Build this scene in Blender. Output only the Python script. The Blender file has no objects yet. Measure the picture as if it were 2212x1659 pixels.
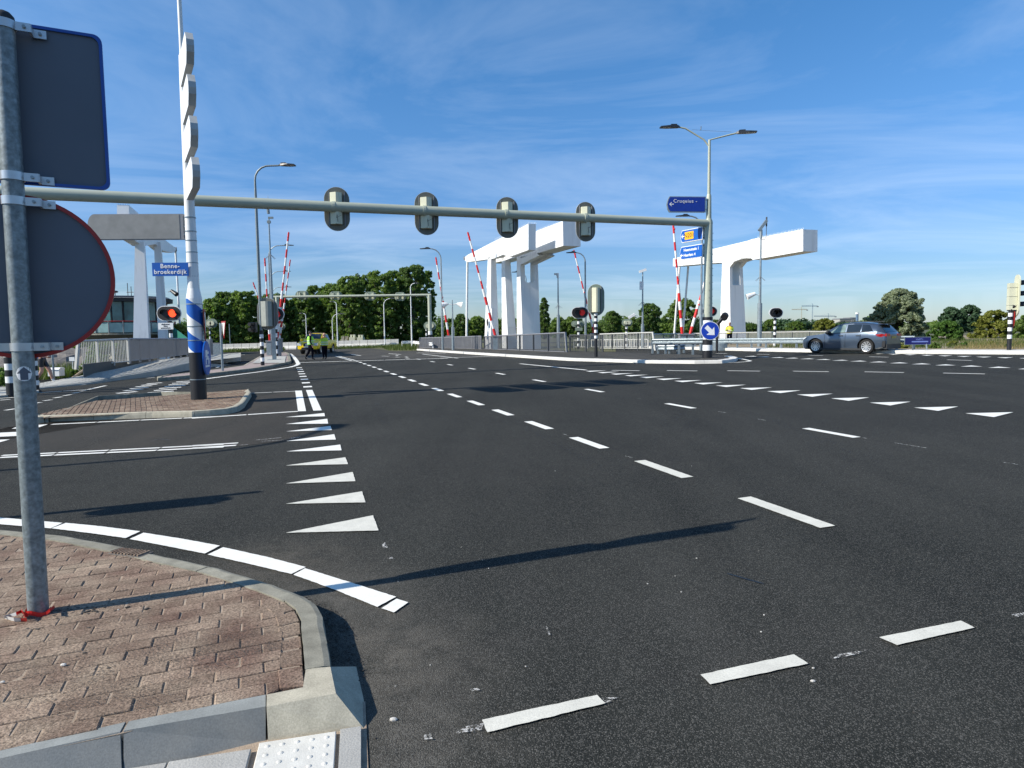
import bpy, math, random
import numpy as np
from mathutils import Vector, Matrix

R = math.radians
scene = bpy.context.scene
col = scene.collection

# ------------------------------------------------------------------ camera
FU = 1450.0                       # focal length in survey units (photo width = 2212 units)
TILT = math.atan(113.5 / FU)
cam_data = bpy.data.cameras.new('camera')
cam = bpy.data.objects.new('camera', cam_data)
col.objects.link(cam)
CAMP = Vector((0, 0, 1.65))
MROT = Matrix.Rotation(math.pi/2 - TILT, 3, 'X') @ Matrix.Rotation(-0.013, 3, 'Z')
cam.matrix_world = Matrix.Translation(CAMP) @ MROT.to_4x4()
cam_data.sensor_fit = 'HORIZONTAL'
cam_data.sensor_width = 36.0
cam_data.lens = 36.0 * FU / 2212.0
cam_data.clip_start = 0.05
cam_data.clip_end = 6000
scene.camera = cam

# ------------------------------------------------------------------ world, sun, exposure
SUN_EL = R(35.2)
SUN_TO = Vector((-math.cos(R(20))*math.cos(SUN_EL), -math.sin(R(20))*math.cos(SUN_EL), math.sin(SUN_EL)))
world = bpy.data.worlds.new('World'); scene.world = world; world.use_nodes = True
wn, wl = world.node_tree.nodes, world.node_tree.links
wn.clear()
w_out = wn.new('ShaderNodeOutputWorld'); w_bg = wn.new('ShaderNodeBackground')
sky = wn.new('ShaderNodeTexSky'); sky.sky_type = 'NISHITA'; sky.sun_disc = False
sky.sun_elevation = SUN_EL
sky.sun_rotation = math.atan2(SUN_TO.x, SUN_TO.y)
sky.altitude = 0; sky.air_density = 1.0; sky.dust_density = 0.25; sky.ozone_density = 4.0
w_bg.inputs['Strength'].default_value = 0.112
tc = wn.new('ShaderNodeTexCoord')
sep = wn.new('ShaderNodeSeparateXYZ'); wl.new(tc.outputs['Generated'], sep.inputs[0])
mz = wn.new('ShaderNodeMath'); mz.operation = 'MAXIMUM'; wl.new(sep.outputs['Z'], mz.inputs[0]); mz.inputs[1].default_value = 0.04
mz2 = wn.new('ShaderNodeMath'); mz2.operation = 'ADD'; wl.new(mz.outputs[0], mz2.inputs[0]); mz2.inputs[1].default_value = 0.06
dx = wn.new('ShaderNodeMath'); dx.operation = 'DIVIDE'; wl.new(sep.outputs['X'], dx.inputs[0]); wl.new(mz2.outputs[0], dx.inputs[1])
dy = wn.new('ShaderNodeMath'); dy.operation = 'DIVIDE'; wl.new(sep.outputs['Y'], dy.inputs[0]); wl.new(mz2.outputs[0], dy.inputs[1])
cmb = wn.new('ShaderNodeCombineXYZ'); wl.new(dx.outputs[0], cmb.inputs[0]); wl.new(dy.outputs[0], cmb.inputs[1])
mp = wn.new('ShaderNodeMapping'); wl.new(cmb.outputs[0], mp.inputs['Vector'])
mp.inputs['Rotation'].default_value = (0, 0, R(-28)); mp.inputs['Scale'].default_value = (0.34, 0.55, 1)
n1 = wn.new('ShaderNodeTexNoise'); n1.inputs['Scale'].default_value = 1.3; n1.inputs['Detail'].default_value = 7
n1.inputs['Roughness'].default_value = 0.62; n1.inputs['Distortion'].default_value = 0.9
wl.new(mp.outputs[0], n1.inputs['Vector'])
cr1 = wn.new('ShaderNodeMapRange'); cr1.inputs['From Min'].default_value = 0.42; cr1.inputs['From Max'].default_value = 0.82
cr1.inputs['To Min'].default_value = 0.0; cr1.inputs['To Max'].default_value = 0.34
wl.new(n1.outputs['Fac'], cr1.inputs['Value'])
mixc = wn.new('ShaderNodeMix'); mixc.data_type = 'RGBA'
wl.new(cr1.outputs[0], mixc.inputs['Factor'])
hs_ = wn.new('ShaderNodeHueSaturation'); hs_.inputs['Saturation'].default_value = 1.08; hs_.inputs['Hue'].default_value = 0.505
wl.new(sky.outputs[0], hs_.inputs['Color'])
el_ = wn.new('ShaderNodeValToRGB'); wl.new(sep.outputs['Z'], el_.inputs['Fac'])
cr_ = el_.color_ramp; cr_.elements[0].position = 0.0; cr_.elements[0].color = (.56, .63, .78, 1); cr_.elements[1].position = .75; cr_.elements[1].color = (.62, 1.05, 1.12, 1)
for p_, c_ in ((.06, (.56, .66, .82)), (.15, (.60, .76, .93)), (.28, (.64, .93, 1.06)), (.45, (.60, 1.03, 1.14))):
    e_ = cr_.elements.new(p_); e_.color = (*c_, 1)
ml_ = wn.new('ShaderNodeMix'); ml_.data_type = 'RGBA'; ml_.blend_type = 'MULTIPLY'; ml_.inputs['Factor'].default_value = 1.0
wl.new(hs_.outputs[0], ml_.inputs['A']); wl.new(el_.outputs[0], ml_.inputs['B']); wl.new(ml_.outputs['Result'], mixc.inputs['A']); mixc.inputs['B'].default_value = (6.4, 7.4, 8.6, 1)
wl.new(mixc.outputs['Result'], w_bg.inputs['Color'])
wl.new(w_bg.outputs[0], w_out.inputs[0])

sun_d = bpy.data.lights.new('sun', 'SUN'); sun_d.energy = 5.0; sun_d.angle = R(0.5); sun_d.color = (1.0, 0.93, 0.82)
sun = bpy.data.objects.new('sun', sun_d); col.objects.link(sun)
sun.rotation_euler = SUN_TO.to_track_quat('Z', 'Y').to_euler()
sun.location = (0, 0, 60)
scene.view_settings.view_transform = 'Standard'
scene.view_settings.look = 'None'
scene.view_settings.gamma = 1.0
scene.view_settings.use_curve_mapping = False
scene.view_settings.exposure = 0.42

# ------------------------------------------------------------------ measuring helpers
# survey unit directions from the camera position; used only to find where things stand in the world
def ray(u, v):
    return MROT @ Vector(((u-1106.0)/FU, -(v-829.5)/FU, -1.0))
_V = lambda u: 709 - .029*(u-1106)
NRM = ray(2000, _V(2000)).cross(ray(100, _V(100))); NRM.normalize()
if NRM.z < 0: NRM = -NRM
SX, SY = -NRM.x/NRM.z, -NRM.y/NRM.z
def gz(x, y):
    q = math.hypot(x, y)
    if q > 115: x, y = x*115/q, y*115/q        # level country beyond the junction
    return SX*x + SY*y + CAMP.z - 1.65/NRM.z
def G(u, v, dz=0.0):
    d = ray(u, v); t = -(1.65-dz)/(NRM.dot(d)); return CAMP + d*t
def P(u, v, d):
    r = ray(u, v); return CAMP + r*(d/r.y)
def onplane(u, v, p0, n):
    r = ray(u, v); t = (p0-CAMP).dot(n)/r.dot(n); return CAMP + r*t
CROP = dict(a2=(0, 380.2, .32303), a3=(138.25, 553, .16668), a4=(414.8, 483.9, .20836), a5=(622.1, 553, .15625),
            a6=(950.5, 466.6, .19791), a7=(1209.7, 483.9, .18752), a8=(1382.5, 241.9, .16668),
            b1=(1417.1, 466.6, .19791), b2=(1710.9, 656.7, .14844), b3=(1935.5, 553, .14584), b4=(0, 725.8, .21875),
            b5=(414.8, 725.8, .2031), b6=(0, 1106, .3516), b8=(1468.9, 414.8, .15625), a1=(0, 0, .27086),
            d2=(0, 1019.6, .2969), d8=(1123.3, 760.4, .4922), d3=(1296.1, 993.7, .41406), d1=(0, 1417.1, .37499))
def U(k, x, y):
    a, b, s = CROP[k]; return (a+x*s, b+y*s)
Z = Vector((0, 0, 1))
AZ = R(18.8)
LN = Vector((-math.sin(AZ), math.cos(AZ), 0))      # along the lanes, away
XN = Vector((math.cos(AZ), math.sin(AZ), 0))       # across the lanes, to the right
SH = Vector((math.cos(R(20)), math.sin(R(20)), 0)) # where shadows point
def ground(p, dz=0): return Vector((p.x, p.y, gz(p.x, p.y)+dz))
def V3(*a): return Vector(a)

# ------------------------------------------------------------------ materials
MATS = {}
def mat(name, c, rough=.6, metal=0.0, var=.08, scale=6.0, bump=0.0, bscale=80.0, rnd=0.0, spec=.5, trans=0.0, alpha=1.0, emit=None, coat=0.0, c2=None, fine=0.0, fscale=300., detail=5):
    if name in MATS: return MATS[name]
    m = bpy.data.materials.new(name); m.use_nodes = True
    nt = m.node_tree; N, L = nt.nodes, nt.links
    b = N['Principled BSDF']
    b.inputs['Roughness'].default_value = rough; b.inputs['Metallic'].default_value = metal
    b.inputs['Specular IOR Level'].default_value = spec
    if coat: b.inputs['Coat Weight'].default_value = coat; b.inputs['Coat Roughness'].default_value = .06
    geo = N.new('ShaderNodeNewGeometry')
    no = N.new('ShaderNodeTexNoise'); no.inputs['Scale'].default_value = scale; no.inputs['Detail'].default_value = detail
    L.new(geo.outputs['Position'], no.inputs['Vector'])
    mr = N.new('ShaderNodeMapRange'); mr.inputs['From Min'].default_value = .3; mr.inputs['From Max'].default_value = .7
    L.new(no.outputs['Fac'], mr.inputs['Value'])
    mx = N.new('ShaderNodeMix'); mx.data_type = 'RGBA'
    L.new(mr.outputs[0], mx.inputs['Factor'])
    if c2 is None:
        A = tuple(x*(1-var) for x in c); B = tuple(min(1, x*(1+var)) for x in c)
    else: A, B = c, c2
    mx.inputs['A'].default_value = (*A, 1); mx.inputs['B'].default_value = (*B, 1)
    out = mx.outputs['Result']
    if fine:
        nf = N.new('ShaderNodeTexNoise'); nf.inputs['Scale'].default_value = fscale; nf.inputs['Detail'].default_value = 3
        L.new(geo.outputs['Position'], nf.inputs['Vector'])
        mf = N.new('ShaderNodeMapRange'); mf.inputs['From Min'].default_value = .3; mf.inputs['From Max'].default_value = .7
        mf.inputs['To Min'].default_value = 1-fine; mf.inputs['To Max'].default_value = 1+fine
        L.new(nf.outputs['Fac'], mf.inputs['Value'])
        vm = N.new('ShaderNodeVectorMath'); vm.operation = 'SCALE'
        L.new(out, vm.inputs[0]); L.new(mf.outputs[0], vm.inputs['Scale']); out = vm.outputs[0]
    if rnd:
        oi = N.new('ShaderNodeObjectInfo')
        mo = N.new('ShaderNodeMapRange'); mo.inputs['To Min'].default_value = 1-rnd; mo.inputs['To Max'].default_value = 1+rnd
        L.new(oi.outputs['Random'], mo.inputs['Value'])
        vm = N.new('ShaderNodeVectorMath'); vm.operation = 'SCALE'
        L.new(out, vm.inputs[0]); L.new(mo.outputs[0], vm.inputs['Scale']); out = vm.outputs[0]
    L.new(out, b.inputs['Base Color'])
    if bump:
        nb = N.new('ShaderNodeTexNoise'); nb.inputs['Scale'].default_value = bscale; nb.inputs['Detail'].default_value = 6
        L.new(geo.outputs['Position'], nb.inputs['Vector'])
        bp = N.new('ShaderNodeBump'); bp.inputs['Strength'].default_value = min(1, bump); bp.inputs['Distance'].default_value = .6/bscale
        L.new(nb.outputs['Fac'], bp.inputs['Height']); L.new(bp.outputs[0], b.inputs['Normal'])
    if trans: b.inputs['Transmission Weight'].default_value = trans
    if alpha < 1: b.inputs['Alpha'].default_value = alpha
    if emit:
        b.inputs['Emission Color'].default_value = (*emit[0], 1); b.inputs['Emission Strength'].default_value = emit[1]
    MATS[name] = m; return m

def leafmat(name, c, c2, trans=.35):
    m = bpy.data.materials.new(name); m.use_nodes = True
    N, L = m.node_tree.nodes, m.node_tree.links
    b = N['Principled BSDF']; b.inputs['Roughness'].default_value = .6; b.inputs['Specular IOR Level'].default_value = .25
    geo = N.new('ShaderNodeNewGeometry')
    mx = N.new('ShaderNodeMix'); mx.data_type = 'RGBA'
    L.new(geo.outputs['Random Per Island'], mx.inputs['Factor'])
    mx.inputs['A'].default_value = (*c, 1); mx.inputs['B'].default_value = (*c2, 1)
    L.new(mx.outputs['Result'], b.inputs['Base Color'])
    t = N.new('ShaderNodeBsdfTranslucent')
    vm = N.new('ShaderNodeVectorMath'); vm.operation = 'MULTIPLY'; L.new(mx.outputs['Result'], vm.inputs[0]); vm.inputs[1].default_value = (1.3, 1.5, .6)
    L.new(vm.outputs[0], t.inputs['Color'])
    ms = N.new('ShaderNodeMixShader'); ms.inputs[0].default_value = trans
    L.new(b.outputs[0], ms.inputs[1]); L.new(t.outputs[0], ms.inputs[2])
    L.new(ms.outputs[0], N['Material Output'].inputs['Surface'])
    return m

def asphalt(name, base, warm, speck=.13, amount=.5, patch=1.0, spots=()):
    m = bpy.data.materials.new(name); m.use_nodes = True
    N, L = m.node_tree.nodes, m.node_tree.links
    b = N['Principled BSDF']; b.inputs['Roughness'].default_value = .92; b.inputs['Specular IOR Level'].default_value = .12
    geo = N.new('ShaderNodeNewGeometry')
    big = N.new('ShaderNodeTexNoise'); big.inputs['Scale'].default_value = .35*patch; big.inputs['Detail'].default_value = 8; big.inputs['Roughness'].default_value = .6; big.inputs['Distortion'].default_value = .5
    L.new(geo.outputs['Position'], big.inputs['Vector'])
    # streaks worn along the lanes
    mp = N.new('ShaderNodeMapping'); L.new(geo.outputs['Position'], mp.inputs['Vector'])
    mp.inputs['Rotation'].default_value = (0, 0, -AZ); mp.inputs['Scale'].default_value = (1.1, .07, 1)
    st = N.new('ShaderNodeTexNoise'); st.inputs['Scale'].default_value = 1.4; st.inputs['Detail'].default_value = 6
    L.new(mp.outputs[0], st.inputs['Vector'])
    add = N.new('ShaderNodeMath'); add.operation = 'ADD'; L.new(big.outputs['Fac'], add.inputs[0]); L.new(st.outputs['Fac'], add.inputs[1])
    mr = N.new('ShaderNodeMapRange'); mr.inputs['From Min'].default_value = .75; mr.inputs['From Max'].default_value = 1.25
    L.new(add.outputs[0], mr.inputs['Value'])
    mx = N.new('ShaderNodeMix'); mx.data_type = 'RGBA'; L.new(mr.outputs[0], mx.inputs['Factor'])
    mx.inputs['A'].default_value = (*base, 1); mx.inputs['B'].default_value = (*warm, 1)
    prev = mx.outputs['Result']
    for (sx, sy, rad, stren, cc) in spots:      # dusty or polished places with their own ragged outline
        vd = N.new('ShaderNodeVectorMath'); vd.operation = 'DISTANCE'; L.new(geo.outputs['Position'], vd.inputs[0]); vd.inputs[1].default_value = (sx, sy, gz(sx, sy))
        mm = N.new('ShaderNodeMapRange'); mm.interpolation_type = 'SMOOTHSTEP'; L.new(vd.outputs['Value'], mm.inputs['Value'])
        mm.inputs['From Min'].default_value = 0; mm.inputs['From Max'].default_value = rad; mm.inputs['To Min'].default_value = 1; mm.inputs['To Max'].default_value = 0
        nn_ = N.new('ShaderNodeTexNoise'); nn_.inputs['Scale'].default_value = 5/rad; nn_.inputs['Detail'].default_value = 9; nn_.inputs['Roughness'].default_value = .7; L.new(geo.outputs['Position'], nn_.inputs['Vector'])
        mn = N.new('ShaderNodeMapRange'); mn.inputs['From Min'].default_value = .28; mn.inputs['From Max'].default_value = .62; mn.inputs['To Max'].default_value = stren; L.new(nn_.outputs['Fac'], mn.inputs['Value'])
        mu = N.new('ShaderNodeMath'); mu.operation = 'MULTIPLY'; L.new(mm.outputs[0], mu.inputs[0]); L.new(mn.outputs[0], mu.inputs[1])
        mq = N.new('ShaderNodeMix'); mq.data_type = 'RGBA'; L.new(mu.outputs[0], mq.inputs['Factor']); L.new(prev, mq.inputs['A']); mq.inputs['B'].default_value = (*cc, 1); prev = mq.outputs['Result']
    vo = N.new('ShaderNodeTexVoronoi'); vo.inputs['Scale'].default_value = 190; L.new(geo.outputs['Position'], vo.inputs['Vector'])
    sepc = N.new('ShaderNodeSeparateColor'); L.new(vo.outputs['Color'], sepc.inputs[0])
    ms = N.new('ShaderNodeMapRange'); ms.inputs['From Min'].default_value = .62; ms.inputs['From Max'].default_value = 1.0
    ms.inputs['To Max'].default_value = amount; L.new(sepc.outputs[0], ms.inputs['Value'])
    mx2 = N.new('ShaderNodeMix'); mx2.data_type = 'RGBA'; L.new(ms.outputs[0], mx2.inputs['Factor'])
    L.new(prev, mx2.inputs['A']); mx2.inputs['B'].default_value = (speck, speck*.97, speck*.88, 1)
    # dark gaps between the stones
    mg = N.new('ShaderNodeMapRange'); mg.inputs['From Min'].default_value = .25; mg.inputs['From Max'].default_value = .75
    mg.inputs['To Min'].default_value = 1.0; mg.inputs['To Max'].default_value = .45; L.new(vo.outputs['Distance'], mg.inputs['Value'])
    vm = N.new('ShaderNodeVectorMath'); vm.operation = 'SCALE'; L.new(mx2.outputs['Result'], vm.inputs[0]); L.new(mg.outputs[0], vm.inputs['Scale'])
    L.new(vm.outputs[0], b.inputs['Base Color'])
    bp = N.new('ShaderNodeBump'); bp.inputs['Strength'].default_value = .75; bp.inputs['Distance'].default_value = .004; bp.invert = True
    L.new(vo.outputs['Distance'], bp.inputs['Height']); L.new(bp.outputs[0], b.inputs['Normal'])
    MATS[name] = m
    return m

def _sp(u, v, rad, st, c): p = G(u, v); return (p.x, p.y, rad, st, c)
M_road = asphalt('dark asphalt', (.0205, .023, .021), (.043, .045, .040), speck=.20, amount=.66, spots=(_sp(780, 1430, 1.0, .9, (.17, .155, .13)), _sp(730, 1290, .8, .9, (.15, .14, .12)), _sp(840, 1620, .8, .8, (.15, .14, .12)), _sp(600, 1220, 1.0, .7, (.15, .135, .11)),
    _sp(1500, 1330, 2.2, .35, (.075, .073, .066)), _sp(900, 1000, 3.5, .25, (.065, .063, .057)), _sp(2000, 930, 6, .3, (.06, .06, .057)), _sp(1800, 860, 7, .35, (.009, .009, .01)), _sp(1300, 1000, 4, .35, (.010, .011, .012)), _sp(700, 940, 1.5, .5, (.10, .10, .09)), _sp(780, 850, 5, .3, (.06, .06, .055))))
M_side = asphalt('worn brown asphalt', (.046, .044, .039), (.070, .063, .053), speck=.22)
M_deck = asphalt('pale worn asphalt', (.070, .069, .064), (.105, .10, .088), speck=.2)
M_paint = mat('road paint', (.76, .75, .69), .65, var=.05, scale=8, bump=.35, bscale=160, fine=.06, fscale=90)
def wornpaint(name, c, lo, hi, scale, rough=.7):
    m = mat(name, c, rough, var=.08, scale=8, bump=.35, bscale=160, fine=.1, fscale=110)
    N, L = m.node_tree.nodes, m.node_tree.links
    g = N.new('ShaderNodeNewGeometry'); n_ = N.new('ShaderNodeTexNoise'); n_.inputs['Scale'].default_value = scale; n_.inputs['Detail'].default_value = 8; n_.inputs['Roughness'].default_value = .72
    L.new(g.outputs['Position'], n_.inputs['Vector']); q = N.new('ShaderNodeMapRange'); q.inputs['From Min'].default_value = lo; q.inputs['From Max'].default_value = hi
    L.new(n_.outputs['Fac'], q.inputs['Value']); L.new(q.outputs[0], N['Principled BSDF'].inputs['Alpha']); return m
M_paint_near = wornpaint('worn creamy road paint', (.60, .585, .51), .30, .35, 38)
M_smear = wornpaint('paint remnant', (.50, .49, .46), .47, .58, 55)
M_paint_old = mat('worn road paint', (.34, .34, .33), .8, var=.5, scale=45, bump=.4, bscale=160)
M_paint_cream = mat('creamy road paint', (.60, .585, .52), .65, var=.06, scale=9, bump=.4, bscale=140, fine=.1, fscale=120)
M_brick = mat('red brown clinker', (.150, .098, .075), .95, var=.25, scale=3.2, bump=1.0, bscale=110, rnd=.17, spec=.08, c2=(.30, .235, .175), fine=.5, fscale=95, detail=10)
M_sand = mat('jointing sand', (.32, .25, .185), .95, var=.2, scale=14, bump=.8, bscale=220, fine=.3, fscale=260)
M_conc = mat('beige concrete', (.40, .37, .29), .9, var=.16, scale=9, bump=.3, bscale=210, spec=.1, rnd=.06, fine=.16, fscale=150)
M_conc_grey = mat('grey kerb concrete', (.25, .24, .195), .9, var=.25, scale=8, bump=.3, bscale=210, spec=.1, rnd=.08, fine=.15, fscale=120)
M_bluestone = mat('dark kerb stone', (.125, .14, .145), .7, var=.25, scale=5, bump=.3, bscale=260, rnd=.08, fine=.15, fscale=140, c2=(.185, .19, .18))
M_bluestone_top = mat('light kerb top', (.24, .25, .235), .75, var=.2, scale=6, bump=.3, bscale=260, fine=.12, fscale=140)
M_tactile = mat('white tactile tile', (.60, .59, .54), .7, var=.08, scale=18, bump=.3, bscale=160, fine=.07, fscale=150)
M_tile = mat('grey paving tile', (.36, .355, .33), .85, var=.12, scale=4, bump=.5, bscale=120, rnd=.1, fine=.12, fscale=130)
M_slab = mat('pale paving', (.38, .375, .34), .85, var=.1, scale=2, bump=.3, bscale=60, rnd=.07)
M_kerbw = mat('pale kerb', (.62, .605, .56), .8, var=.08, scale=3, bump=.3, bscale=60, rnd=.05)
M_galv = mat('galvanised steel', (.19, .225, .235), .45, metal=.3, var=.3, scale=30, bump=.1, bscale=40, fine=.1, fscale=60)
M_galv_l = mat('light galvanised steel', (.27, .32, .345), .4, metal=.45, var=.18, scale=9)
M_alu = mat('brushed aluminium', (.52, .54, .55), .35, metal=.7, var=.06, scale=20)
M_signback = mat('grey sign back', (.088, .108, .14), .55, var=.05, scale=3)
M_signback_l = mat('light sign back', (.23, .235, .23), .5, var=.12, scale=5)
streaks_later = True
M_blue = mat('sign blue', (.008, .065, .32), .35, var=.04)
M_bluel = mat('signpost blue', (.004, .095, .42), .4, var=.03)
M_red = mat('sign red', (.30, .014, .012), .4, var=.06)
M_white = mat('white enamel', (.78, .79, .78), .4, var=.03, scale=2)
M_bridge = mat('white bridge steel', (.80, .81, .80), .45, var=.025, scale=.8)
def streaks(m, amt=.10):
    N, L = m.node_tree.nodes, m.node_tree.links; b = N['Principled BSDF']; src = b.inputs['Base Color'].links[0].from_socket
    g = N.new('ShaderNodeNewGeometry'); mp_ = N.new('ShaderNodeMapping'); L.new(g.outputs['Position'], mp_.inputs['Vector']); mp_.inputs['Scale'].default_value = (3, 3, .18)
    n_ = N.new('ShaderNodeTexNoise'); n_.inputs['Scale'].default_value = 1.2; n_.inputs['Detail'].default_value = 7; L.new(mp_.outputs[0], n_.inputs['Vector'])
    q = N.new('ShaderNodeMapRange'); q.inputs['From Min'].default_value = .52; q.inputs['From Max'].default_value = .75; q.inputs['To Min'].default_value = 1; q.inputs['To Max'].default_value = 1-amt; L.new(n_.outputs['Fac'], q.inputs['Value'])
    v = N.new('ShaderNodeVectorMath'); v.operation = 'SCALE'; L.new(src, v.inputs[0]); L.new(q.outputs[0], v.inputs['Scale']); L.new(v.outputs[0], b.inputs['Base Color'])
streaks(M_bridge, .16); streaks(M_white, .10)
M_black = mat('black enamel', (.012, .012, .014), .45, var=.1)
M_blackplate = mat('matt black plate', (.006, .006, .008), .6, var=.1)
M_beige = mat('beige grey mast paint', (.40, .43, .345), .45, var=.04, scale=2)
M_cream = mat('cream signal housing', (.58, .58, .43), .45, var=.04, scale=3)
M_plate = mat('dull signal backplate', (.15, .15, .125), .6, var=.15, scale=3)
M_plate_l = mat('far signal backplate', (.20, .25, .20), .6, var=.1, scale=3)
M_boomred = mat('barrier red', (.62, .02, .02), .4, var=.06)
M_boomwhite = mat('barrier white', (.80, .79, .77), .4, var=.03)
M_rail = mat('grey railing steel', (.22, .225, .24), .45, metal=.2, var=.06, scale=2)
M_raild = mat('dark railing steel', (.07, .075, .08), .5, var=.1, scale=2)
M_raill = mat('pale railing steel', (.46, .46, .43), .45, var=.05, scale=2)
M_lampdk = mat('dark lamp housing', (.02, .024, .03), .45, var=.1)
M_lens = mat('lamp lens', (.25, .25, .25), .2, var=.1)
M_redlit = mat('lit red lamp', (.9, .05, .02), .3, emit=((1, .045, .01), 2.6))
M_reddim = mat('dim red lamp', (.30, .01, .01), .3, emit=((1, .02, .01), .12))
M_yellow = mat('road service yellow', (.92, .66, .006), .35, var=.03, coat=.3)
M_carpaint = mat('blue grey car paint', (.070, .098, .14), .28, metal=.55, var=.03, scale=1, coat=.8)
M_glass = mat('dark tinted glass', (.012, .016, .02), .06, var=.1, spec=.8, coat=.4)
M_glassl = mat('pale window glass', (.16, .22, .20), .1, var=.3, scale=5, spec=.8)
M_glasst = mat('teal glass', (.035, .13, .14), .12, var=.45, scale=1.2, spec=.8)
M_tyre = mat('tyre rubber', (.012, .012, .012), .85, var=.2)
M_rim = mat('alloy rim', (.62, .63, .64), .3, metal=.7, var=.03)
M_plastic = mat('dark plastic trim', (.018, .02, .022), .6, var=.1)
M_taill = mat('tail light red', (.30, .008, .008), .2, var=.1, coat=.5)
M_headl = mat('headlight glass', (.55, .6, .62), .12, var=.1, coat=.5)
M_bark = mat('bark', (.075, .06, .045), .9, var=.3, scale=6, bump=.5, bscale=30)
M_grass = mat('verge grass soil', (.055, .07, .022), .95, c2=(.13, .115, .05), scale=1.6, bump=.8, bscale=20, fine=.3, fscale=30)
M_earth = mat('dry earth', (.20, .16, .10), .95, c2=(.30, .245, .16), scale=1.2, bump=.8, bscale=25, fine=.25, fscale=30)
M_rock = mat('rubble', (.10, .09, .08), .95, c2=(.17, .15, .13), scale=2.5, bump=.9, bscale=12, rnd=.2)
M_land = mat('far land', (.06, .075, .03), .95, c2=(.12, .115, .06), scale=.08, fine=.2, fscale=2)
M_skin = mat('skin', (.46, .26, .19), .55, var=.05)
M_navy = mat('navy uniform', (.005, .006, .011), .95, var=.2, spec=.05)
M_vest = mat('lime vest', (.30, .72, .06), .6, var=.05)
M_vest2 = mat('yellow green jacket', (.40, .62, .04), .6, var=.05)
M_orange = mat('orange jacket', (.75, .17, .02), .6, var=.05)
M_reflect = mat('reflective strip', (.65, .68, .66), .3, var=.03)
M_hair = mat('dark hair', (.02, .015, .012), .7, var=.1)
M_jogblue = mat('blue sports shirt', (.012, .035, .30), .7, var=.1)
M_text = mat('white lettering', (.82, .83, .84), .5, var=.01)
M_textd = mat('dark lettering', (.02, .02, .03), .5, var=.01)
M_orangep = mat('orange road number panel', (.85, .42, .005), .5, var=.02)
M_dirt = mat('dark crumbs', (.05, .045, .04), .95, var=.3, scale=30)
M_stone = mat('pale pebble', (.5, .48, .44), .8, var=.2, scale=30)

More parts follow.
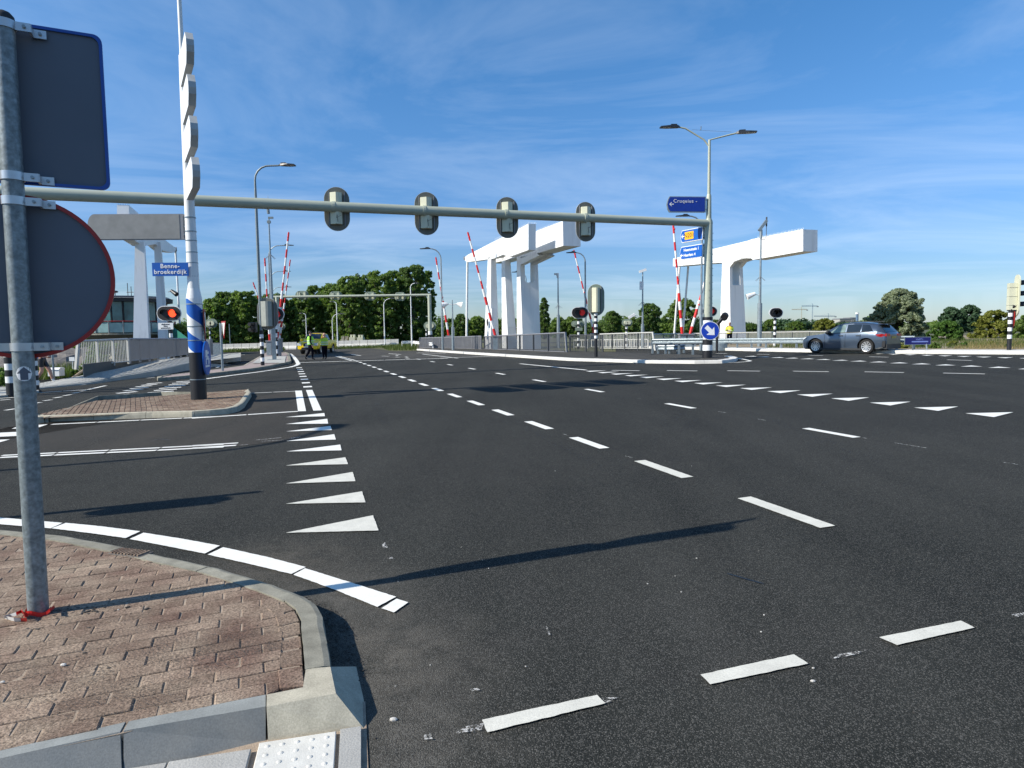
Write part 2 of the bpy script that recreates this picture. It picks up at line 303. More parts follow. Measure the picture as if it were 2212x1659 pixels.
# ------------------------------------------------------------------ mesh helpers
class MB:
    def __init__(s): s.v = []; s.f = []; s.m = []
    def add(s, vs, fs, m=0):
        o = len(s.v); s.v += [tuple(q) for q in vs]
        s.f += [tuple(i+o for i in f) for f in fs]; s.m += [m]*len(fs); return s
    def poly(s, pts, m=0): return s.add(pts, [tuple(range(len(pts)))], m)
    def prism(s, pts, ext, m=0, mside=None):
        n = len(pts); pts = [Vector(p) for p in pts]; ext = Vector(ext)
        nn = Vector((0, 0, 0))
        for i in range(n): nn += pts[i].cross(pts[(i+1) % n])
        if nn.dot(ext) > 0: pts = pts[::-1]
        b = [p+ext for p in pts]
        s.add(pts+b, [tuple(range(n))], m)
        o = len(s.v)-2*n
        s.f.append(tuple(o+n+i for i in range(n-1, -1, -1))); s.m.append(m)
        for i in range(n):
            j = (i+1) % n
            s.f.append((o+j, o+i, o+n+i, o+n+j)); s.m.append(m if mside is None else mside)
        return s
    def box(s, c, sz, ax=None, ay=None, az=None, m=0):
        ax = ax or Vector((1, 0, 0)); ay = ay or Vector((0, 1, 0)); az = az or Z
        c = Vector(c); x, y, z = ax*sz[0]/2, ay*sz[1]/2, az*sz[2]/2
        return s.prism([c-x-y-z, c+x-y-z, c+x+y-z, c-x+y-z], 2*z, m)
    def tube(s, pts, r, seg=10, m=0, cap=True, ms=None):
        pts = [Vector(p) for p in pts]; n = len(pts)
        rr = r if isinstance(r, (list, tuple)) else [r]*n
        d0 = (pts[1]-pts[0]).normalized(); a = d0.orthogonal().normalized() if abs(d0.z) < .9 else Vector((1, 0, 0))
        o = len(s.v)
        for i in range(n):
            if i == 0: d = (pts[1]-pts[0])
            elif i == n-1: d = pts[-1]-pts[-2]
            else:
                d1 = pts[i]-pts[i-1]; d2 = pts[i+1]-pts[i]
                d = (d1.normalized() if d1.length > 1e-6 else Vector())+(d2.normalized() if d2.length > 1e-6 else Vector())
            if d.length < 1e-7: d = d0.copy()
            d.normalize(); a = (a-d*a.dot(d)).normalized(); b = d.cross(a)
            for k in range(seg):
                t = 2*math.pi*k/seg; s.v.append(tuple(pts[i]+(a*math.cos(t)+b*math.sin(t))*rr[i]))
        for i in range(n-1):
            for k in range(seg):
                k2 = (k+1) % seg
                s.f.append((o+i*seg+k, o+i*seg+k2, o+(i+1)*seg+k2, o+(i+1)*seg+k)); s.m.append(ms[i] if ms else m)
        if cap:
            s.f.append(tuple(o+k for k in range(seg-1, -1, -1))); s.m.append(ms[0] if ms else m)
            s.f.append(tuple(o+(n-1)*seg+k for k in range(seg))); s.m.append(ms[-1] if ms else m)
        return s
    def bands(s, base, zs, r, ms, seg=16):
        """vertical pole in bands: zs heights above base, ms a material per band"""
        for i in range(len(ms)):
            s.tube([base+Z*zs[i], base+Z*zs[i+1]], r, seg, m=ms[i], cap=True)
        return s
    def ball(s, c, r, m=0, nu=10, nv=7, sc=(1, 1, 1)):
        c = Vector(c); o = len(s.v)
        for j in range(nv+1):
            ph = math.pi*j/nv
            for i in range(nu):
                th = 2*math.pi*i/nu
                s.v.append((c.x+r*sc[0]*math.sin(ph)*math.cos(th), c.y+r*sc[1]*math.sin(ph)*math.sin(th), c.z+r*sc[2]*math.cos(ph)))
        for j in range(nv):
            for i in range(nu):
                i2 = (i+1) % nu
                s.f.append((o+j*nu+i, o+(j+1)*nu+i, o+(j+1)*nu+i2, o+j*nu+i2)); s.m.append(m)
        return s
    def build(s, name, mats, parent=None, smooth=False, auto=True, origin=None):
        me = bpy.data.meshes.new(name)
        off = origin if origin is not None else (parent_loc(parent) if parent else Vector((0, 0, 0)))
        me.from_pydata([(a-off.x, b-off.y, c-off.z) for a, b, c in s.v], [], s.f)
        if not isinstance(mats, (list, tuple)): mats = [mats]
        for q in mats: me.materials.append(q)
        if len(mats) > 1: me.polygons.foreach_set('material_index', s.m)
        if smooth:
            me.shade_smooth() if hasattr(me, 'shade_smooth') else None
            try: me.set_sharp_from_angle(angle=R(38))
            except Exception: pass
        me.update()
        ob = bpy.data.objects.new(name, me); col.objects.link(ob)
        if parent: ob.parent = parent
        if parent is None or origin is not None:
            ob.location = off - (parent_loc(parent) if parent else Vector((0, 0, 0)))
        return ob
def parent_loc(o):
    p = Vector((0, 0, 0))
    while o: p += o.location; o = o.parent
    return p
def thing(name, label, cat, loc, group=None):
    o = bpy.data.objects.new(name, None); col.objects.link(o); o.location = loc; o.empty_display_size = .2
    o['label'] = label; o['category'] = cat
    if group: o['group'] = group
    return o
def tag(o, label, cat, group=None):
    o['label'] = label; o['category'] = cat
    if group: o['group'] = group
    return o
def structure(o): o['kind'] = 'structure'; return o
def stuff(o): o['kind'] = 'stuff'; return o
def sempty(name, loc=(0, 0, 0)):
    o = bpy.data.objects.new(name, None); col.objects.link(o); o.location = loc; o['kind'] = 'structure'; return o
def ring(c, ax, ay, rx, ry, n=24, a0=0, a1=2*math.pi, closed=True):
    k = n if closed else n+1
    return [c+ax*rx*math.cos(a0+(a1-a0)*i/n)+ay*ry*math.sin(a0+(a1-a0)*i/n) for i in range(k)]
def stadium(c, ax, ay, hl, r, n=10):
    """long axis ax with half length hl (to the round end), radius r"""
    s_ = hl-r
    a = [c+ax*s_+ax*r*math.sin(math.pi*i/n)+ay*r*(-math.cos(math.pi*i/n)) for i in range(n+1)]
    b = [c-ax*s_-ax*r*math.sin(math.pi*i/n)+ay*r*(math.cos(math.pi*i/n)) for i in range(n+1)]
    return a+b
def text(body, parent, name, pos, xd, up, size, m, align='LEFT', bold=0.0, space=1.0):
    cu = bpy.data.curves.new(name, 'FONT'); cu.body = body; cu.size = size; cu.align_x = align; cu.align_y = 'CENTER'
    cu.space_character = space; cu.offset = bold; cu.extrude = .002; cu.resolution_u = 3
    tmp = bpy.data.objects.new(name+'_tmp', cu); col.objects.link(tmp)
    bpy.context.view_layer.update()
    me = bpy.data.meshes.new_from_object(tmp.evaluated_get(bpy.context.evaluated_depsgraph_get()))
    bpy.data.objects.remove(tmp); bpy.data.curves.remove(cu)
    me.materials.clear(); me.materials.append(m); me.name = name
    ob = bpy.data.objects.new(name, me); col.objects.link(ob); ob.parent = parent
    nn = xd.cross(up)
    mt = Matrix(((xd.x, up.x, nn.x, 0), (xd.y, up.y, nn.y, 0), (xd.z, up.z, nn.z, 0), (0, 0, 0, 1)))
    ob.matrix_local = Matrix.Translation(Vector(pos)-parent_loc(parent)) @ mt
    return ob
rng = random.Random(11); rng2 = random.Random(5)

# ------------------------------------------------------------------ the ground and the roads
def sheet(name, pts, m, parent=None, dz=0.0, kind='structure'):
    b = MB(); b.poly([Vector(p)+NRM*dz for p in pts])
    o = b.build(name, m, parent)
    if o.data.polygons[0].normal.z < 0: o.data.flip_normals()
    if parent is None: o['kind'] = kind
    return o
def gp(*uv, dz=0): return [G(a, b, dz) for a, b in uv]
b_ = MB(); rad_ = [0, 30, 60, 90, 115, 160, 300, 700, 2500]; na_ = 48; vs = []
for q_ in rad_:
    for i in range(na_):
        a_ = 2*math.pi*i/na_; x, y = q_*math.cos(a_), q_*math.sin(a_); vs.append((x, y, gz(x, y)-.06-(max(0, q_-115)*.0008)))
b_.add(vs, [(j*na_+i, (j+1)*na_+i, (j+1)*na_+(i+1) % na_, j*na_+(i+1) % na_) for j in range(len(rad_)-1) for i in range(na_)])
structure(b_.build('terrain', M_land))
road = sheet('road', [Vector((x, y, gz(x, y))) for x, y in ((-48, -12), (110, -12), (110, 60), (16, 57), (-8, 92), (-20, 96), (-75, 92), (-48, 40))], M_road)
sheet('side_road', gp((-900, 1010), (644, 884), (646, 950), (514, 964), (0, 994), (-900, 1060)), M_side, dz=.004)
sheet('side_road_shoulder', gp((-300, 1003), (90, 905), (430, 880), (545, 858), (640, 845), (644, 890), (0, 925)), M_side, dz=.0045)
sheet('bridge_road', gp((630, 779), (1010, 771), (1140, 776), (900, 757), (860, 742), (560, 742), (615, 770)), M_deck, dz=.004)

# painted markings: every piece is a part of the road
MK = .009
def mark(pts, m=M_paint, name='road_marking'):
    q = [Vector(p)+NRM*MK for p in pts]; b = MB()
    if m is M_paint_old: m = M_smear
    dn_ = min((p-CAMP).length for p in q)
    if dn_ < 9 and m is not M_smear:
        if m is M_paint_cream: m = M_paint_near
        e = []
        for i in range(len(q)):
            a_, b2_ = q[i], q[(i+1) % len(q)]; k_ = max(1, int((b2_-a_).length/.03)); d_ = (b2_-a_).normalized().cross(NRM)
            for j in range(k_): e.append(a_.lerp(b2_, j/k_)+(d_*rng2.uniform(-.0022, .0022) if j else d_*0))
        q = e
    b.poly(q); o = b.build(name, m, road)
    if o.data.polygons[0].normal.z < 0: o.data.flip_normals()
    return o
def dashes(a, b, nxt, n, wdt, m=M_paint, name='lane_dash', skip=()):
    """a,b: ends of the first dash; nxt: the same end as a of the second; n dashes on in that direction"""
    A, B, C_ = G(*a), G(*b), G(*nxt)
    st = C_-A; d = (B-A); side = NRM.cross(d).normalized()*wdt/2
    for i in range(n):
        if i in skip: continue
        p, q = A+st*i, B+st*i
        mark([p-side, q-side, q+side, p+side], m, name)
# lane B (thick short dashes), far along
A0, B0 = G(1788, 1140), G(1607, 1076)
LD = (B0-A0).normalized(); SD = NRM.cross(LD).normalized()
for i in range(0, 19):
    p = A0+LD*(i*1.955); q = p+LD*1.02
    mark([p-SD*.075, q-SD*.075, q+SD*.075, p+SD*.075], M_paint if i > 1 else M_paint_cream, 'lane_dash')
# lane C (1 m dashes, 3 m gaps)
A1 = G(1851, 946)
for i in range(-1, 11):
    p = A1+LD*(i*3.9); q = p+LD*(G(1741, 926)-A1).length
    mark([p-SD*.07, q-SD*.07, q+SD*.07, p+SD*.07], M_paint, 'lane_dash')
# lane A small blocks toward the junction
pa, pb = G(*U('b5', 1230, 542)), G(*U('b5', 1140, 339))
for i in range(8):
    c = pa+(pb-pa)*(i/7); d = (pb-pa).normalized(); sd = NRM.cross(d)
    mark([c-d*.27-sd*.13, c+d*.27-sd*.13, c+d*.27+sd*.13, c-d*.27+sd*.13], name='lane_block')
def mk(k, pts, m=M_paint, name='road_marking'): return mark([G(*U(k, x, y)) for x, y in pts], m, name)
mk('b5', [(1097, 585), (1168, 583), (1213, 803), (1128, 805)]); mk('b5', [(1212, 578), (1280, 576), (1380, 795), (1290, 798)])
# give way triangles beside the white pole
for t in (((617, 1153), (806, 1115), (818, 1148)), ((617, 1090), (782, 1063), (790, 1087)), ((617, 1046), (762, 1021), (768, 1041)),
          ((617, 1007), (746, 989), (752, 1004)), ((618, 976.5), (735, 961.5), (738, 974)), ((617.5, 954), (722, 939), (725.6, 950.5)),
          ((617.8, 933), (714, 921), (717, 930)), ((617.3, 917), (707, 905.5), (709, 916)), ((616.5, 902), (700.6, 893), (702, 900))):
    mark([G(*p) for p in t], M_paint if t[0][1] < 1000 else M_paint_cream, 'give_way_triangle')
# long give way row on the main road
f0 = [G(*U('d8', *p)) for p in ((1955, 271), (2165, 266), (2080, 288))]
stp = (G(*U('d8', 340, 90))-f0[0])/14
for i in range(-1, 16): mark([q+stp*i for q in f0], name='give_way_triangle')
f1 = [G(*U('d8', *p)) for p in ((2053, 70.5), (2155, 70.5), (2100, 65.5))]; stp = (G(*U('d8', 1225, 32))-f1[0])/9
for i in range(-2, 14): mark([q+stp*i for q in f1], name='give_way_triangle')
f2 = [G(*U('d8', *p)) for p in ((2092, 24.5), (2165, 24.5), (2130, 28))]; stp = (G(*U('d8', 1685, 11.5))-f2[0])/5
for i in range(-2, 8): mark([q+stp*i for q in f2], name='give_way_triangle')
def line(k, p, q, th, m=M_paint, name='road_line', segs=1, gap=.03):
    A, B = G(*U(k, *p)), G(*U(k, *q)); d = (B-A); Ln = d.length; d.normalize(); sd = NRM.cross(d)*th/2
    for i in range(segs):
        a = A+d*(Ln*i/segs+(gap if i else 0)); b = A+d*(Ln*(i+1)/segs)
        mark([a-sd, b-sd, b+sd, a+sd], m, name)
for a, b in (((403, 81), (525, 83)), ((645, 82), (778, 84)), ((910, 83), (1053, 85)), ((1198, 85), (1355, 87.5)), ((1512, 88), (1685, 91)), ((1857, 93.5), (2040, 97.5)),
             ((860, 6.5), (908, 8)), ((1040, 10), (1095, 11.5)), ((1262, 14.5), (1330, 16)), ((1533, 21.5), (1617, 23.5)), ((1875, 35), (1983, 38))):
    line('d8', a, b, .13, name='lane_dash')
line('d8', (0, 52), (290, 80), .16, segs=6)
line('a5', (1860, 1358), (2350, 1415), .13, segs=4)
line('a5', (150, 1475), (2212, 1415), .30, segs=7); line('a6', (0, 1552), (720, 1528), .22)
line('a5', (655, 1385), (880, 1450), .10); line('a5', (700, 1385), (930, 1445), .10)
for a, b in (((870, 1360), (1005, 1378)), ((1480, 1398), (1540, 1400)), ((1620, 1418), (1680, 1420)), ((1295, 1385), (1400, 1388)), ((1390, 1350), (1560, 1362)), ((1780, 1340), (2180, 1348))):
    line('a5', a, b, .15, name='road_line')
line('b4', (510, 876), (2212, 796), .115, segs=4); line('b5', (0, 879), (1128, 805), .13, segs=2)
line('b5', (600, 612), (1097, 590), .09, segs=2)
line('b4', (20, 1185), (1580, 1109), .09, segs=3); line('b4', (1600, 1107), (2212, 1075), .09); line('b5', (0, 1172), (490, 1143), .09)
line('b4', (0, 1205), (1545, 1134), .10, segs=3); line('b4', (1560, 1133), (2212, 1100), .10); line('b5', (0, 1198), (470, 1168), .10)
line('b5', (500, 1167), (590, 1162), .05, M_paint_old)
mk('b4', [(115, 920), (185, 895), (475, 875), (360, 914)]); mk('b4', [(-300, 975), (185, 950), (185, 990), (-300, 1015)]); mk('b4', [(-200, 1035), (100, 1025), (-200, 1110)])
for a, b, w_ in (((680, 1112), (950, 1086), .05), ((740, 1126), (975, 1112), .03), ((1050, 1092), (1155, 1078), .06), ((1030, 1103), (1085, 1096), .03)):
    line('b5', a, b, w_, M_paint_old, 'paint_smear')
# left side road
for a, b in (((430, 643), (510, 632)), ((532, 615), (612, 603)), ((628, 592), (705, 581)), ((715, 568), (785, 558)), ((795, 547), (850, 540)), ((345, 667), (405, 658)), ((50, 737), (155, 721)), ((750, 489), (845, 482)), ((1450, 418), (1530, 411))):
    line('b4', a, b, .12, name='lane_dash')
line('b4', (345, 565), (870, 531), .12, segs=2); line('b4', (870, 531), (1045, 492), .12)
line('b4', (0, 618), (185, 606), .14); line('b4', (0, 637), (100, 628), .13)
for a, b in (((1000, 620), (1235, 599)), ((1080, 594), (1295, 574)), ((1155, 569), (1350, 551)), ((1225, 544), (1410, 527)), ((1285, 523), (1465, 509)), ((1340, 505), (1500, 493)), ((1395, 489), (1550, 478)), ((1450, 474), (1600, 463)),
             ((1395, 589), (1675, 569)), ((1460, 563), (1715, 546)), ((1520, 541), (1745, 526)), ((1570, 521), (1790, 507)), ((1625, 502), (1830, 488)), ((1665, 486), (1860, 474)), ((1700, 470), (1880, 460)), ((1740, 455), (1890, 446))):
    line('b4', a, b, .26, name='hatch_bar')
cv = [(1110, 436), (1300, 400), (1500, 368), (1700, 335), (1890, 302)]
for a, b in zip(cv, cv[1:]): line('b4', a, b, .10)
cv = [(0, 470), (145, 458), (420, 421), (700, 385), (900, 356), (1040, 333), (1100, 318), (1130, 300)]
for a, b in zip(cv, cv[1:]): line('b5', a, b, .22)
cv = [(1133, 303), (1112, 262), (1085, 225), (1045, 190)]
for a, b in zip(cv, cv[1:]): line('b5', a, b, .22)
line('b5', (262, 338), (380, 282), .14); line('b5', (385, 287), (600, 288), .12); line('b5', (186, 262), (470, 198), .14); line('b5', (430, 212), (560, 198), .12)
# crossing blocks at the lower right
for q in (((1041, 1559), (1290, 1505), (1308, 1523), (1053, 1586)), ((1513, 1461), (1715, 1417), (1746, 1437), (1534, 1482)), ((1899, 1380), (2076, 1344), (2105, 1359), (1938, 1397))):
    mark([G(*p) for p in q], M_paint_cream, 'crossing_block')
for q in (((980, 1590), (1008, 1573), (1046, 1566), (1040, 1581)), ((1797, 1427), (1812, 1417), (1872, 1407), (1855, 1416)), ((2185, 1331), (2230, 1322), (2230, 1330), (2190, 1337)), ((1300, 1511), (1338, 1510), (1308, 1523)),
          ((824, 1180), (832, 1173), (838, 1185), (829, 1187)), ((836, 1207), (846, 1205), (852, 1209), (842, 1210)), ((1015, 1493), (1030, 1490), (1038, 1494), (1020, 1497)), ((915, 1592), (930, 1588), (935, 1600), (917, 1602)), ((1178, 1358), (1181, 1356), (1190, 1375), (1187, 1377))):
    mark([G(*p) for p in q], M_paint_old, 'paint_smear')
for k, a, b, w_ in (('d8', (188, 362), (210, 367), .02), ('d8', (462, 459), (492, 467), .02), ('d8', (870, 263), (903, 268), .03), ('d8', (1045, 296), (1078, 302), .03), ('d8', (1643, 401), (1785, 424), .025), ('d8', (2122, 487), (2190, 497), .02), ('d8', (515, 205), (530, 207), .03), ('d8', (1505, 378), (1522, 382), .03)):
    line(k, a, b, w_, M_paint_old, 'paint_smear')
# tyre marks and sealed cracks
M_tyremark = wornpaint('tyre rubber trace', (.018, .018, .019), .50, .95, 22, .7)
M_crack = mat('bitumen seal', (.006, .006, .007), .35)
def strip(pts, w, m, name):
    q = [G(*p) for p in pts]; fine = []
    for i in range(len(q)-1):
        for j in range(8): fine.append(q[i].lerp(q[i+1], j/8)+Vector((rng2.uniform(-1, 1), rng2.uniform(-1, 1), 0))*(.002 if w > .1 else .003))
    fine.append(q[-1]); a = []; b = []
    for i, p in enumerate(fine):
        d = (fine[min(i+1, len(fine)-1)]-fine[max(i-1, 0)]).normalized(); s = NRM.cross(d)*w/2*min(1, .25+i*.3, .25+(len(fine)-1-i)*.3); a.append(p+s+NRM*.0065); b.append(p-s+NRM*.0065)
    mb_ = MB(); mb_.add(a+b, [(i, i+1, len(a)+i+1, len(a)+i) for i in range(len(a)-1)]); o = mb_.build(name, m, road)
    if o.data.polygons[0].normal.z < 0: o.data.flip_normals()
for pts in ([(1530, 850), (1760, 838), (2000, 843), (2200, 856)], [(1600, 870), (1850, 858), (2212, 872)], [(1425, 925), (1455, 905), (1475, 890)], [(1480, 930), (1500, 912), (1530, 902)], [(840, 930), (815, 880), (790, 835)], [(1300, 1010), (1130, 920), (1000, 855)], [(1900, 1000), (1650, 900), (1400, 840)]):
    strip(pts, .20, M_tyremark, 'tyre_mark')
for pts in ([(1570, 1240), (1590, 1246), (1625, 1256), (1650, 1263)], [(330, 952), (345, 949), (368, 951)],):
    strip(pts, .012, M_crack, 'crack')
# curved edge line round the near island
for q in (((-60, 34), (385, 72), (312, 106), (-60, 76)), ((405, 72), (635, 95), (862, 124), (772, 166), (560, 136), (317, 106)), ((882, 133), (1130, 172), (1352, 213), (1258, 262), (1010, 213), (797, 172)),
          ((1372, 223), (1640, 282), (1880, 345), (1790, 388), (1530, 325), (1276, 268))):
    mk('b6', q, name='edge_line')
for q in (((659, 1230), (762, 1262), (856, 1292), (815, 1314), (722, 1276), (634, 1244)), ((857, 1296), (882, 1304), (851, 1326), (824, 1317))):
    mark([G(*p) for p in q], M_paint, 'edge_line')

# ------------------------------------------------------------------ kerbs, islands and paving
def kerb(parent, pts, mats, inward, h=.12, w=.13, stone=1.0, gap=.008, slope=.02, name='kerb_stone', base=-.05):
    """pts: outer base line on the ground plane; inward: +1 inner side to the left of travel, -1 to the right"""
    pts = [Vector(p) for p in pts]; n = len(pts)
    nor = []
    for i in range(n):
        d = Vector((0, 0, 0))
        if i > 0: d += (pts[i]-pts[i-1]).normalized()
        if i < n-1: d += (pts[i+1]-pts[i]).normalized()
        nor.append(NRM.cross(d.normalized())*inward)
    cum = [0]
    for i in range(1, n): cum.append(cum[-1]+(pts[i]-pts[i-1]).length)
    T = cum[-1]
    def at(s):
        s = max(0, min(T, s))
        for i in range(1, n):
            if s <= cum[i]+1e-9:
                a = (s-cum[i-1])/max(1e-9, cum[i]-cum[i-1]); return pts[i-1].lerp(pts[i], a), nor[i-1].lerp(nor[i], a).normalized()
        return pts[-1], nor[-1]
    k = max(1, round(T/stone)); st = T/k
    for j in range(k):
        a, b = j*st+gap/2, (j+1)*st-gap/2
        ss = [a]+[c for c in cum if a+.02 < c < b-.02]+[b]
        if (pts[0]-CAMP).length < 12 and w < .16: ss = sorted(ss+[a+(b-a)*k_/8+rng.uniform(-.01, .01) for k_ in range(1, 8)])
        vs, fs = [], []
        jh = rng.uniform(-.003, .003)
        for s in ss:
            p, q = at(s)
            if (p-CAMP).length < 9: p = p+q*rng.uniform(-.003, .003); slope_ = slope+rng.uniform(-.003, .005)
            else: slope_ = slope
            vs += [p+NRM*base, p+NRM*(h*.55+jh)+q*slope_*.3, p+q*slope_*.55+NRM*(h*.93+jh), p+q*(slope_+.012)+NRM*(h+jh+(slope_-slope)*.3), p+q*w+NRM*(h+jh), p+q*w+NRM*base]
        m = len(ss)
        for i in range(m-1):
            for c in range(6):
                fs.append((i*6+c, i*6+(c+1) % 6, (i+1)*6+(c+1) % 6, (i+1)*6+c))
        fs.append((5, 4, 3, 2, 1, 0)); fs.append(tuple((m-1)*6+c for c in range(6)))
        if inward < 0: fs = [f[::-1] for f in fs]
        b_ = MB(); b_.add(vs, [f[::-1] for f in fs]); b_.build(name, mats, parent)

def clip_poly(sub, clip):
    """2-D Sutherland-Hodgman, clip convex counter-clockwise"""
    out = sub
    for i in range(len(clip)):
        a, b = clip[i], clip[(i+1) % len(clip)]
        inp = out; out = []
        if not inp: return []
        ins = lambda p: (b[0]-a[0])*(p[1]-a[1])-(b[1]-a[1])*(p[0]-a[0]) >= 0
        for j in range(len(inp)):
            p, q = inp[j-1], inp[j]
            pi, qi = ins(p), ins(q)
            if pi != qi:
                d1 = (b[0]-a[0])*(p[1]-a[1])-(b[1]-a[1])*(p[0]-a[0]); d2 = (b[0]-a[0])*(q[1]-a[1])-(b[1]-a[1])*(q[0]-a[0])
                t = d1/(d1-d2); out.append((p[0]+(q[0]-p[0])*t, p[1]+(q[1]-p[1])*t))
            if qi: out.append(q)
    return out
def area2(p): return sum(p[i-1][0]*p[i][1]-p[i][0]*p[i-1][1] for i in range(len(p)))/2
def convex_hull(pts):
    pts = sorted(set(pts)); lo, up = [], []
    for tgt, seq in ((lo, pts), (up, pts[::-1])):
        for p in seq:
            while len(tgt) >= 2 and (tgt[-1][0]-tgt[-2][0])*(p[1]-tgt[-2][1])-(tgt[-1][1]-tgt[-2][1])*(p[0]-tgt[-2][0]) <= 0: tgt.pop()
            tgt.append(p)
    return lo[:-1]+up[:-1]

def pave(parent, poly, org, ex, L_, W_, gap, name, m, zt, thick=.05, jz=.003, limit=300, bond=.5, key=None, bev=.004, skipf=None, herring=False):
    """bricks laid over a (convex) polygon: the largest `limit` are objects, the rest one joined part"""
    ex = (ex-NRM*ex.dot(NRM)).normalized(); ey = NRM.cross(ex)
    P2 = lambda p: ((p-org).dot(ex), (p-org).dot(ey))
    hull = convex_hull([P2(p) for p in poly])
    xs = [p[0] for p in hull]; ys = [p[1] for p in hull]
    cells = []
    if not herring:
        for r in range(int(min(ys)//W_)-1, int(max(ys)//W_)+2):
            o = (r % 2)*bond*L_+rng.uniform(-.004, .004)
            for c in range(int(min(xs)//L_)-2, int(max(xs)//L_)+2):
                cells.append([(c*L_+o+gap/2, r*W_+gap/2), ((c+1)*L_+o-gap/2, r*W_+gap/2), ((c+1)*L_+o-gap/2, (r+1)*W_-gap/2), (c*L_+o+gap/2, (r+1)*W_-gap/2)])
    res = []
    for q in cells:
        k = clip_poly(q, hull)
        if len(k) >= 3 and abs(area2(k)) > .0009:
            cx, cy = sum(a[0] for a in k)/len(k), sum(a[1] for a in k)/len(k)
            if skipf and skipf(org+ex*cx+ey*cy): continue
            res.append((k, cx, cy))
    def mesh(k, cx, cy, mb, jit):
        z1 = zt+jit; n = len(k)
        tl = (rng.uniform(-.018, .018), rng.uniform(-.018, .018))
        def w3(p, z, inset=0):
            x, y = p
            if inset:
                d = math.hypot(x-cx, y-cy); x += (cx-x)*inset/max(d, .01); y += (cy-y)*inset/max(d, .01)
            return org+ex*x+ey*y+NRM*(z+tl[0]*(x-cx)+tl[1]*(y-cy))
        vs = [w3(p, z1-thick) for p in k]+[w3(p, z1-bev) for p in k]+[w3(p, z1, bev*1.6) for p in k]
        fs = [tuple(range(2*n, 3*n))]
        for i in range(n):
            j = (i+1) % n
            fs += [(i, j, n+j, n+i), (n+i, n+j, 2*n+j, 2*n+i)]
        mb.add(vs, fs)
    org0 = org
    kf = key or (lambda p: (p-CAMP).length)
    res.sort(key=lambda t: kf(org+ex*t[1]+ey*t[2]))
    for k, cx, cy in res[:limit]:
        b_ = MB(); mesh(k, cx, cy, b_, rng.uniform(-jz, jz)); c = org+ex*cx+ey*cy
        b_.build(name, m, parent, origin=c)
    if len(res) > limit:
        b_ = MB()
        for k, cx, cy in res[limit:]: mesh(k, cx, cy, b_, rng.uniform(-jz, jz))
        stuff(b_.build(name+'_field', m, parent))
    return len(res)

def slabmesh(name, pts, h, m, parent=None, base=-.05, side=None):
    b_ = MB(); b_.prism([Vector(p)+NRM*base for p in pts], NRM*(h-base), 0)
    return b_.build(name, m, parent)

# near island
outer = [G(*U('b6', x, y), .12) for x, y in ((-1150, 190), (-500, 105), (0, 101), (400, 140), (750, 205), (950, 250), (1350, 335), (1700, 440), (1880, 510), (1957, 562), (2003, 640), (2032, 800), (2052, 946))]
outer = [p-NRM*.12 for p in outer]
def inset(pts, w, side=-1):
    out = []
    for i in range(len(pts)):
        d = Vector((0, 0, 0))
        if i > 0: d += (pts[i]-pts[i-1]).normalized()
        if i < len(pts)-1: d += (pts[i+1]-pts[i]).normalized()
        out.append(pts[i]+NRM.cross(d.normalized())*side*w)
    return out
ni_poly = inset(outer, .15)
fk = lambda x, y, dz=.12: G(*U('d1', x, y), dz)
ftl, ftr = fk(-1500, 905), fk(1532, 222)
near_island = slabmesh('near_island', [ftl, fk(0, 590), fk(700, 440), fk(1532, 222)]+[p+NRM*.12 for p in [fk(1760, 75)-NRM*.12]+ni_poly[::-1]], 0.0, M_sand, base=-.16)
# the base sheet of jointing sand lies a little under the brick tops
for vtx in near_island.data.vertices: vtx.co += Vector(NRM)*(-.0045)
structure(near_island)
border_from = 8
brow = fk(700, 440)-fk(0, 590)
poly_b = [fk(-1500, 870)-NRM*.12, fk(0, 560)-NRM*.12, fk(1530, 212)-NRM*.12, fk(1735, 182)-NRM*.12]
bo = [poly_b[2]+Vector((0, 0, 0))]
ni2 = inset(outer, .135)
inner_main = inset(outer[:9], .135)+inset(outer, .135+.115)[9:]
bricks_poly = [fk(-1100, 800)-NRM*.12, fk(0, 545)-NRM*.12, fk(1530, 222)-NRM*.12, fk(1608, 190)-NRM*.12]+inner_main[::-1]
nb = pave(near_island, bricks_poly, fk(1530, 222)-NRM*.12, brow, .208, .102, .0045, 'brick', M_brick, .12, limit=290, jz=.0032)
# header course along the right-hand kerb
hc = inset(outer, .137)[8:]; hc.append(fk(1756, 178)-NRM*.12)
ho = inset(outer, .137+.108)[8:]; ho.append(fk(1612, 192)-NRM*.12)
def resample(pl, s):
    cum = [0]
    for i in range(1, len(pl)): cum.append(cum[-1]+(pl[i]-pl[i-1]).length)
    s *= cum[-1]
    for i in range(1, len(pl)):
        if s <= cum[i]+1e-9: return pl[i-1].lerp(pl[i], (s-cum[i-1])/(cum[i]-cum[i-1]))
    return pl[-1]
cuts = [0, .15, .31, .47, .62, .80, 1.0]
for a, b in zip(cuts, cuts[1:]):
    q = [resample(hc, a+.01), resample(hc, b-.01), resample(ho, b-.01), resample(ho, a+.01)]
    b_ = MB(); c = sum(q, Vector())/4; j = rng.uniform(-.004, .004)
    vs = [p+NRM*.06 for p in q]+[p+NRM*(.116+j) for p in q]+[p+(c-p).normalized()*.007+NRM*(.12+j) for p in q]
    fs = [(8, 9, 10, 11)]+[f for i in range(4) for f in ((i, (i+1) % 4, 4+(i+1) % 4, 4+i), (4+i, 4+(i+1) % 4, 8+(i+1) % 4, 8+i))]
    if (q[1]-q[0]).cross(q[2]-q[1]).dot(NRM) < 0: fs = [f[::-1] for f in fs]
    b_.add(vs, fs); b_.build('brick', M_brick, near_island)
kerb(near_island, outer, M_conc_grey, -1, .125, .13, stone=.92, slope=.035)
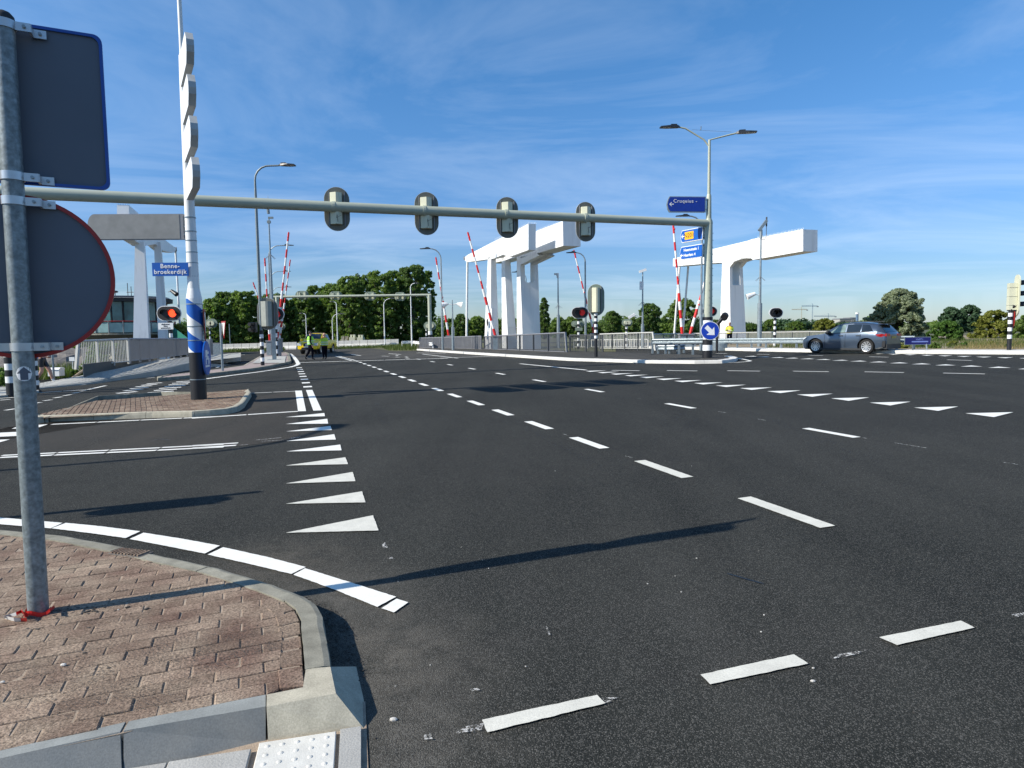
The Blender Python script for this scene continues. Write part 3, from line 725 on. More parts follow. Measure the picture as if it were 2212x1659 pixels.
# front kerb: dark stones, lighter top face
A_ = [(-1500, 905), (-600, 722), (0, 590), (700, 440), (1530, 290)]
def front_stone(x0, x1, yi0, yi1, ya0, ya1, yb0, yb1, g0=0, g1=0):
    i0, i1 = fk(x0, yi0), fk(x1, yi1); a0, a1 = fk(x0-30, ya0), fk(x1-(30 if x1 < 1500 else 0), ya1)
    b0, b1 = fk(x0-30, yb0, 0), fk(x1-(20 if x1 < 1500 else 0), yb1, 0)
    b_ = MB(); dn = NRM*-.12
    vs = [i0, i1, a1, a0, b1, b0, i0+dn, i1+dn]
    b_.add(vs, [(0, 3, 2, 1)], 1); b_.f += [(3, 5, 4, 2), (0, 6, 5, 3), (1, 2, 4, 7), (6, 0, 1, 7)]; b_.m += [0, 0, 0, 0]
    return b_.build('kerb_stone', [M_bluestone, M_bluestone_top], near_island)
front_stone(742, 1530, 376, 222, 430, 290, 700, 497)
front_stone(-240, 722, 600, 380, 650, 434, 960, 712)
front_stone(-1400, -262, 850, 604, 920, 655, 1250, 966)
# beige corner stone ramping down to the crossing
b_ = MB(); T = lambda x, y: fk(x, y, .125); B0_ = lambda x, y: fk(x, y, 0)
c1_, c2_, c3_, c4_, c5_ = T(1537, 222), T(1745, 180), T(1762, 72), T(1903, 62), T(1935, 215)
g1_, g2_, g3_ = B0_(1545, 497), B0_(2102, 425), B0_(2052, 60)
cm = T(1535, 292)
dn = NRM*-.14
vs = [c1_, c2_, c3_, c4_, c5_, g1_, g2_, g3_, c1_+dn, c3_+dn, g1_+NRM*-.03, g2_+NRM*-.03, g3_+NRM*-.03, cm, B0_(2095, 250)]
b_.add(vs, [(0, 13, 4, 1), (1, 4, 3, 2), (13, 5, 6, 4), (4, 6, 14, 3), (3, 14, 7), (0, 8, 5, 13), (5, 10, 11, 6), (14, 6, 11, 12, 7)])
o = b_.build('corner_stone', M_conc, near_island)
# drain grate in the kerb line
dg = G(*U('b6', 800, 248), .128); dd = (G(*U('b6', 930, 262), .128)-G(*U('b6', 690, 235), .128)).normalized(); ds = NRM.cross(dd)
t = thing('drain_grate', 'small rusty slotted drain grate set in the kerb line of the brick island', 'drain grate', dg)
b_ = MB(); b_.box(dg-NRM*.012, (.30, .12, .02), dd, ds, NRM); b_.build('frame', M_rock, t)
for i in range(9):
    b_ = MB(); b_.box(dg+dd*(-.125+.031*i)+NRM*.003, (.014, .10, .012), dd, ds, NRM); b_.build('bar', M_brick, t)

# pavement at the foot of the kerb: tactile tile, cut tile, grey tiles
T0 = fk(1492, 527, 0); TX = (fk(1952, 456, 0)-T0).normalized(); TY = -NRM.cross(TX)
path = sheet('crossing_path', [T0+TX*(-2.6)+TY*(-.32), T0+TX*.42+TY*(-.22), T0+TX*.45+TY*1.6, T0+TX*-2.6+TY*1.6], M_sand, dz=.006)
def tile(x0, x1, y0, y1, m, name, parent=path):
    b_ = MB(); q = [T0+TX*a+TY*b for a, b in ((x0+.003, y0+.003), (x1-.003, y0+.003), (x1-.003, y1-.003), (x0+.003, y1-.003))]
    c = sum(q, Vector())/4; j = rng.uniform(0, .003)
    vs = [p for p in q]+[p+NRM*(.018+j) for p in q]+[p+(c-p).normalized()*.004+NRM*(.021+j) for p in q]
    fs = [(11, 10, 9, 8)]+[f[::-1] for i in range(4) for f in ((i, (i+1) % 4, 4+(i+1) % 4, 4+i), (4+i, 4+(i+1) % 4, 8+(i+1) % 4, 8+i))]
    b_.add(vs, fs); o = b_.build(name, m, parent); return o
for r in range(4):
    for c in range(-7, 0):
        tile(c*.305+(-.02), (c+1)*.305-.02, r*.305+(.035 if r == 0 else 0), (r+1)*.305, M_tile, 'paving_tile')
    o = tile(0, .305, r*.305, (r+1)*.305, M_tactile, 'tactile_tile')
    for i in range(5):
        for k in range(5):
            b_ = MB(); c = T0+TX*(.038+.057*i)+TY*(r*.305+.038+.057*k)+NRM*.02
            b_.tube([c, c+NRM*.004, c+NRM*.0062], [.013, .0095, .004], 8); b_.build('stud', M_tactile, o)
    tile(.315, .405, r*.305-.01*(r == 0), (r+1)*.305, M_tile, 'paving_tile')
def resample_(pl, s):
    k = min(int(s*(len(pl)-1)), len(pl)-2); a = s*(len(pl)-1)-k; d = (pl[k+1]-pl[k]).normalized()
    return pl[k].lerp(pl[k+1], a), NRM.cross(d)
# loose pebbles and crumbs
b_ = MB(); b2_ = MB()
for i in range(60):
    x, y = rng.choice([(rng.uniform(0, 1500), rng.uniform(1150, 1480)), (rng.uniform(640, 1000), rng.uniform(1250, 1640)), (rng.uniform(700, 2212), rng.uniform(1000, 1650))])
    on = x < 640 and y > 1190
    if on and y > 1640-.26*x: continue
    if 560 < x < 800 and y > 1270: continue
    c = G(x, y, .121 if on else .002); s = rng.uniform(.002, .0065)
    (b_ if rng.random() < .6 else b2_).ball(c, s, nu=5, nv=3, sc=(1, rng.uniform(.6, 1), .6))
for (x, y, s) in ((137, 1436, .012), (6, 1473, .009), (850, 1554, .014), (1756, 1471, .01), (1757, 1443, .006)): b_.ball(G(x, y, .125 if x < 640 else .004), s, nu=7, nv=5, sc=(1.3, .8, .6))
o = b_.build('pebbles', M_stone); stuff(o); tag(o, 'scattered pale pebbles on the brick island and asphalt', 'pebbles')
for i in range(60):
    t_ = rng.random(); c = G(110+rng.uniform(20, 220)*t_+rng.uniform(-10, 40), 1322-8*t_+rng.uniform(-6, 8), .121); b2_.ball(c, rng.uniform(.003, .010), nu=5, nv=3, sc=(1.3, 1, .5))
for i in range(900):      # gutter dirt along the foot of the kerb
    p = resample_(outer, .25+.75*rng.random()); q = resample_(outer, 1.0); d = rng.uniform(.0, .14)**1.0
    c = p[0]+p[1]*(d+.01)+NRM*.004; b2_.ball(c, rng.uniform(.0015, .005), nu=4, nv=3, sc=(1.2, 1, .6))
for x, y in ((60, 1358), (82, 1359), (192, 1356), (235, 1443), (183, 1410)): b2_.ball(G(x, y, .121), .008, nu=5, nv=3, sc=(1.6, 1, .5))
o = b2_.build('dirt_crumbs', M_dirt); stuff(o); tag(o, 'dark dirt crumbs on the bricks by the galvanised pole', 'dirt')

# wind-blown sand lying on the bricks
r_ = np.random.default_rng(8); b3 = MB()
for (u_, v_, su, sv, n_) in ((430, 1410, 120, 22, 2600), (560, 1390, 60, 18, 900), (170, 1450, 160, 30, 1500), (380, 1560-12, 60, 10, 500), (300, 1345, 120, 12, 900), (250, 1520, 150, 18, 1200)):
    for i in range(n_):
        u, v = r_.normal(u_, su), r_.normal(v_, sv)
        if u > 645 or v > 1590-.175*max(u, 0)-4 or v < 1200+u*.12 or u < -150: continue
        c = G(u, v, .1215); s = r_.uniform(.0012, .0030)
        b3.add([c+Vector((s, 0, 0)), c+Vector((-s*.6, s, 0)), c+Vector((-s*.6, -s, 0)), c+Z*s*1.1], [(0, 1, 3), (1, 2, 3), (2, 0, 3)])
o = b3.build('sand_grains', M_sand); stuff(o); tag(o, 'pale sand grains strewn over the red bricks', 'sand')

# island with the white blue post
p4 = lambda x, y, dz=0: G(*U('b4', x, y), dz)
p5 = lambda x, y, dz=0: G(*U('b5', x, y), dz)
out2 = [p4(440, 800, .12)-NRM*.12, p4(362, 815, .06), p4(352, 838), p4(372, 850), p4(490, 850), p4(990, 831), p4(1500, 812), p5(0, 866), p5(190, 852), p5(390, 832), p5(500, 806), p5(560, 765), p5(636, 645), p5(600, 606), p5(540, 598, .12)-NRM*.12]
isl2 = slabmesh('white_post_island', out2[::-1][0:1]+[p4(1600, 590, .12)-NRM*.12, p4(960, 634, .12)-NRM*.12]+inset(out2, .07, 1)[0:-1], .105, M_sand); structure(isl2)
kerb(isl2, out2, M_conc, 1, .13, .13, stone=1.0, slope=.04)
kerb(isl2, [out2[-1], p4(1600, 590), p4(960, 634), p4(440, 800, .12)-NRM*.12], M_conc_grey, 1, .12, .06, stone=1.2, slope=.01)
pin = inset(out2, .14, 1)
pave(isl2, [p5(535, 600, .12)-NRM*.12, p4(1600, 597, .12)-NRM*.12, p4(960, 637, .12)-NRM*.12]+pin[1:-1], G(430, 863), (G(470, 900)-G(430, 863)), .21, .105, .012, 'brick', M_brick, .118, limit=300, key=lambda p: (p-CAMP).length, jz=.004)

# island with the banded lamp column
out3 = [G(360, 816), G(339, 820), G(341, 824), p5(145, 434), p5(330, 412), p5(700, 365), p5(850, 338), p5(960, 312), p5(1035, 296), p5(1060, 285), p5(1035, 195), G(618, 764)]
isl3 = slabmesh('lamp_island', inset(out3, .08, 1)+[G(575, 764), p5(545, 335), p5(270, 375)], .10, mat('pinkish paving', (.30, .24, .22), .9, var=.2, scale=3, fine=.2, fscale=30)); structure(isl3)
kerb(isl3, out3, M_conc_grey, 1, .13, .18, stone=1.4)
kerb(isl3, [G(575, 764), p5(545, 335), p5(270, 375), G(360, 816)], M_conc, 1, .11, .10, stone=1.4)
pg = [p5(640, 288, .13), p5(985, 285, .13), p5(1000, 215, .13), p5(735, 218, .13)]
b_ = MB(); b_.poly(pg); o = b_.build('concrete_paving', M_slab, isl3)
if o.data.polygons[0].normal.z < 0: o.data.flip_normals()

# right island with the gantry column
kr = [G(900, 757), G(1010, 765), G(1100, 771), G(1228, 779.5), G(1400, 785), G(1500, 786), G(1560, 785), G(1590, 781), G(1594, 778)]
kb = [G(1580, 774.5), G(1500, 771), G(1400, 768), G(1250, 762), G(1000, 752), G(905, 751)]
isl4 = slabmesh('gantry_island', inset(kr, .1, 1)+kb, .11, M_deck); structure(isl4)
kerb(isl4, kr+kb[:1], M_kerbw, 1, .13, .30, stone=1.5)
for a, b in (((0, 1606), (870, 1601)), ((870, 1601), (985, 1592)), ((985, 1592), (1035, 1584)), ((1035, 1584), (960, 1566)), ((960, 1566), (860, 1548))): line('b1', a, b, .12)

# far right kerb, pavement strip and verge
fr = [G(1380, 752.5), G(1555, 757), G(1640, 759), G(1710, 760.5), G(1935, 764), G(2212, 766), G(2700, 765)]
fr2 = [G(1380, 748.5), G(1555, 751.5), G(1640, 753), G(1710, 754.5), G(1935, 758.2), G(2212, 759.5), G(2700, 758)]
strip = slabmesh('right_verge', inset(fr, .5, 1)[::-1]+[G(1380, 741)]+[G(1600, 738), G(1800, 735), G(2000, 730), G(2400, 715), G(3000, 700)], .10, M_earth); structure(strip)
kerb(strip, fr, M_kerbw, 1, .15, 1.15, stone=2.0)

# left pavement, rising toward the bridge
lp_f = [(-60, 848, .03), (83, 838, .04), (195, 826, .07), (222, 821, .10), (262, 813, .15), (330, 802, .24), (412, 784, .36), (520, 771, .40)]
lp_b = [(-60, 838, .05), (83, 829, .10), (195, 808, .30), (262, 795, .42), (325, 780, .50), (412, 770, .55), (520, 762, .55)]
lf = [G(u, v, z) for u, v, z in lp_f]; lb = [G(u, v, z) for u, v, z in lp_b]
b_ = MB()
n_ = len(lf)
vs = lf+lb+[p-NRM*(z+.1) for p, (_, _, z) in zip(lf, lp_f)]+[p-NRM*(z+.1) for p, (_, _, z) in zip(lb, lp_b)]
fs = []
for i in range(n_-1): fs += [(i, i+1, n_+i+1, n_+i), (2*n_+i, 2*n_+i+1, i+1, i), (n_+i, n_+i+1, 3*n_+i+1, 3*n_+i)]
b_.add(vs, fs); left_pav = b_.build('left_pavement', M_slab); structure(left_pav)
# its tiles, laid as thin slabs following the slope (joined: they are a pixel or two high)
b_ = MB(); rows = 7; colsn = 44
def bil(s, t):
    k = s*(n_-2)+0; i = min(int(k), n_-2); a = k-i
    return lf[i].lerp(lf[i+1], a).lerp(lb[i].lerp(lb[i+1], a), t)
cnt = 0
for r in range(rows):
    for c in range(colsn):
        o_ = (r % 2)*.5/colsn; s0, s1 = c/colsn+o_, (c+1)/colsn+o_
        if s1 > 1: continue
        t0, t1 = .05+r/rows*.92, .05+(r+1)/rows*.92
        e = .06/colsn; f_ = .06/rows
        q = [bil(s0+e, t0+f_), bil(s1-e, t0+f_), bil(s1-e, t1-f_), bil(s0+e, t1-f_)]
        bb = MB(); bb.prism([p+NRM*.001 for p in q], NRM*.018); bb.build('paving_slab', M_slab, left_pav, origin=q[0])
kerb(left_pav, [p-NRM*.0 - NRM*z_*1.0 for p, (_, _, z_) in zip(lf, lp_f)][3:], M_plastic, 1, .02, .1, stone=2)
# bank and rough ground on the far left
b_ = MB()
gr = []
NX, NY = 26, 12
u0s, u1s = -260, 200
for j in range(NY):
    for i in range(NX):
        s = i/(NX-1); t = j/(NY-1)
        base_ = G(u0s+(u1s-u0s)*s, 844-34*s-(t*26)*(1-.35*s)); hgt = .05+1.1*max(0, math.sin(t*1.7))*(.75+.5*rng.random())*t
        gr.append(base_+NRM*hgt)
b_.add(gr, [(j*NX+i, j*NX+i+1, (j+1)*NX+i+1, (j+1)*NX+i) for j in range(NY-1) for i in range(NX-1)])
o = b_.build('left_bank', M_rock); structure(o)
# grass strips
def vgrass(name, label, pts, n, h, m, seed, dz=0, wd=.02):
    r_ = random.Random(seed); b_ = MB(); hull_ = pts
    for i in range(n):
        a, b, c, d = hull_; s, t = r_.random(), r_.random()
        p = a.lerp(b, s).lerp(d.lerp(c, s), t)+NRM*dz
        hh = h*r_.uniform(.5, 1.3); az = r_.uniform(0, 6.28); dv = Vector((math.cos(az), math.sin(az), 0)); ln = Vector((r_.uniform(-.4, .4), r_.uniform(-.4, .4), 0))*hh
        b_.add([p-dv*wd, p+dv*wd, p+ln+Z*hh], [(0, 1, 2)])
    o = b_.build(name, m); stuff(o); tag(o, label, 'grass'); return o
L_grass = leafmat('grass blades', (.045, .075, .018), (.11, .14, .035), .3)
L_dry = leafmat('dry grass blades', (.22, .17, .08), (.34, .27, .13), .3)
sheet('grass_verge', gp((1330, 742), (780, 740), (620, 741), (440, 742), (440, 756), (600, 757), (610, 751), (790, 751), (850, 759), (900, 758), (1330, 760)), M_grass, dz=.012)
vgrass('verge_grass', 'green grass verge in front of the tall tree row', gp((430, 763), (615, 757.7), (615, 755), (430, 760.5)), 3500, .36, L_grass, 1)
vgrass('verge_grass', 'green grass beside the curving guardrail left of the bridge railing', gp((838, 757.5), (900, 758), (900, 745), (820, 748)), 1500, .4, L_grass, 2)
vgrass('verge_grass', 'green grass strip behind the two people on the road', gp((690, 755.6), (862, 750.6), (862, 748), (690, 753)), 2600, .33, L_grass, 5)
vgrass('dry_grass', 'dry straw-coloured grass and weeds along the right kerb', gp((2060, 759), (2420, 759), (2400, 738), (2080, 746)), 5000, .22, L_dry, 3, dz=.05, wd=.012)
vgrass('green_weeds', 'green weeds in the right verge behind the car', gp((1650, 757), (2400, 758), (2400, 736), (1700, 742)), 7000, .3, L_grass, 4, dz=.05, wd=.014)
vgrass('bank_weeds', 'green weeds at the foot of the rubble bank on the left', gp((-60, 838), (150, 818), (165, 800), (-60, 800)), 5000, .5, L_grass, 6, dz=.05, wd=.018)

# ------------------------------------------------------------------ near sign post
bp_ = G(83, 1325, .12)
near = thing('sign_post', 'near galvanised pole at left carrying two grey sign backs, on red bricks', 'sign post', bp_)
ES = Vector((math.cos(R(26.5)), math.sin(R(26.5)), 0)); EN = Vector((-ES.y, ES.x, 0))   # sign plane and its far side
ptop = bp_+Vector((.033, 0, 3.235))
lean = lambda z: bp_.lerp(ptop, (z-bp_.z)/(ptop.z-bp_.z))
b_ = MB(); b_.tube([bp_-Z*.1, ptop], .051, 28); b_.build('pole', M_galv, near, smooth=True)
b_ = MB(); b_.tube([ptop-Z*.01, ptop+Z*.015, ptop+Z*.035, ptop+Z*.047], [.053, .050, .033, .006], 24); b_.build('cap', M_plastic, near, smooth=True)
def plate(name, pts, rimw, rim_mat, back_mat, depth, parent, nrm, back_inset=.012):
    """folded-edge sign seen from behind: rim proud toward the viewer (-nrm), back panel recessed"""
    c = sum(pts, Vector())/len(pts); n = len(pts)
    inn = [p+(c-p).normalized()*rimw for p in pts]
    b_ = MB(); a = [p-nrm*depth for p in pts]; i0 = [p-nrm*depth for p in inn]; i1 = [p-nrm*(depth-back_inset) for p in inn]; f_ = list(pts)
    vs = a+i0+i1+f_; fs = []
    for i in range(n):
        j = (i+1) % n
        fs += [(i, j, n+j, n+i), (n+i, n+j, 2*n+j, 2*n+i), (3*n+i, 3*n+j, j, i)]
    fs.append(tuple(range(3*n, 4*n)))
    b_.add(vs, fs); r_ = b_.build(name, rim_mat, parent)
    b_ = MB(); b_.poly([p+nrm*.001 for p in i1]); b_.build('back_panel', back_mat, r_)
    return r_
def rrect(c, ax, ay, hw, hh, r, n=6):
    out = []
    for sx, sy, a0 in ((1, 1, 0), (-1, 1, 90), (-1, -1, 180), (1, -1, 270)):
        for k in range(n+1):
            a = R(a0+90*k/n); out.append(c+ax*(sx*(hw-r)+r*math.cos(a))+ay*(sy*(hh-r)+r*math.sin(a)))
    return out
off = EN*.085
plate('rectangular_sign', rrect(lean(2.92)+off, ES, Z, .445, .43, .045), .022, M_blue, M_signback, .022, near, EN)
plate('round_sign', ring(lean(1.985)+off, ES, Z, .45, .45, 72), .022, M_red, M_signback, .022, near, EN)
for z in (3.30, 2.515, 2.385, 1.60):
    c = lean(z)
    cl = MB(); cl.tube([c-Z*.022, c+Z*.022], .057, 28)
    cl.box(c+ES*.082-EN*.012, (.075, .012, .044), ES, EN); cl.box(c+ES*.118+EN*.028, (.012, .085, .044), ES, EN)
    cl.box(c+ES*.148+EN*.058, (.066, .008, .044), ES, EN)
    if z < 2: cl.box(c-ES*.082+EN*.0, (.075, .012, .044), ES, EN)
    k_ = cl.build('clamp', M_alu, near, smooth=True)
    for q in (c+ES*.092-EN*.02, c+ES*.152+EN*.052):
        b_ = MB(); b_.tube([q, q-EN*.012], .0085, 6); b_.build('bolt', M_galv_l, k_)
# arrow sticker on the pole, wrapped round it
c = lean(1.455); fd = (Vector((CAMP.x, CAMP.y, 0))-Vector((c.x, c.y, 0))).normalized(); sdv = Vector((-fd.y, fd.x, 0))
def wrap(x, z, r=.0518): return c+fd*(r*math.cos(x/r))+sdv*(r*math.sin(x/r))+Z*z
b_ = MB(); n = 28; q = []
for i in range(n):
    a = 2*math.pi*i/n; q.append((.040*math.cos(a), .040*math.sin(a)))
for k in range(8):
    s0, s1 = -.04+.01*k, -.03+.01*k
    h0, h1 = math.sqrt(max(0, .0016-s0*s0)), math.sqrt(max(0, .0016-s1*s1))
    b_.poly([wrap(s0, -h0), wrap(s1, -h1), wrap(s1, h1), wrap(s0, h0)])
st = b_.build('arrow_sticker', M_white, near)
b_ = MB()
for k in range(8):
    s0, s1 = -.036+.009*k, -.027+.009*k
    t0, t1 = .037*(1-abs(s0)/.036), .037*(1-abs(s1)/.036)
    b_.poly([wrap(s0, .002, .0523), wrap(s1, .002, .0523), wrap(s1, .002+t1*.95, .0523), wrap(s0, .002+t0*.95, .0523)])
for k in range(4):
    s0, s1 = -.018+.009*k, -.009+.009*k
    b_.poly([wrap(s0, -.034, .0523), wrap(s1, -.034, .0523), wrap(s1, .0025, .0523), wrap(s0, .0025, .0523)])
b_.build('arrow', M_signback, st)
# barrier tape remnant
tp = thing('barrier_tape', 'torn red and white barrier tape knotted round the foot of the near pole', 'barrier tape', bp_)
b_ = MB(); r_ = random.Random(4)
pts = [bp_+Vector((.066*math.cos(a), .066*math.sin(a), .018+.012*math.sin(3*a))) for a in [R(k) for k in range(-200, 25, 15)]]
def ribbon(pts, w, mats_i, b_, up=Z):
    for i in range(len(pts)-1):
        u_ = (up*w).xyz; j = Vector((r_.uniform(-.006, .006), r_.uniform(-.006, .006), 0))
        b_.add([pts[i]-u_/2, pts[i+1]-u_/2+j*0, pts[i+1]+u_/2, pts[i]+u_/2], [(0, 1, 2, 3)], mats_i(i))
ribbon(pts, .026, lambda i: 0, b_)
def gpt(u, v, z): return G(u, v, .12+z)
tail = [gpt(60, 1330, .02), gpt(52, 1325, .05), gpt(45, 1321, .03), gpt(35, 1326, .045), gpt(22, 1330, .015), gpt(8, 1333, .02)]
tail2 = [gpt(58, 1338, .02), gpt(45, 1340, .01), gpt(30, 1338, .02), gpt(10, 1334, .008)]
tail3 = [gpt(100, 1325, .02), gpt(108, 1318, .05), gpt(118, 1310, .035)]
tail4 = [gpt(52, 1338, .015), gpt(50, 1325, .05), gpt(46, 1316, .06)]
for tl, w_, f_ in ((tail, .03, lambda i: 1 if i > 2 else 0), (tail2, .035, lambda i: 1 if i >= 1 else 0), (tail3, .03, lambda i: 0), (tail4, .022, lambda i: 0)):
    ribbon(tl, w_, f_, b_, (Z*.8+Vector((.3, -.5, 0))).normalized())
b_.build('tape', [mat('tape red', (.55, .02, .02), .35), mat('tape white', (.68, .68, .66), .35)], tp)

# ------------------------------------------------------------------ generic street furniture
def bandpole(parent, base, h, r, bands, name='pole', seg=14, r2=None):
    b_ = MB(); z = 0; mats_ = []
    for hh, m_ in bands:
        if m_ not in mats_: mats_.append(m_)
        a, b = z/h, min(1, (z+hh)/h)
        ra = r+(r2-r)*a if r2 else r; rb = r+(r2-r)*b if r2 else r
        b_.tube([base+Z*z, base+Z*(z+hh)], [ra, rb], seg, m=mats_.index(m_)); z += hh
    return b_.build(name, mats_, parent, smooth=True)
def stripes(n, h, first=None, last=None, a=None, b=None):
    a = a or M_black; b = b or M_white; out = []
    if first: out.append((first, a))
    for i in range(n): out.append((h, (b if i % 2 == 0 else a) if first else (a if i % 2 == 0 else b)))
    return out
def flat(v): return Vector((v.x, v.y, 0)).normalized()
def headback(parent, c, ax, nrm, hl, r, plate_m, box_m, up=Z, boxw=.30, boxh=.78, boxd=.22, hanger=True):
    """traffic signal seen from behind: rounded backplate, housing box, brackets. nrm points to the viewer"""
    pts = stadium(c, up, ax, hl, r, 14)
    b_ = MB(); b_.prism(pts, -nrm*.035, 0); bp = b_.build('backplate', plate_m, parent)
    b_ = MB()
    e = [p for p in stadium(c-nrm*.012, up, ax, hl+.012, r+.012, 14)]
    b_.prism(e, -nrm*.012, 0); b_.build('rim', M_white, bp)
    b_ = MB(); cc = c+nrm*(boxd/2+.002)-ax*.02
    w2, h2, d2 = boxw/2, boxh/2, boxd/2
    sec = [cc+ax*x+nrm*y-up*h2 for x, y in ((-w2, -d2), (w2*.9, -d2), (w2*.9, d2*.1), (w2*.35, d2*.95), (w2*-.05, d2), (-w2, -d2*.05))]
    b_.prism(sec, up*boxh); hb = b_.build('housing', box_m, parent)
    for s in (-1, 1):
        b_ = MB(); b_.box(c+ax*(s*(w2+.06))+nrm*.02, (.03, .05, boxh*1.12), ax, nrm, up); b_.build('bracket', M_rail, parent)
    # visors on the far side
    for k in (-1, 0, 1):
        b_ = MB(); q = c-nrm*.036+up*(k*boxh*.33)
        b_.tube([q, q-nrm*.22], min(.115, r*.42), 12, cap=False); b_.build('visor', M_black, parent)
    return bp
def ovalfront(parent, c, ax, nrm, hl, r, lit=None, lamp_side=1):
    """black oval signal face with white edge, two lamps; nrm toward viewer"""
    b_ = MB(); b_.prism(stadium(c-nrm*.02, ax, Z, hl, r, 12), -nrm*.04); b_.build('rim', M_white, parent)
    b_ = MB(); b_.prism(stadium(c+nrm*.012, ax, Z, hl-.045, r-.045, 12), -nrm*.03); b_.build('face', M_blackplate, parent)
    for s in (-1, 1):
        q = c+ax*(s*(hl-r)*.78)+nrm*.014
        m_ = (lit or M_blackplate) if s == lamp_side else M_black
        b_ = MB(); rr = r*.5
        b_.prism(ring(q, ax, Z, rr, rr, 18), nrm*.01); b_.build('lamp', m_, parent)
        b_ = MB(); vis = [q+(ax*math.cos(a)+Z*math.sin(a))*(rr+.012) for a in [R(k) for k in range(-10, 191, 20)]]
        b_.add(vis+[p+nrm*.16 for p in vis], [(i, i+1, len(vis)+i+1, len(vis)+i) for i in range(len(vis)-1)]); b_.build('visor', M_black, parent)
def lamp_head(parent, p, d, L_=.75, w=.16, nrm=None):
    """flat LED street lamp head reaching from p in direction d"""
    s = d.cross(Z).normalized(); up = s.cross(d).normalized()
    b_ = MB()
    sec = [(0, .03, .05), (.10, .10, .075), (.35, .5*w+.02, .08), (.62, w*.8, .055), (1.0, w*.62, .03)]
    vs = []
    for t, hw, hh in sec:
        c = p+d*(t*L_); vs += [c-s*hw-up*.02, c+s*hw-up*.02, c+s*hw*.8+up*hh, c-s*hw*.8+up*hh]
    fs = [(0, 1, 2, 3)]
    for i in range(len(sec)-1):
        for k in range(4): fs.append((i*4+k, (i+1)*4+k, (i+1)*4+(k+1) % 4, i*4+(k+1) % 4))
    fs.append(tuple((len(sec)-1)*4+k for k in (3, 2, 1, 0)))
    b_.add(vs, fs); h_ = b_.build('lamp_head', M_lampdk, parent)
    b_ = MB(); c = p+d*(L_*.70)-up*.024; b_.box(c, (L_*.42, w*.9, .006), d, s, up); b_.build('lens', M_lens, h_)
    b_ = MB(); b_.box(p+d*(L_*.3)+up*.10, (L_*.30, w*.7, .05), d, s, up); b_.build('cooling_fins', M_lampdk, h_)
def street_lamp(label, bu, bv, topv, headu, headv, r=.07, m=None, group=None, dz=0, turn=.9, cat='street lamp', extra=None, d=None, topu=None):
    m = m or M_galv_l
    base = G(bu, bv, dz) if d is None else ground(P(bu, bv, d), dz)
    t = thing('street_lamp', label, cat, base, group)
    hz = P(headu, headv, base.y).z; hx = P(headu, headv, base.y).x-base.x
    s = 1 if hx > 0 else -1; dirv = Vector((s, 0, 0))
    dist = abs(hx); rr = min(turn, dist*.55)
    H_ = hz-base.z
    b_ = MB(); b_.tube([base, base+Z*(H_*.35)], r*1.25, 12); b_.build('base_section', m, t, smooth=True)
    arc = [base+Z*(H_*.35), base+Z*(H_-rr)]+[base+Z*(H_-rr)+dirv*(rr*(1-math.cos(a)))+Z*(rr*math.sin(a)) for a in [R(k) for k in (20, 40, 60, 80)]]+[base+dirv*(max(dist-.72, rr*1.02))+Z*H_]
    b_ = MB(); b_.tube(arc, [r*.95, r*.8]+[r*.6]*(len(arc)-2), 10); b_.build('curved_pole', m, t, smooth=True)
    lamp_head(t, arc[-1], dirv, L_=min(.8, max(.4, dist*.6)))
    return t, base, H_

# ------------------------------------------------------------------ white and blue direction post
wb = G(430, 862, .12)
post = thing('direction_post', 'tall white post with blue spiral bands and black foot on the brick island', 'direction post', wb)
py = wb.y
zat = lambda v: P(430, v, py).z-wb.z
z1, z2, z3, z4 = zat(761), zat(645), zat(629), zat(820)
b_ = MB(); b_.tube([wb, wb+Z*z4], .185, 28); b_.tube([wb+Z*(z4+.02), wb+Z*z1], .182, 28); b_.tube([wb+Z*z4, wb+Z*(z4+.02)], .188, 28, m=1)
b_.build('black_foot', [M_black, M_galv_l], post, smooth=True)
# sleeve with a blue spiral, cut as geometry: a grid whose cells follow the helix
Hs = z2-z1; pitch = .82; nseg = 48; b_ = MB(); step = 2*math.pi/nseg
def sl(a, z, r=.182): return wb+Vector((math.cos(a)*r, math.sin(a)*r, z))
zph = zat(633)
for k in range(-6, 6):
    for i in range(nseg):
        a0, a1 = i*step, (i+1)*step
        for part, mi in ((0, 1), (.5, 0)):
            f_ = lambda a: zph-(k+part)*pitch-(a-math.pi)/(2*math.pi)*pitch
            q = clip_poly([(a0, f_(a0)-.5*pitch), (a1, f_(a1)-.5*pitch), (a1, f_(a1)), (a0, f_(a0))], [(-1, z1), (9, z1), (9, z2), (-1, z2)])
            if len(q) >= 3: b_.poly([sl(a, z) for a, z in q], mi)
b_.build('spiral_sleeve', [M_white, M_bluel], post)
b_ = MB(); b_.tube([wb+Z*z2, wb+Z*z3, wb+Z*(z3+.06)], [.182, .150, .138], 28); b_.tube([wb+Z*z3, wb+Z*zat(170), wb+Z*zat(120)], [.138, .085, .075], 24)
b_.tube([wb+Z*zat(121), wb+Z*zat(115)], [.075, .05], 24); b_.tube([wb+Z*zat(122), wb+Z*zat(-120)], [.055, .045], 16)
b_.build('shaft', M_white, post, smooth=True)
for v_ in (657, 705, 735, 597, 568, 545, 520, 500, 470):
    z = zat(v_); r_ = .187 if v_ > 645 else .128
    b_ = MB(); b_.tube([wb+Z*(z-.012), wb+Z*(z+.012)], r_+.006, 20); b_.build('band', M_galv_l, post, smooth=True)
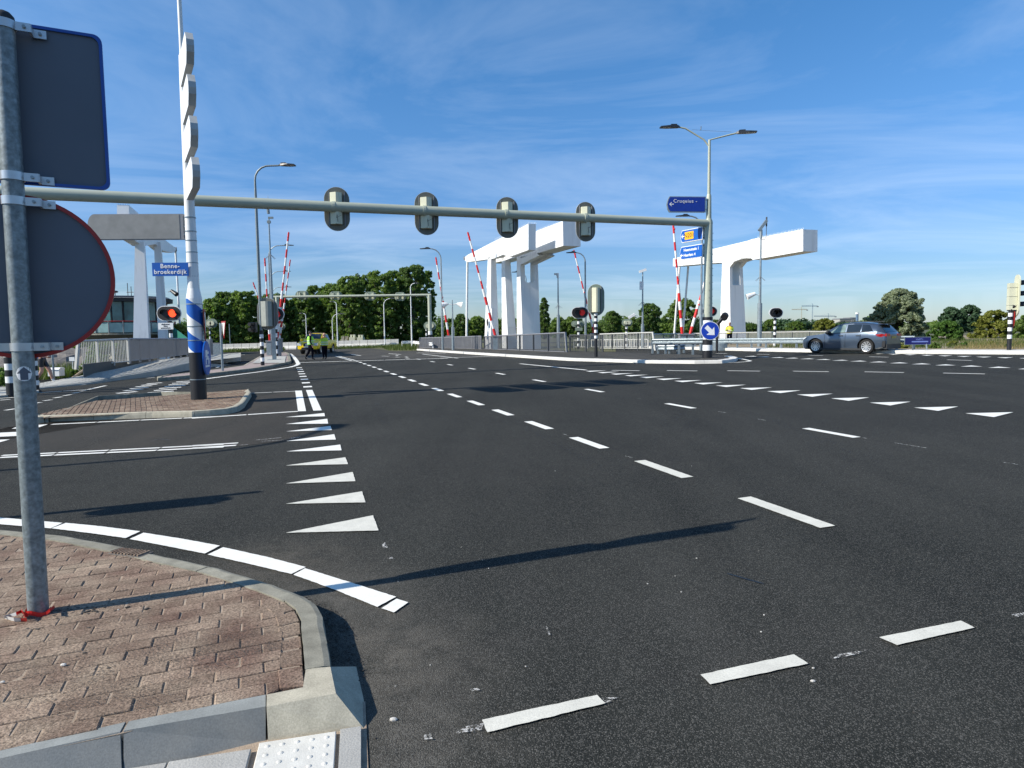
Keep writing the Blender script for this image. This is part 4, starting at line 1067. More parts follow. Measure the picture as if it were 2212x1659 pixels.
# four box signs pointing toward the viewer, seen edge on
FA = R(-30); FD = -Vector((math.sin(FA), math.cos(FA), 0)); FS = Vector((-FD.y, FD.x, 0))
for k, (ufar, vfar, vtopn) in enumerate(((394, 195, 73), (397.6, 276, 165), (402, 356, 254), (406, 436, 343))):
    c0 = wb+Z*(P(ufar, vfar, py).z-wb.z)+FD*.22
    Lf, hf = 1.75, .66
    s_ = MB()
    prof = [(0, 0), (Lf-.18, 0), (Lf, hf*.30), (Lf+.03, hf*.5), (Lf, hf*.70), (Lf-.18, hf), (0, hf)]
    s_.prism([c0+FD*a+Z*b-FS*.075 for a, b in prof], FS*.15)
    sg = s_.build('direction_sign', mat('shaded sign box', (.40, .42, .42), .5), post)  # grey paints in the shade of the box ends; sunlit side panel stays white
    b_ = MB(); b_.prism([c0+FD*a+Z*b-FS*.0755 for a, b in [(0.0, .0), (Lf-.18, 0), (Lf, hf*.30), (Lf+.03, hf*.5), (Lf, hf*.7), (Lf-.18, hf), (0, hf)]], -FS*.004); b_.build('sign_face', M_white, sg)
    b_ = MB(); b_.prism([c0+FD*a+Z*b+FS*.0755 for a, b in [(0.04, .03), (Lf-.19, .03), (Lf-.03, hf*.5), (Lf-.19, hf-.03), (.04, hf-.03)]], FS*.004)
    b_.build('sign_face', M_white, sg)
    for q in (.12, .33, .55):
        b_ = MB(); b_.box(c0+Z*q-FD*.10, (.24, .03, .03), FD, FS); b_.build('bracket', M_galv_l, sg)
# grey sign back reaching left
sc0 = wb+Z*0; XA = -Vector((math.cos(R(3)), math.sin(R(3)), 0)); 
zt_, zb_ = zat(462), zat(517)
rx = P(397, 480, py).x-wb.x; wl_ = (397-200)/FU*py
p0 = wb+XA*(-rx)+Vector((0, -.02, 0)); hh = zt_-zb_
prof = [p0+Z*zb_]+[p0+XA*(wl_*(.925+.075*math.cos(a_)))+Z*(zb_+hh*(.5+.5*math.sin(a_))) for a_ in [R(k) for k in range(-90, 91, 15)]]+[p0+Z*zt_]
b_ = MB(); b_.prism([q+Vector((0, .09, 0)) for q in prof], Vector((0, -.10, 0))); sg = b_.build('grey_sign', M_rail, post)
cq = sum(prof, Vector())/len(prof)
b_ = MB(); b_.prism([cq+(q-cq)*.955+Vector((0, -.012, 0)) for q in prof], Vector((0, -.006, 0))); b_.build('back_panel', M_signback_l, sg)
for z in (.2, .5, .8):
    b_ = MB(); b_.box(p0+Z*(zb_+hh*z)+Vector((.07, .02, 0)), (.22, .04, .03)); b_.build('bracket', M_galv_l, sg)
# street name sign
nz0, nz1 = zat(597), zat(568.5); a_ = P(330, 580, py-.2); c_ = P(406, 580, py-.2)
cc = (a_+c_)/2; cc.z = wb.z+(nz0+nz1)/2; wn_ = (c_.x-a_.x)
nsd = Vector((1, .05, 0)).normalized(); nup = Vector((-.0, 0, 1))
b_ = MB(); b_.box(cc, (wn_, .02, nz1-nz0), nsd, Vector((0, 1, 0))); ns = b_.build('street_name_sign', M_bluel, post)
text('Benne-', ns, 'lettering', cc+Vector((.0, -.016, (nz1-nz0)*.23)), nsd, Z, .148, M_text, 'CENTER', bold=.002, space=1.1)
text('broekerdijk', ns, 'lettering', cc+Vector((.0, -.016, -(nz1-nz0)*.2)), nsd, Z, .148, M_text, 'CENTER', bold=.002, space=1.1)
# round blue sign and triangle, both almost edge on
rc = P(445, 773.5, py-.05); ra = Vector((math.cos(R(73)), math.sin(R(73)), 0)); ra = -ra if ra.y > 0 else ra
ra = Vector((-.225, .974, 0)); rn = Vector((.974, .225, 0))
rr_ = 36.5/FU*py
b_ = MB(); b_.prism(ring(rc, ra, Z, rr_, rr_, 40), rn*.03); rs = b_.build('round_blue_sign', M_bluel, post)
b_ = MB(); b_.prism(ring(rc+rn*.031, ra, Z, rr_*.93, rr_*.93, 40), rn*.003); b_.build('sign_face', M_bluel, rs)
b_ = MB(); q = rc+rn*.036
for x0, x1, y0, y1 in ((-.22, .0, .02, .2), (-.1, .12, -.04, .05), (-.25, .2, -.22, -.17), (-.02, .16, .1, .16), (-.2, -.12, -.15, .0), (.08, .2, -.15, .0)): b_.box(q+ra*((x0+x1)/2)+Z*((y0+y1)/2), (x1-x0, .004, y1-y0), ra, rn)
b_.build('bicycle_symbol', M_white, rs)
b_ = MB(); b_.tube([wb+Z*(rc.z-wb.z), Vector((rc.x, rc.y, rc.z))], .018, 8); b_.build('bracket', M_galv_l, post)
tc_ = P(440.5, 700, py-.05); td = Vector((-.375, .927, 0)).normalized(); tn = Vector((.927, .375, 0))
tri = [tc_+Z*.55, tc_-Z*.35+td*.45, tc_-Z*.35-td*.45]
tri = [tc_-Z*.46, tc_+Z*.36+td*.42, tc_+Z*.36-td*.42]
b_ = MB(); b_.prism(tri, tn*.012); ts = b_.build('triangle_sign', M_signback, post)
cq = sum(tri, Vector())/3; b_ = MB(); b_.prism([p+tn*.0125 for p in tri], tn*.016); b_.build('red_border', M_red, ts)
b_ = MB(); cq = sum(tri, Vector())/3; b_.prism([cq+(q-cq)*.72+tn*.031 for q in tri], tn*.003); b_.build('sign_face', M_white, ts)
for z in (.3, -.2):
    b_ = MB(); b_.tube([Vector((wb.x, wb.y, tc_.z+z)), tc_+Z*z], .018, 8); b_.build('bracket', M_galv_l, post)

# ------------------------------------------------------------------ signal gantry
gb = G(1528, 773, .11)
gan = thing('signal_gantry', 'beige grey signal gantry over the junction with banded black and white column', 'signal gantry', gb)
gy = gb.y; gz_ = lambda v, u=1528: P(u, v, gy).z-gb.z
rC = .215
zb = [0, gz_(757), gz_(745), gz_(733), gz_(722), gz_(705), gz_(692), gz_(685)]
bandpole(gan, gb, zb[-1], rC, [(zb[1], M_black), (zb[2]-zb[1], M_white), (zb[3]-zb[2], M_black), (zb[4]-zb[3], M_white), (zb[5]-zb[4], M_black), (zb[6]-zb[5], M_white), (zb[7]-zb[6], M_black)], 'banded_foot', 24)
ztp = gz_(478)
b_ = MB(); b_.tube([gb+Z*zb[-1], gb+Z*ztp, gb+Z*(ztp+.12)], [.19, .165, .11], 24)
b_.tube([gb+Z*(ztp+.10), gb+Z*gz_(423), gb+Z*gz_(419)], [.115, .10, .07], 20); b_.tube([gb+Z*gz_(420), gb+Z*gz_(302)], [.07, .055], 16)
b_.build('column', M_beige, gan, smooth=True)
# arm: from the column head toward upper left in the photo, level in the world
az_arm = gb+Z*gz_(482.5); HA = az_arm.z
def arm_at(u, v):                       # where the level arm passes this sight line
    r_ = ray(u, v); t_ = (HA-CAMP.z)/r_.z; return CAMP+r_*t_
aL = arm_at(300, 428); aR = az_arm
adir = (aL-aR); adir.z = 0; adir.normalize()
Lend = aR+adir*((aL-aR).length+13.5)
b_ = MB(); b_.tube([aR-adir*.1, aR+adir*6, Lend], [.155, .17, .205], 28); b_.build('arm', M_beige, gan, smooth=True)
b_ = MB(); q = Vector((Lend.x, Lend.y, gz(Lend.x, Lend.y))); b_.tube([q, Vector((Lend.x, Lend.y, HA+.2))], .2, 20); b_.build('left_column', M_beige, gan, smooth=True)
print('arm', aL, aR, 'end', Lend, 'height', HA-gb.z)
anr = Vector((adir.y, -adir.x, 0));
if anr.dot(CAMP-aR) < 0: anr = -anr
def arm_pt(u):
    # point of arm axis seen at column u
    best = None
    for i in range(400):
        p = aR+adir*(i*.08); l_ = MROT.transposed() @ (p-CAMP); uu = 1106+FU*l_.x/(-l_.z)
        if uu < u: return p
    return p
hax = Vector((math.cos(R(8)), -math.sin(R(8)), 0)); hn = Vector((-hax.y, hax.x, 0)); hn = -hn if hn.y > 0 else hn
hax = Vector((math.cos(R(14)), math.sin(R(14)), 0)); hn = Vector((hax.y, -hax.x, 0))
for k, (u_, vc, w_, h_) in enumerate(((724.5, 449, 52, 92), (920, 459, 50, 90), (1096, 468, 47, 86), (1266.5, 477, 43, 83))):
    pc = arm_pt(u_); cc = P(u_, vc, pc.y-.0)+Vector((0, .22, 0))
    sh = thing('traffic_signal', 'back of traffic signal on the gantry arm, '+('first from left', 'second from left', 'third from left, before a bridge beam', 'rightmost, beside a bridge beam')[k], 'traffic signal', cc, 'traffic signals on the gantry arm')
    sc_ = pc.y/FU
    headback(sh, cc, hax, hn, h_*sc_/2, w_*sc_/2*1.0, M_plate, M_cream, boxw=w_*sc_*.5, boxh=h_*sc_*.72, boxd=.26)
    b_ = MB(); b_.tube([pc-adir*.05, pc+adir*.05], .20, 18); b_.box(pc+Vector((0, .12, 0)), (.08, .22, .5)); b_.build('arm_clamp', M_beige, sh)
    b_ = MB(); b_.tube([pc+Vector((.3, -.1, -.16)), pc+Vector((.35, -.12, -.3)), pc+Vector((.15, -.2, -.42)), cc+hn*.3+Vector((0, 0, -.25)), cc+hn*.3+Vector((.02, 0, -.5))], .008, 5); b_.build('cable', M_black, sh)
# double lamp on top
J = gb+Z*gz_(318); lh = P(1468, 275, gy); rh = P(1590, 288, gy)
for e_, dirx, c1 in ((lh, -1, (1521, 302)), (rh, 1, (1534, 302))):
    k1 = P(*c1, gy); k1.y = gy; e2 = Vector((e_.x-dirx*.25, gy, e_.z-.05))
    b_ = MB(); b_.tube([gb+Z*gz_(330), J, k1, e2, Vector((e_.x, gy, e_.z))], .035, 10); b_.build('lamp_arm', M_beige, gan, smooth=True)
    lamp_head(gan, Vector((e_.x, gy, e_.z)), Vector((dirx, -.12, .02*dirx)).normalized(), L_=.85, w=.20)
b_ = MB(); b_.tube([P(1495, 280, gy), P(1515, 281.5, gy), P(1580, 285, gy)], .006, 4); b_.tube([P(1513.5, 281, gy), P(1514.5, 273, gy)], .02, 5); b_.build('stay_wire', M_galv, gan)
# direction signs
def arrow_sign(name, corner, dv, w, h, nface, panel_m, rim_m, depth=.12):
    """corner = pole side, mid height; dv away from pole; nface to viewer"""
    prof = [(0, -h/2), (w*.93, -h/2), (w*.975, -h*.3), (w, 0), (w*.975, h*.3), (w*.93, h/2), (0, h/2)]
    b_ = MB(); b_.prism([corner+dv*a+Z*b-nface*depth for a, b in prof], nface*depth); s_ = b_.build(name, rim_m, gan)
    cx = sum(a for a, b in prof)/7
    b_ = MB(); b_.prism([corner+dv*(cx+(a-cx)*.955+.0)+Z*b*.90+nface*.002 for a, b in prof], nface*.006); b_.build('sign_face', panel_m, s_)
    return s_
def white_arrow(parent, c, dv, n, s, m=M_text):
    b_ = MB(); w_ = .16*s
    b_.prism([c+dv*.5*s, c+dv*.05*s+Z*.42*s, c-dv*.12*s+Z*.42*s, c+dv*.22*s+Z*.09*s, c-dv*.5*s+Z*.09*s, c-dv*.5*s-Z*.09*s, c+dv*.22*s-Z*.09*s, c-dv*.12*s-Z*.42*s, c+dv*.05*s-Z*.42*s], n*.006)
    b_.build('arrow', m, parent)
# Cruquius
zc = gz_(443.5, 1480); dv = -Vector((math.cos(R(6)), math.sin(R(6)), 0)); nf = Vector((-dv.y, dv.x, 0)); nf = -nf if nf.y > 0 else nf
cw = (1522-1437.5)/FU*gy
s1 = arrow_sign('place_name_sign', gb+Z*zc+dv*.18+nf*.12, dv, cw, .66, nf, mat('shaded blue sign panel', (.006, .035, .30), .4), M_galv_l)  # sign blue darkened in the colour for a face in shade
xd = -dv
text('Cruquius -', s1, 'lettering', gb+Z*(zc+.13)+dv*(.18+cw*.84)+nf*.135, xd, Z, .21, M_text, 'LEFT', space=1.15)
white_arrow(s1, gb+Z*(zc)+dv*(.18+cw*.89)+nf*.13, dv, nf, .20)
for z in (-.2, .2):
    b_ = MB(); b_.box(gb+Z*(zc+z)+dv*.1+nf*.05, (.2, .06, .04), dv, nf); b_.build('bracket', M_galv_l, s1)
# two signs turned away
dv2 = (LN*.93-XN*.12+Vector((-.06, 0, 0))).normalized(); dv2.z = 0; dv2.normalize()
nf2 = Vector((-dv2.y, dv2.x, 0)); nf2 = -nf2 if nf2.dot(CAMP-gb) < 0 else nf2
def on_sign(u, v):
    return onplane(u, v, gb+nf2*.14, nf2)
print('sign dir', dv2, nf2)
for nm, (rt, rb, lt, lb_), body in (('road_number_sign', ((1518.5, 489.5), (1518.5, 517), (1470, 505), (1472, 529.5)), 0), ('distance_sign', ((1518.5, 526), (1518.5, 555), (1468.5, 540), (1470, 565)), 1)):
    a = on_sign(*rt); b = on_sign(*rb); c = on_sign(lt[0], lt[1]); h_ = (a-b).length; w_ = (Vector((c.x, c.y, 0))-Vector((a.x, a.y, 0))).length
    mid = (a+b)/2
    s_ = arrow_sign(nm, mid, dv2, w_, h_, nf2, M_bluel, M_white)
    print(nm, h_, w_, mid)
    back = -dv2
    if body == 0:
        b_ = MB(); b_.prism(rrect(mid+dv2*(w_*.60)+nf2*.009, dv2, Z, w_*.20, h_*.31, .04), nf2*.004); b_.build('number_panel', M_orangep, s_)
        text('N201', s_, 'lettering', mid+dv2*(w_*.60)+nf2*.016-Z*.0, back, Z, h_*.50, M_textd, 'CENTER')
        white_arrow(s_, mid+dv2*(w_*.88)+nf2*.009, dv2, nf2, .20)
    else:
        text('Heemstede 1', s_, 'lettering', mid+dv2*(w_*.82)+nf2*.012+Z*h_*.2, back, Z, h_*.30, M_text, 'LEFT', bold=.004)
        text('Haarlem 4', s_, 'lettering', mid+dv2*(w_*.82)+nf2*.012-Z*h_*.2, back, Z, h_*.30, M_text, 'LEFT', bold=.004)
        white_arrow(s_, mid+dv2*(w_*.90)+nf2*.009-Z*.1, dv2, nf2, .18)
    for z in (-.2, .2):
        b_ = MB(); b_.tube([Vector((gb.x, gb.y, mid.z+z)), mid+Z*z], .02, 8); b_.build('bracket', M_rail, s_)
# round blue keep-right sign
kc = P(1534, 714.4, gy-.26); kn = Vector((-.05, -1, 0)).normalized(); kx = Vector((1, -.05, 0)).normalized()
b_ = MB(); b_.prism(ring(kc, kx, Z, .40, .40, 40), -kn*.03); ks = b_.build('keep_right_sign', M_white, gan)
b_ = MB(); b_.prism(ring(kc+kn*.002, kx, Z, .375, .375, 40), kn*.004); b_.build('sign_face', mat('round sign blue', (.01, .05, .42), .4), ks)
dd_ = (kx-Z).normalized(); dp_ = (kx+Z).normalized(); q = kc+kn*.008
b_ = MB(); b_.prism([q+dd_*.27, q+dp_*.23+dd_*.02, q+dp_*.20-dd_*.04+dd_*.05, q+dp_*.09+dd_*.03, q+dp_*.09-dd_*.25, q-dp_*.09-dd_*.25, q-dp_*.09+dd_*.03, q-dp_*.20+dd_*.01, q-dp_*.23+dd_*.02], kn*.005); b_.build('arrow', M_text, ks)
for z in (.2, -.2):
    b_ = MB(); b_.box(kc+Vector((-.05, .05, z)), (.1, .1, .04)); b_.build('bracket', M_galv_l, ks)
b_ = MB()
for i in range(12): b_.tube([gb+Z*(zb[-1]+.2+i*.32)+Vector((-.02, -.19, 0)), gb+Z*(zb[-1]+.2+i*.32)+Vector((-.02, -.215, 0))], .012, 5); b_.tube([gb+Z*(zb[-1]+.3+i*.30)+Vector((.17, -.02, 0)), gb+Z*(zb[-1]+.3+i*.30)+Vector((.205, -.02, 0))], .012, 5)
stuff(b_.build('step_bolts', M_rail, gan))

# off to the left, outside the picture: the signal post and lamp whose shadows cross the road
tipg = G(592, 1059); hS = 3.5; tsh = math.tan(SUN_EL)
bS = tipg-SH*(hS/tsh+.05); bS = ground(bS)
sp = thing('traffic_signal_post', 'traffic signal on a thin pole standing left of the near island', 'traffic signal', bS)
bandpole(sp, bS, hS, .05, [(hS, M_galv_l)], 'pole', 12)
sc1 = bS+Z*(hS-.60)+Vector((.0, -.18, 0))
hx_ = Vector((.80, .60, 0)); headback(sp, sc1+hx_*.0, Vector((-.2, .98, 0)), Vector((-.98, -.2, 0)), .44, .13, M_plate, M_cream, boxw=.20, boxh=.74, boxd=.16)
print('sig post', bS)
hL = 7.6
headg = G(752, 919); polg = G(500, 975)
lb = ground(polg-SH*(hL*.93/tsh)); hd = headg-SH*(hL/tsh)
t = thing('street_lamp', 'curved street lamp standing left of the junction outside the picture', 'street lamp', lb)
hd = Vector((hd.x, hd.y, lb.z+hL)); dl = flat(hd-lb); dist = Vector((hd.x-lb.x, hd.y-lb.y, 0)).length
arc = [lb+Z*(hL-.8*0-1.0)+dl*(1.0*(1-math.cos(R(k))))+Z*(1.0*math.sin(R(k))) for k in (0, 20, 40, 60, 80)]
b_ = MB(); b_.tube([lb]+arc+[lb+Z*hL+dl*max(dist-.5, 1.1)], [.09]+[.05]*6, 12); b_.build('curved_pole', M_galv_l, t, smooth=True)
lamp_head(t, lb+Z*hL+dl*max(dist-.5, 1.1), dl, .8, .3)
print('lamp off', lb, hd, dist)

# ------------------------------------------------------------------ bascule bridge frames
def spikes(parent, a, b, n, h=.14):
    b_ = MB()
    for i in range(n):
        p = a.lerp(b, i/(n-1)); b_.add([p-LN*.02, p+LN*.02, p+XN*.03, p+Z*h], [(0, 1, 3), (1, 2, 3), (2, 0, 3)])
    stuff(b_.build('bird_spikes', M_bridge, parent))
def joints(beam, F, xs, ytop, ybot):
    for x in xs:
        b_ = MB(); a, b = F(x, ytop(x)), F(x, ybot(x)); b_.box((a+b)/2-XN*.004, (.03, .012, (a-b).z), LN, XN); b_.build('weld_joint', M_rail_pale, beam)
M_rail_pale = mat('weld line', (.62, .63, .62), .6)
def bplane(k, p0):      # measured points on the lane-parallel face through p0
    return lambda x, y: onplane(*U(k, x, y), p0, XN)
def frame_right():
    p0 = P(1575, 740, 49.0)
    F = bplane('b1', p0)
    base = ground(F(815, 1440))
    t = thing('bascule_bridge_frame', 'right-hand white bascule bridge frame with slotted leg, behind the policeman', 'bridge', base, 'white bascule bridge frames')
    gzv = base.z-.4
    W_ = 1.12
    def dn(p, z=gzv): return Vector((p.x, p.y, z))
    prof = [F(1605, 145), F(1605, 385), F(1055, 478), F(1040, 462), F(975, 460), F(930, 462), F(850, 500), F(720, 508), F(500, 523), F(185, 550), F(185, 465), F(605, 365), F(1000, 270), F(1050, 252)]
    b_ = MB(); b_.prism(prof, XN*W_, 0); beam = b_.build('balance_beam', M_bridge, t)
    spikes(beam, F(1605, 145)+Z*.0, F(1110, 240), 34)
    joints(beam, F, (1250, 1430, 620, 400), lambda x: 252-(x-1050)*.193 if x > 1050 else 365-(x-605)*.24, lambda x: 478-(x-1055)*.169 if x > 1055 else 523-(x-500)*.068)
    # leg: two lit side strips and a front slab with a slot
    la, lb2 = F(722, 506), F(802, 508)
    ba, bb = F(690, 1440), F(817, 1440)
    ba, bb = dn(ba), dn(bb)
    # front (viewer) face lies at lb2/bb, back at la/ba
    b_ = MB()
    W0, W1 = W_, 1.38
    h0, h1 = bb.z, lb2.z
    slot0 = F(840, 750).z; slot1 = F(840, 505).z+.1
    def lvl(z):
        s = (z-h0)/(h1-h0); return bb.lerp(lb2, s), ba.lerp(la, s), W1+(W0-W1)*s
    def frustum(z0, z1, f0, f1, m=0):
        vs = []
        for z in (z0, z1):
            f, r, w = lvl(z); f.z = z; r.z = z
            vs += [f+XN*(w*f0), f+XN*(w*f1), r+XN*(w*f1), r+XN*(w*f0)]
        b_.add(vs, [(0, 1, 2, 3)[::-1], (4, 5, 6, 7), (0, 1, 5, 4), (1, 2, 6, 5), (2, 3, 7, 6), (3, 0, 4, 7)], m)
    frustum(h0, slot0, 0, 1)
    frustum(slot0, h1+.1, 0, .20); frustum(slot0, h1+.1, .76, 1)
    n_ = 5
    for i in range(n_):          # rounded bottom of the slot
        z = slot0+.12*(i/n_)**.5
    leg = b_.build('leg', M_bridge, t)
    # haunch under the beam
    b_ = MB(); f1_, r1_, w = lvl(h1-.35); f1_.z = h1-.35; 
    b_.prism([lb2-Z*.35, lb2, F(975, 460), F(900, 478), F(850, 500)], XN*W_*.2); b_.prism([q+XN*W_*.72 for q in (lb2-Z*.35, lb2, F(975, 460), F(900, 478), F(850, 500))], XN*W_*.28)
    b_.build('haunch', M_bridge, t)
    b_ = MB(); b_.prism([F(935, 320)-XN*.03, F(970, 335)-XN*.03, F(970, 463)-XN*.03, F(935, 463)-XN*.03], XN*.03); b_.build('stiffener', M_bridge, t)
    for dxx in (0.15, W_-.15):
        b_ = MB(); q = F(240, 548)+XN*dxx; bo = F(170, 1400)+XN*dxx; b_.tube([q, Vector((bo.x, bo.y, gzv))], .085, 10); b_.build('hanger', M_bridge, t, smooth=True)
    return t
frame_right()

def frame_center():
    # rear beam B with wide end and slotted slab leg
    p0 = P(1120, 740, 52.0); F = bplane('a6', p0); base = ground(F(900, 1440)); gzv = base.z-.4
    t = thing('bascule_bridge_frame', 'white bascule bridge frame in the middle, the one with the wider slotted leg', 'bridge', base, 'white bascule bridge frames')
    dn = lambda p: Vector((p.x, p.y, gzv))
    # width from end face: corner 1345..1530
    q1 = F(1340, 200); e = onplane(*U('a6', 1530, 200), q1, LN); W_ = (e-q1).dot(XN); print('B width', W_)
    prof = [F(1340, 55), F(1345, 325), F(1050, 410), F(1030, 425), F(830, 452), F(610, 507), F(560, 517), F(560, 440), F(700, 350), F(1050, 165)]
    b_ = MB(); b_.prism(prof, XN*W_); beam = b_.build('balance_beam', M_bridge, t); spikes(beam, F(1340, 55), F(1060, 160), 24)
    top_f, top_b = F(875, 460), F(838, 462); bot_f, bot_b = dn(F(905, 1440)), dn(F(838, 1440))
    W0, W1 = W_*.98, W_*1.02
    e2 = onplane(*U('a6', 1100, 1280), F(903, 1280), LN); W1 = (e2-F(903, 1280)).dot(XN); e3 = onplane(*U('a6', 1062, 470), F(872, 470), LN); W0 = (e3-F(872, 470)).dot(XN)
    print('leg widths', W0, W1)
    h0, h1 = gzv, top_f.z+.25
    b_ = MB()
    def frustum(z0, z1, f0, f1):
        vs = []
        for z in (z0, z1):
            s = (z-h0)/(h1-h0); f = bot_f.lerp(top_f, s); r = bot_b.lerp(top_b, s); f.z = z; r.z = z; w = W1+(W0-W1)*s
            vs += [f+XN*(w*f0), f+XN*(w*f1), r+XN*(w*f1), r+XN*(w*f0)]
        b_.add(vs, [(3, 2, 1, 0), (4, 5, 6, 7), (0, 1, 5, 4), (1, 2, 6, 5), (2, 3, 7, 6), (3, 0, 4, 7)])
    zs = F(880, 725).z
    frustum(h0, zs, 0, 1); frustum(zs, h1, 0, .24); frustum(zs, h1, .78, 1); frustum(zs+.001, zs+.10, .24, .30); frustum(zs+.001, zs+.10, .72, .78)
    frustum(h1-.6, h1-.45, .24, .28); frustum(h1-.45, h1-.25, .24, .33); frustum(h1-.25, h1, .24, .78)
    b_.build('leg', M_bridge, t)
    b_ = MB(); b_.prism([top_f-Z*.5, F(1080, 432), F(1050, 405), top_f], XN*W0*.3); b_.prism([q+XN*W_*.7 for q in (top_f-Z*.5, F(1080, 432), F(1050, 405), top_f)], XN*W_*.3); b_.build('haunch', M_bridge, t)
    # second leg of the same bridge, standing to the left
    G2 = bplane('a6', F(720, 900)+XN*0)
    lf, lb_ = F(700, 460), F(672, 450); bf, bb = dn(F(748, 1440)), dn(F(676, 1440))
    w0 = (onplane(*U('a6', 762, 470), F(700, 470), LN)-F(700, 470)).dot(XN); w1 = (onplane(*U('a6', 845, 1280), F(745, 1280), LN)-F(745, 1280)).dot(XN)
    b_ = MB(); vs = []
    for f, r, w in ((bf, bb, w1), (lf+Z*.4, lb_+Z*.4, w0)): vs += [f, f+XN*w, r+XN*w, r]
    b_.add(vs, [(3, 2, 1, 0), (4, 5, 6, 7), (0, 1, 5, 4), (1, 2, 6, 5), (2, 3, 7, 6), (3, 0, 4, 7)]); l2 = b_.build('leg', M_bridge, t)
    b_ = MB(); q = F(745, 1215); b_.prism([q, q+Z*-.04, q+XN*w1*.97-Z*.04, q+XN*w1*.97], -LN*.06); b_.build('ledge', M_bridge, l2)
    # front beam A
    pA = p0-XN*1.9; FA_ = bplane('a6', pA); base = ground(FA_(550, 1440)); gzv2 = base.z-.4
    t = thing('bascule_bridge_frame', 'left one of the middle white bridge frames, with thin hanger rod at its tip', 'bridge', base, 'white bascule bridge frames')
    F = FA_
    q1 = F(965, 200); e = onplane(*U('a6', 1046, 200), q1, LN); W_ = (e-q1).dot(XN); print('A width', W_)
    prof = [F(965, 85), F(965, 370), F(750, 448), F(690, 420), F(610, 455), F(520, 472), F(300, 503), F(275, 490), F(262, 455), F(300, 425)]
    b_ = MB(); b_.prism(prof, XN*W_); beam = b_.build('balance_beam', M_bridge, t); spikes(beam, F(965, 85), F(600, 262), 34)
    spikes(beam, F(965, 85), F(965, 85)+XN*W_, 6)
    joints(beam, F, (840, 720, 600, 460), lambda x: 85+(965-x)*.512, lambda x: 370+(965-x)*.3 if x > 750 else 425+(750-x)*.12)
    tf, tb = F(557, 440), F(522, 468); bf, bb = F(553, 1440), F(478, 1440); bf.z = bb.z = gzv2
    w0 = (onplane(*U('a6', 612, 450), F(560, 450), LN)-F(560, 450)).dot(XN); w1 = (onplane(*U('a6', 650, 1280), F(555, 1280), LN)-F(555, 1280)).dot(XN)
    b_ = MB(); vs = []
    for f, r, w in ((bf, bb, w1), (tf+Z*.1, tb+Z*.1, w0)): vs += [f, f+XN*w, r+XN*w, r]
    b_.add(vs, [(3, 2, 1, 0), (4, 5, 6, 7), (0, 1, 5, 4), (1, 2, 6, 5), (2, 3, 7, 6), (3, 0, 4, 7)]); lg = b_.build('leg', M_bridge, t)
    b_ = MB(); q = F(565, 370)-LN*.02; q0 = F(560, 470)-LN*.02
    b_.prism([F(560, 372)-XN*.05, F(612, 385)-XN*.05, F(612, 458)-XN*.05, F(560, 470)-XN*.05], XN*.05); b_.build('stiffener', M_bridge, t)
    b_ = MB(); c = onplane(*U('a6', 590, 1100), F(570, 1100)-LN*.12, LN); b_.box(c, (.42, .2, 1.3), XN, LN); b_.build('cabinet', M_bridge, lg)
    b_ = MB(); c = F(520, 1160)-XN*.02; b_.prism(ring(c, LN, Z, .16, .27, 16), -XN*.02); b_.build('oval_hatch', M_black, lg)
    b_ = MB(); c = F(275, 470)+XN*.2; o_ = F(264, 1440)+XN*.2; o_.z = gzv2; b_.tube([c, o_], .10, 12); b_.build('hanger', M_bridge, t, smooth=True)
    b_ = MB(); b_.tube([F(268, 462)-XN*.06, F(268, 462)+XN*(W_+.06)], .16, 14); b_.build('hinge_pin', M_rail, beam)
frame_center()

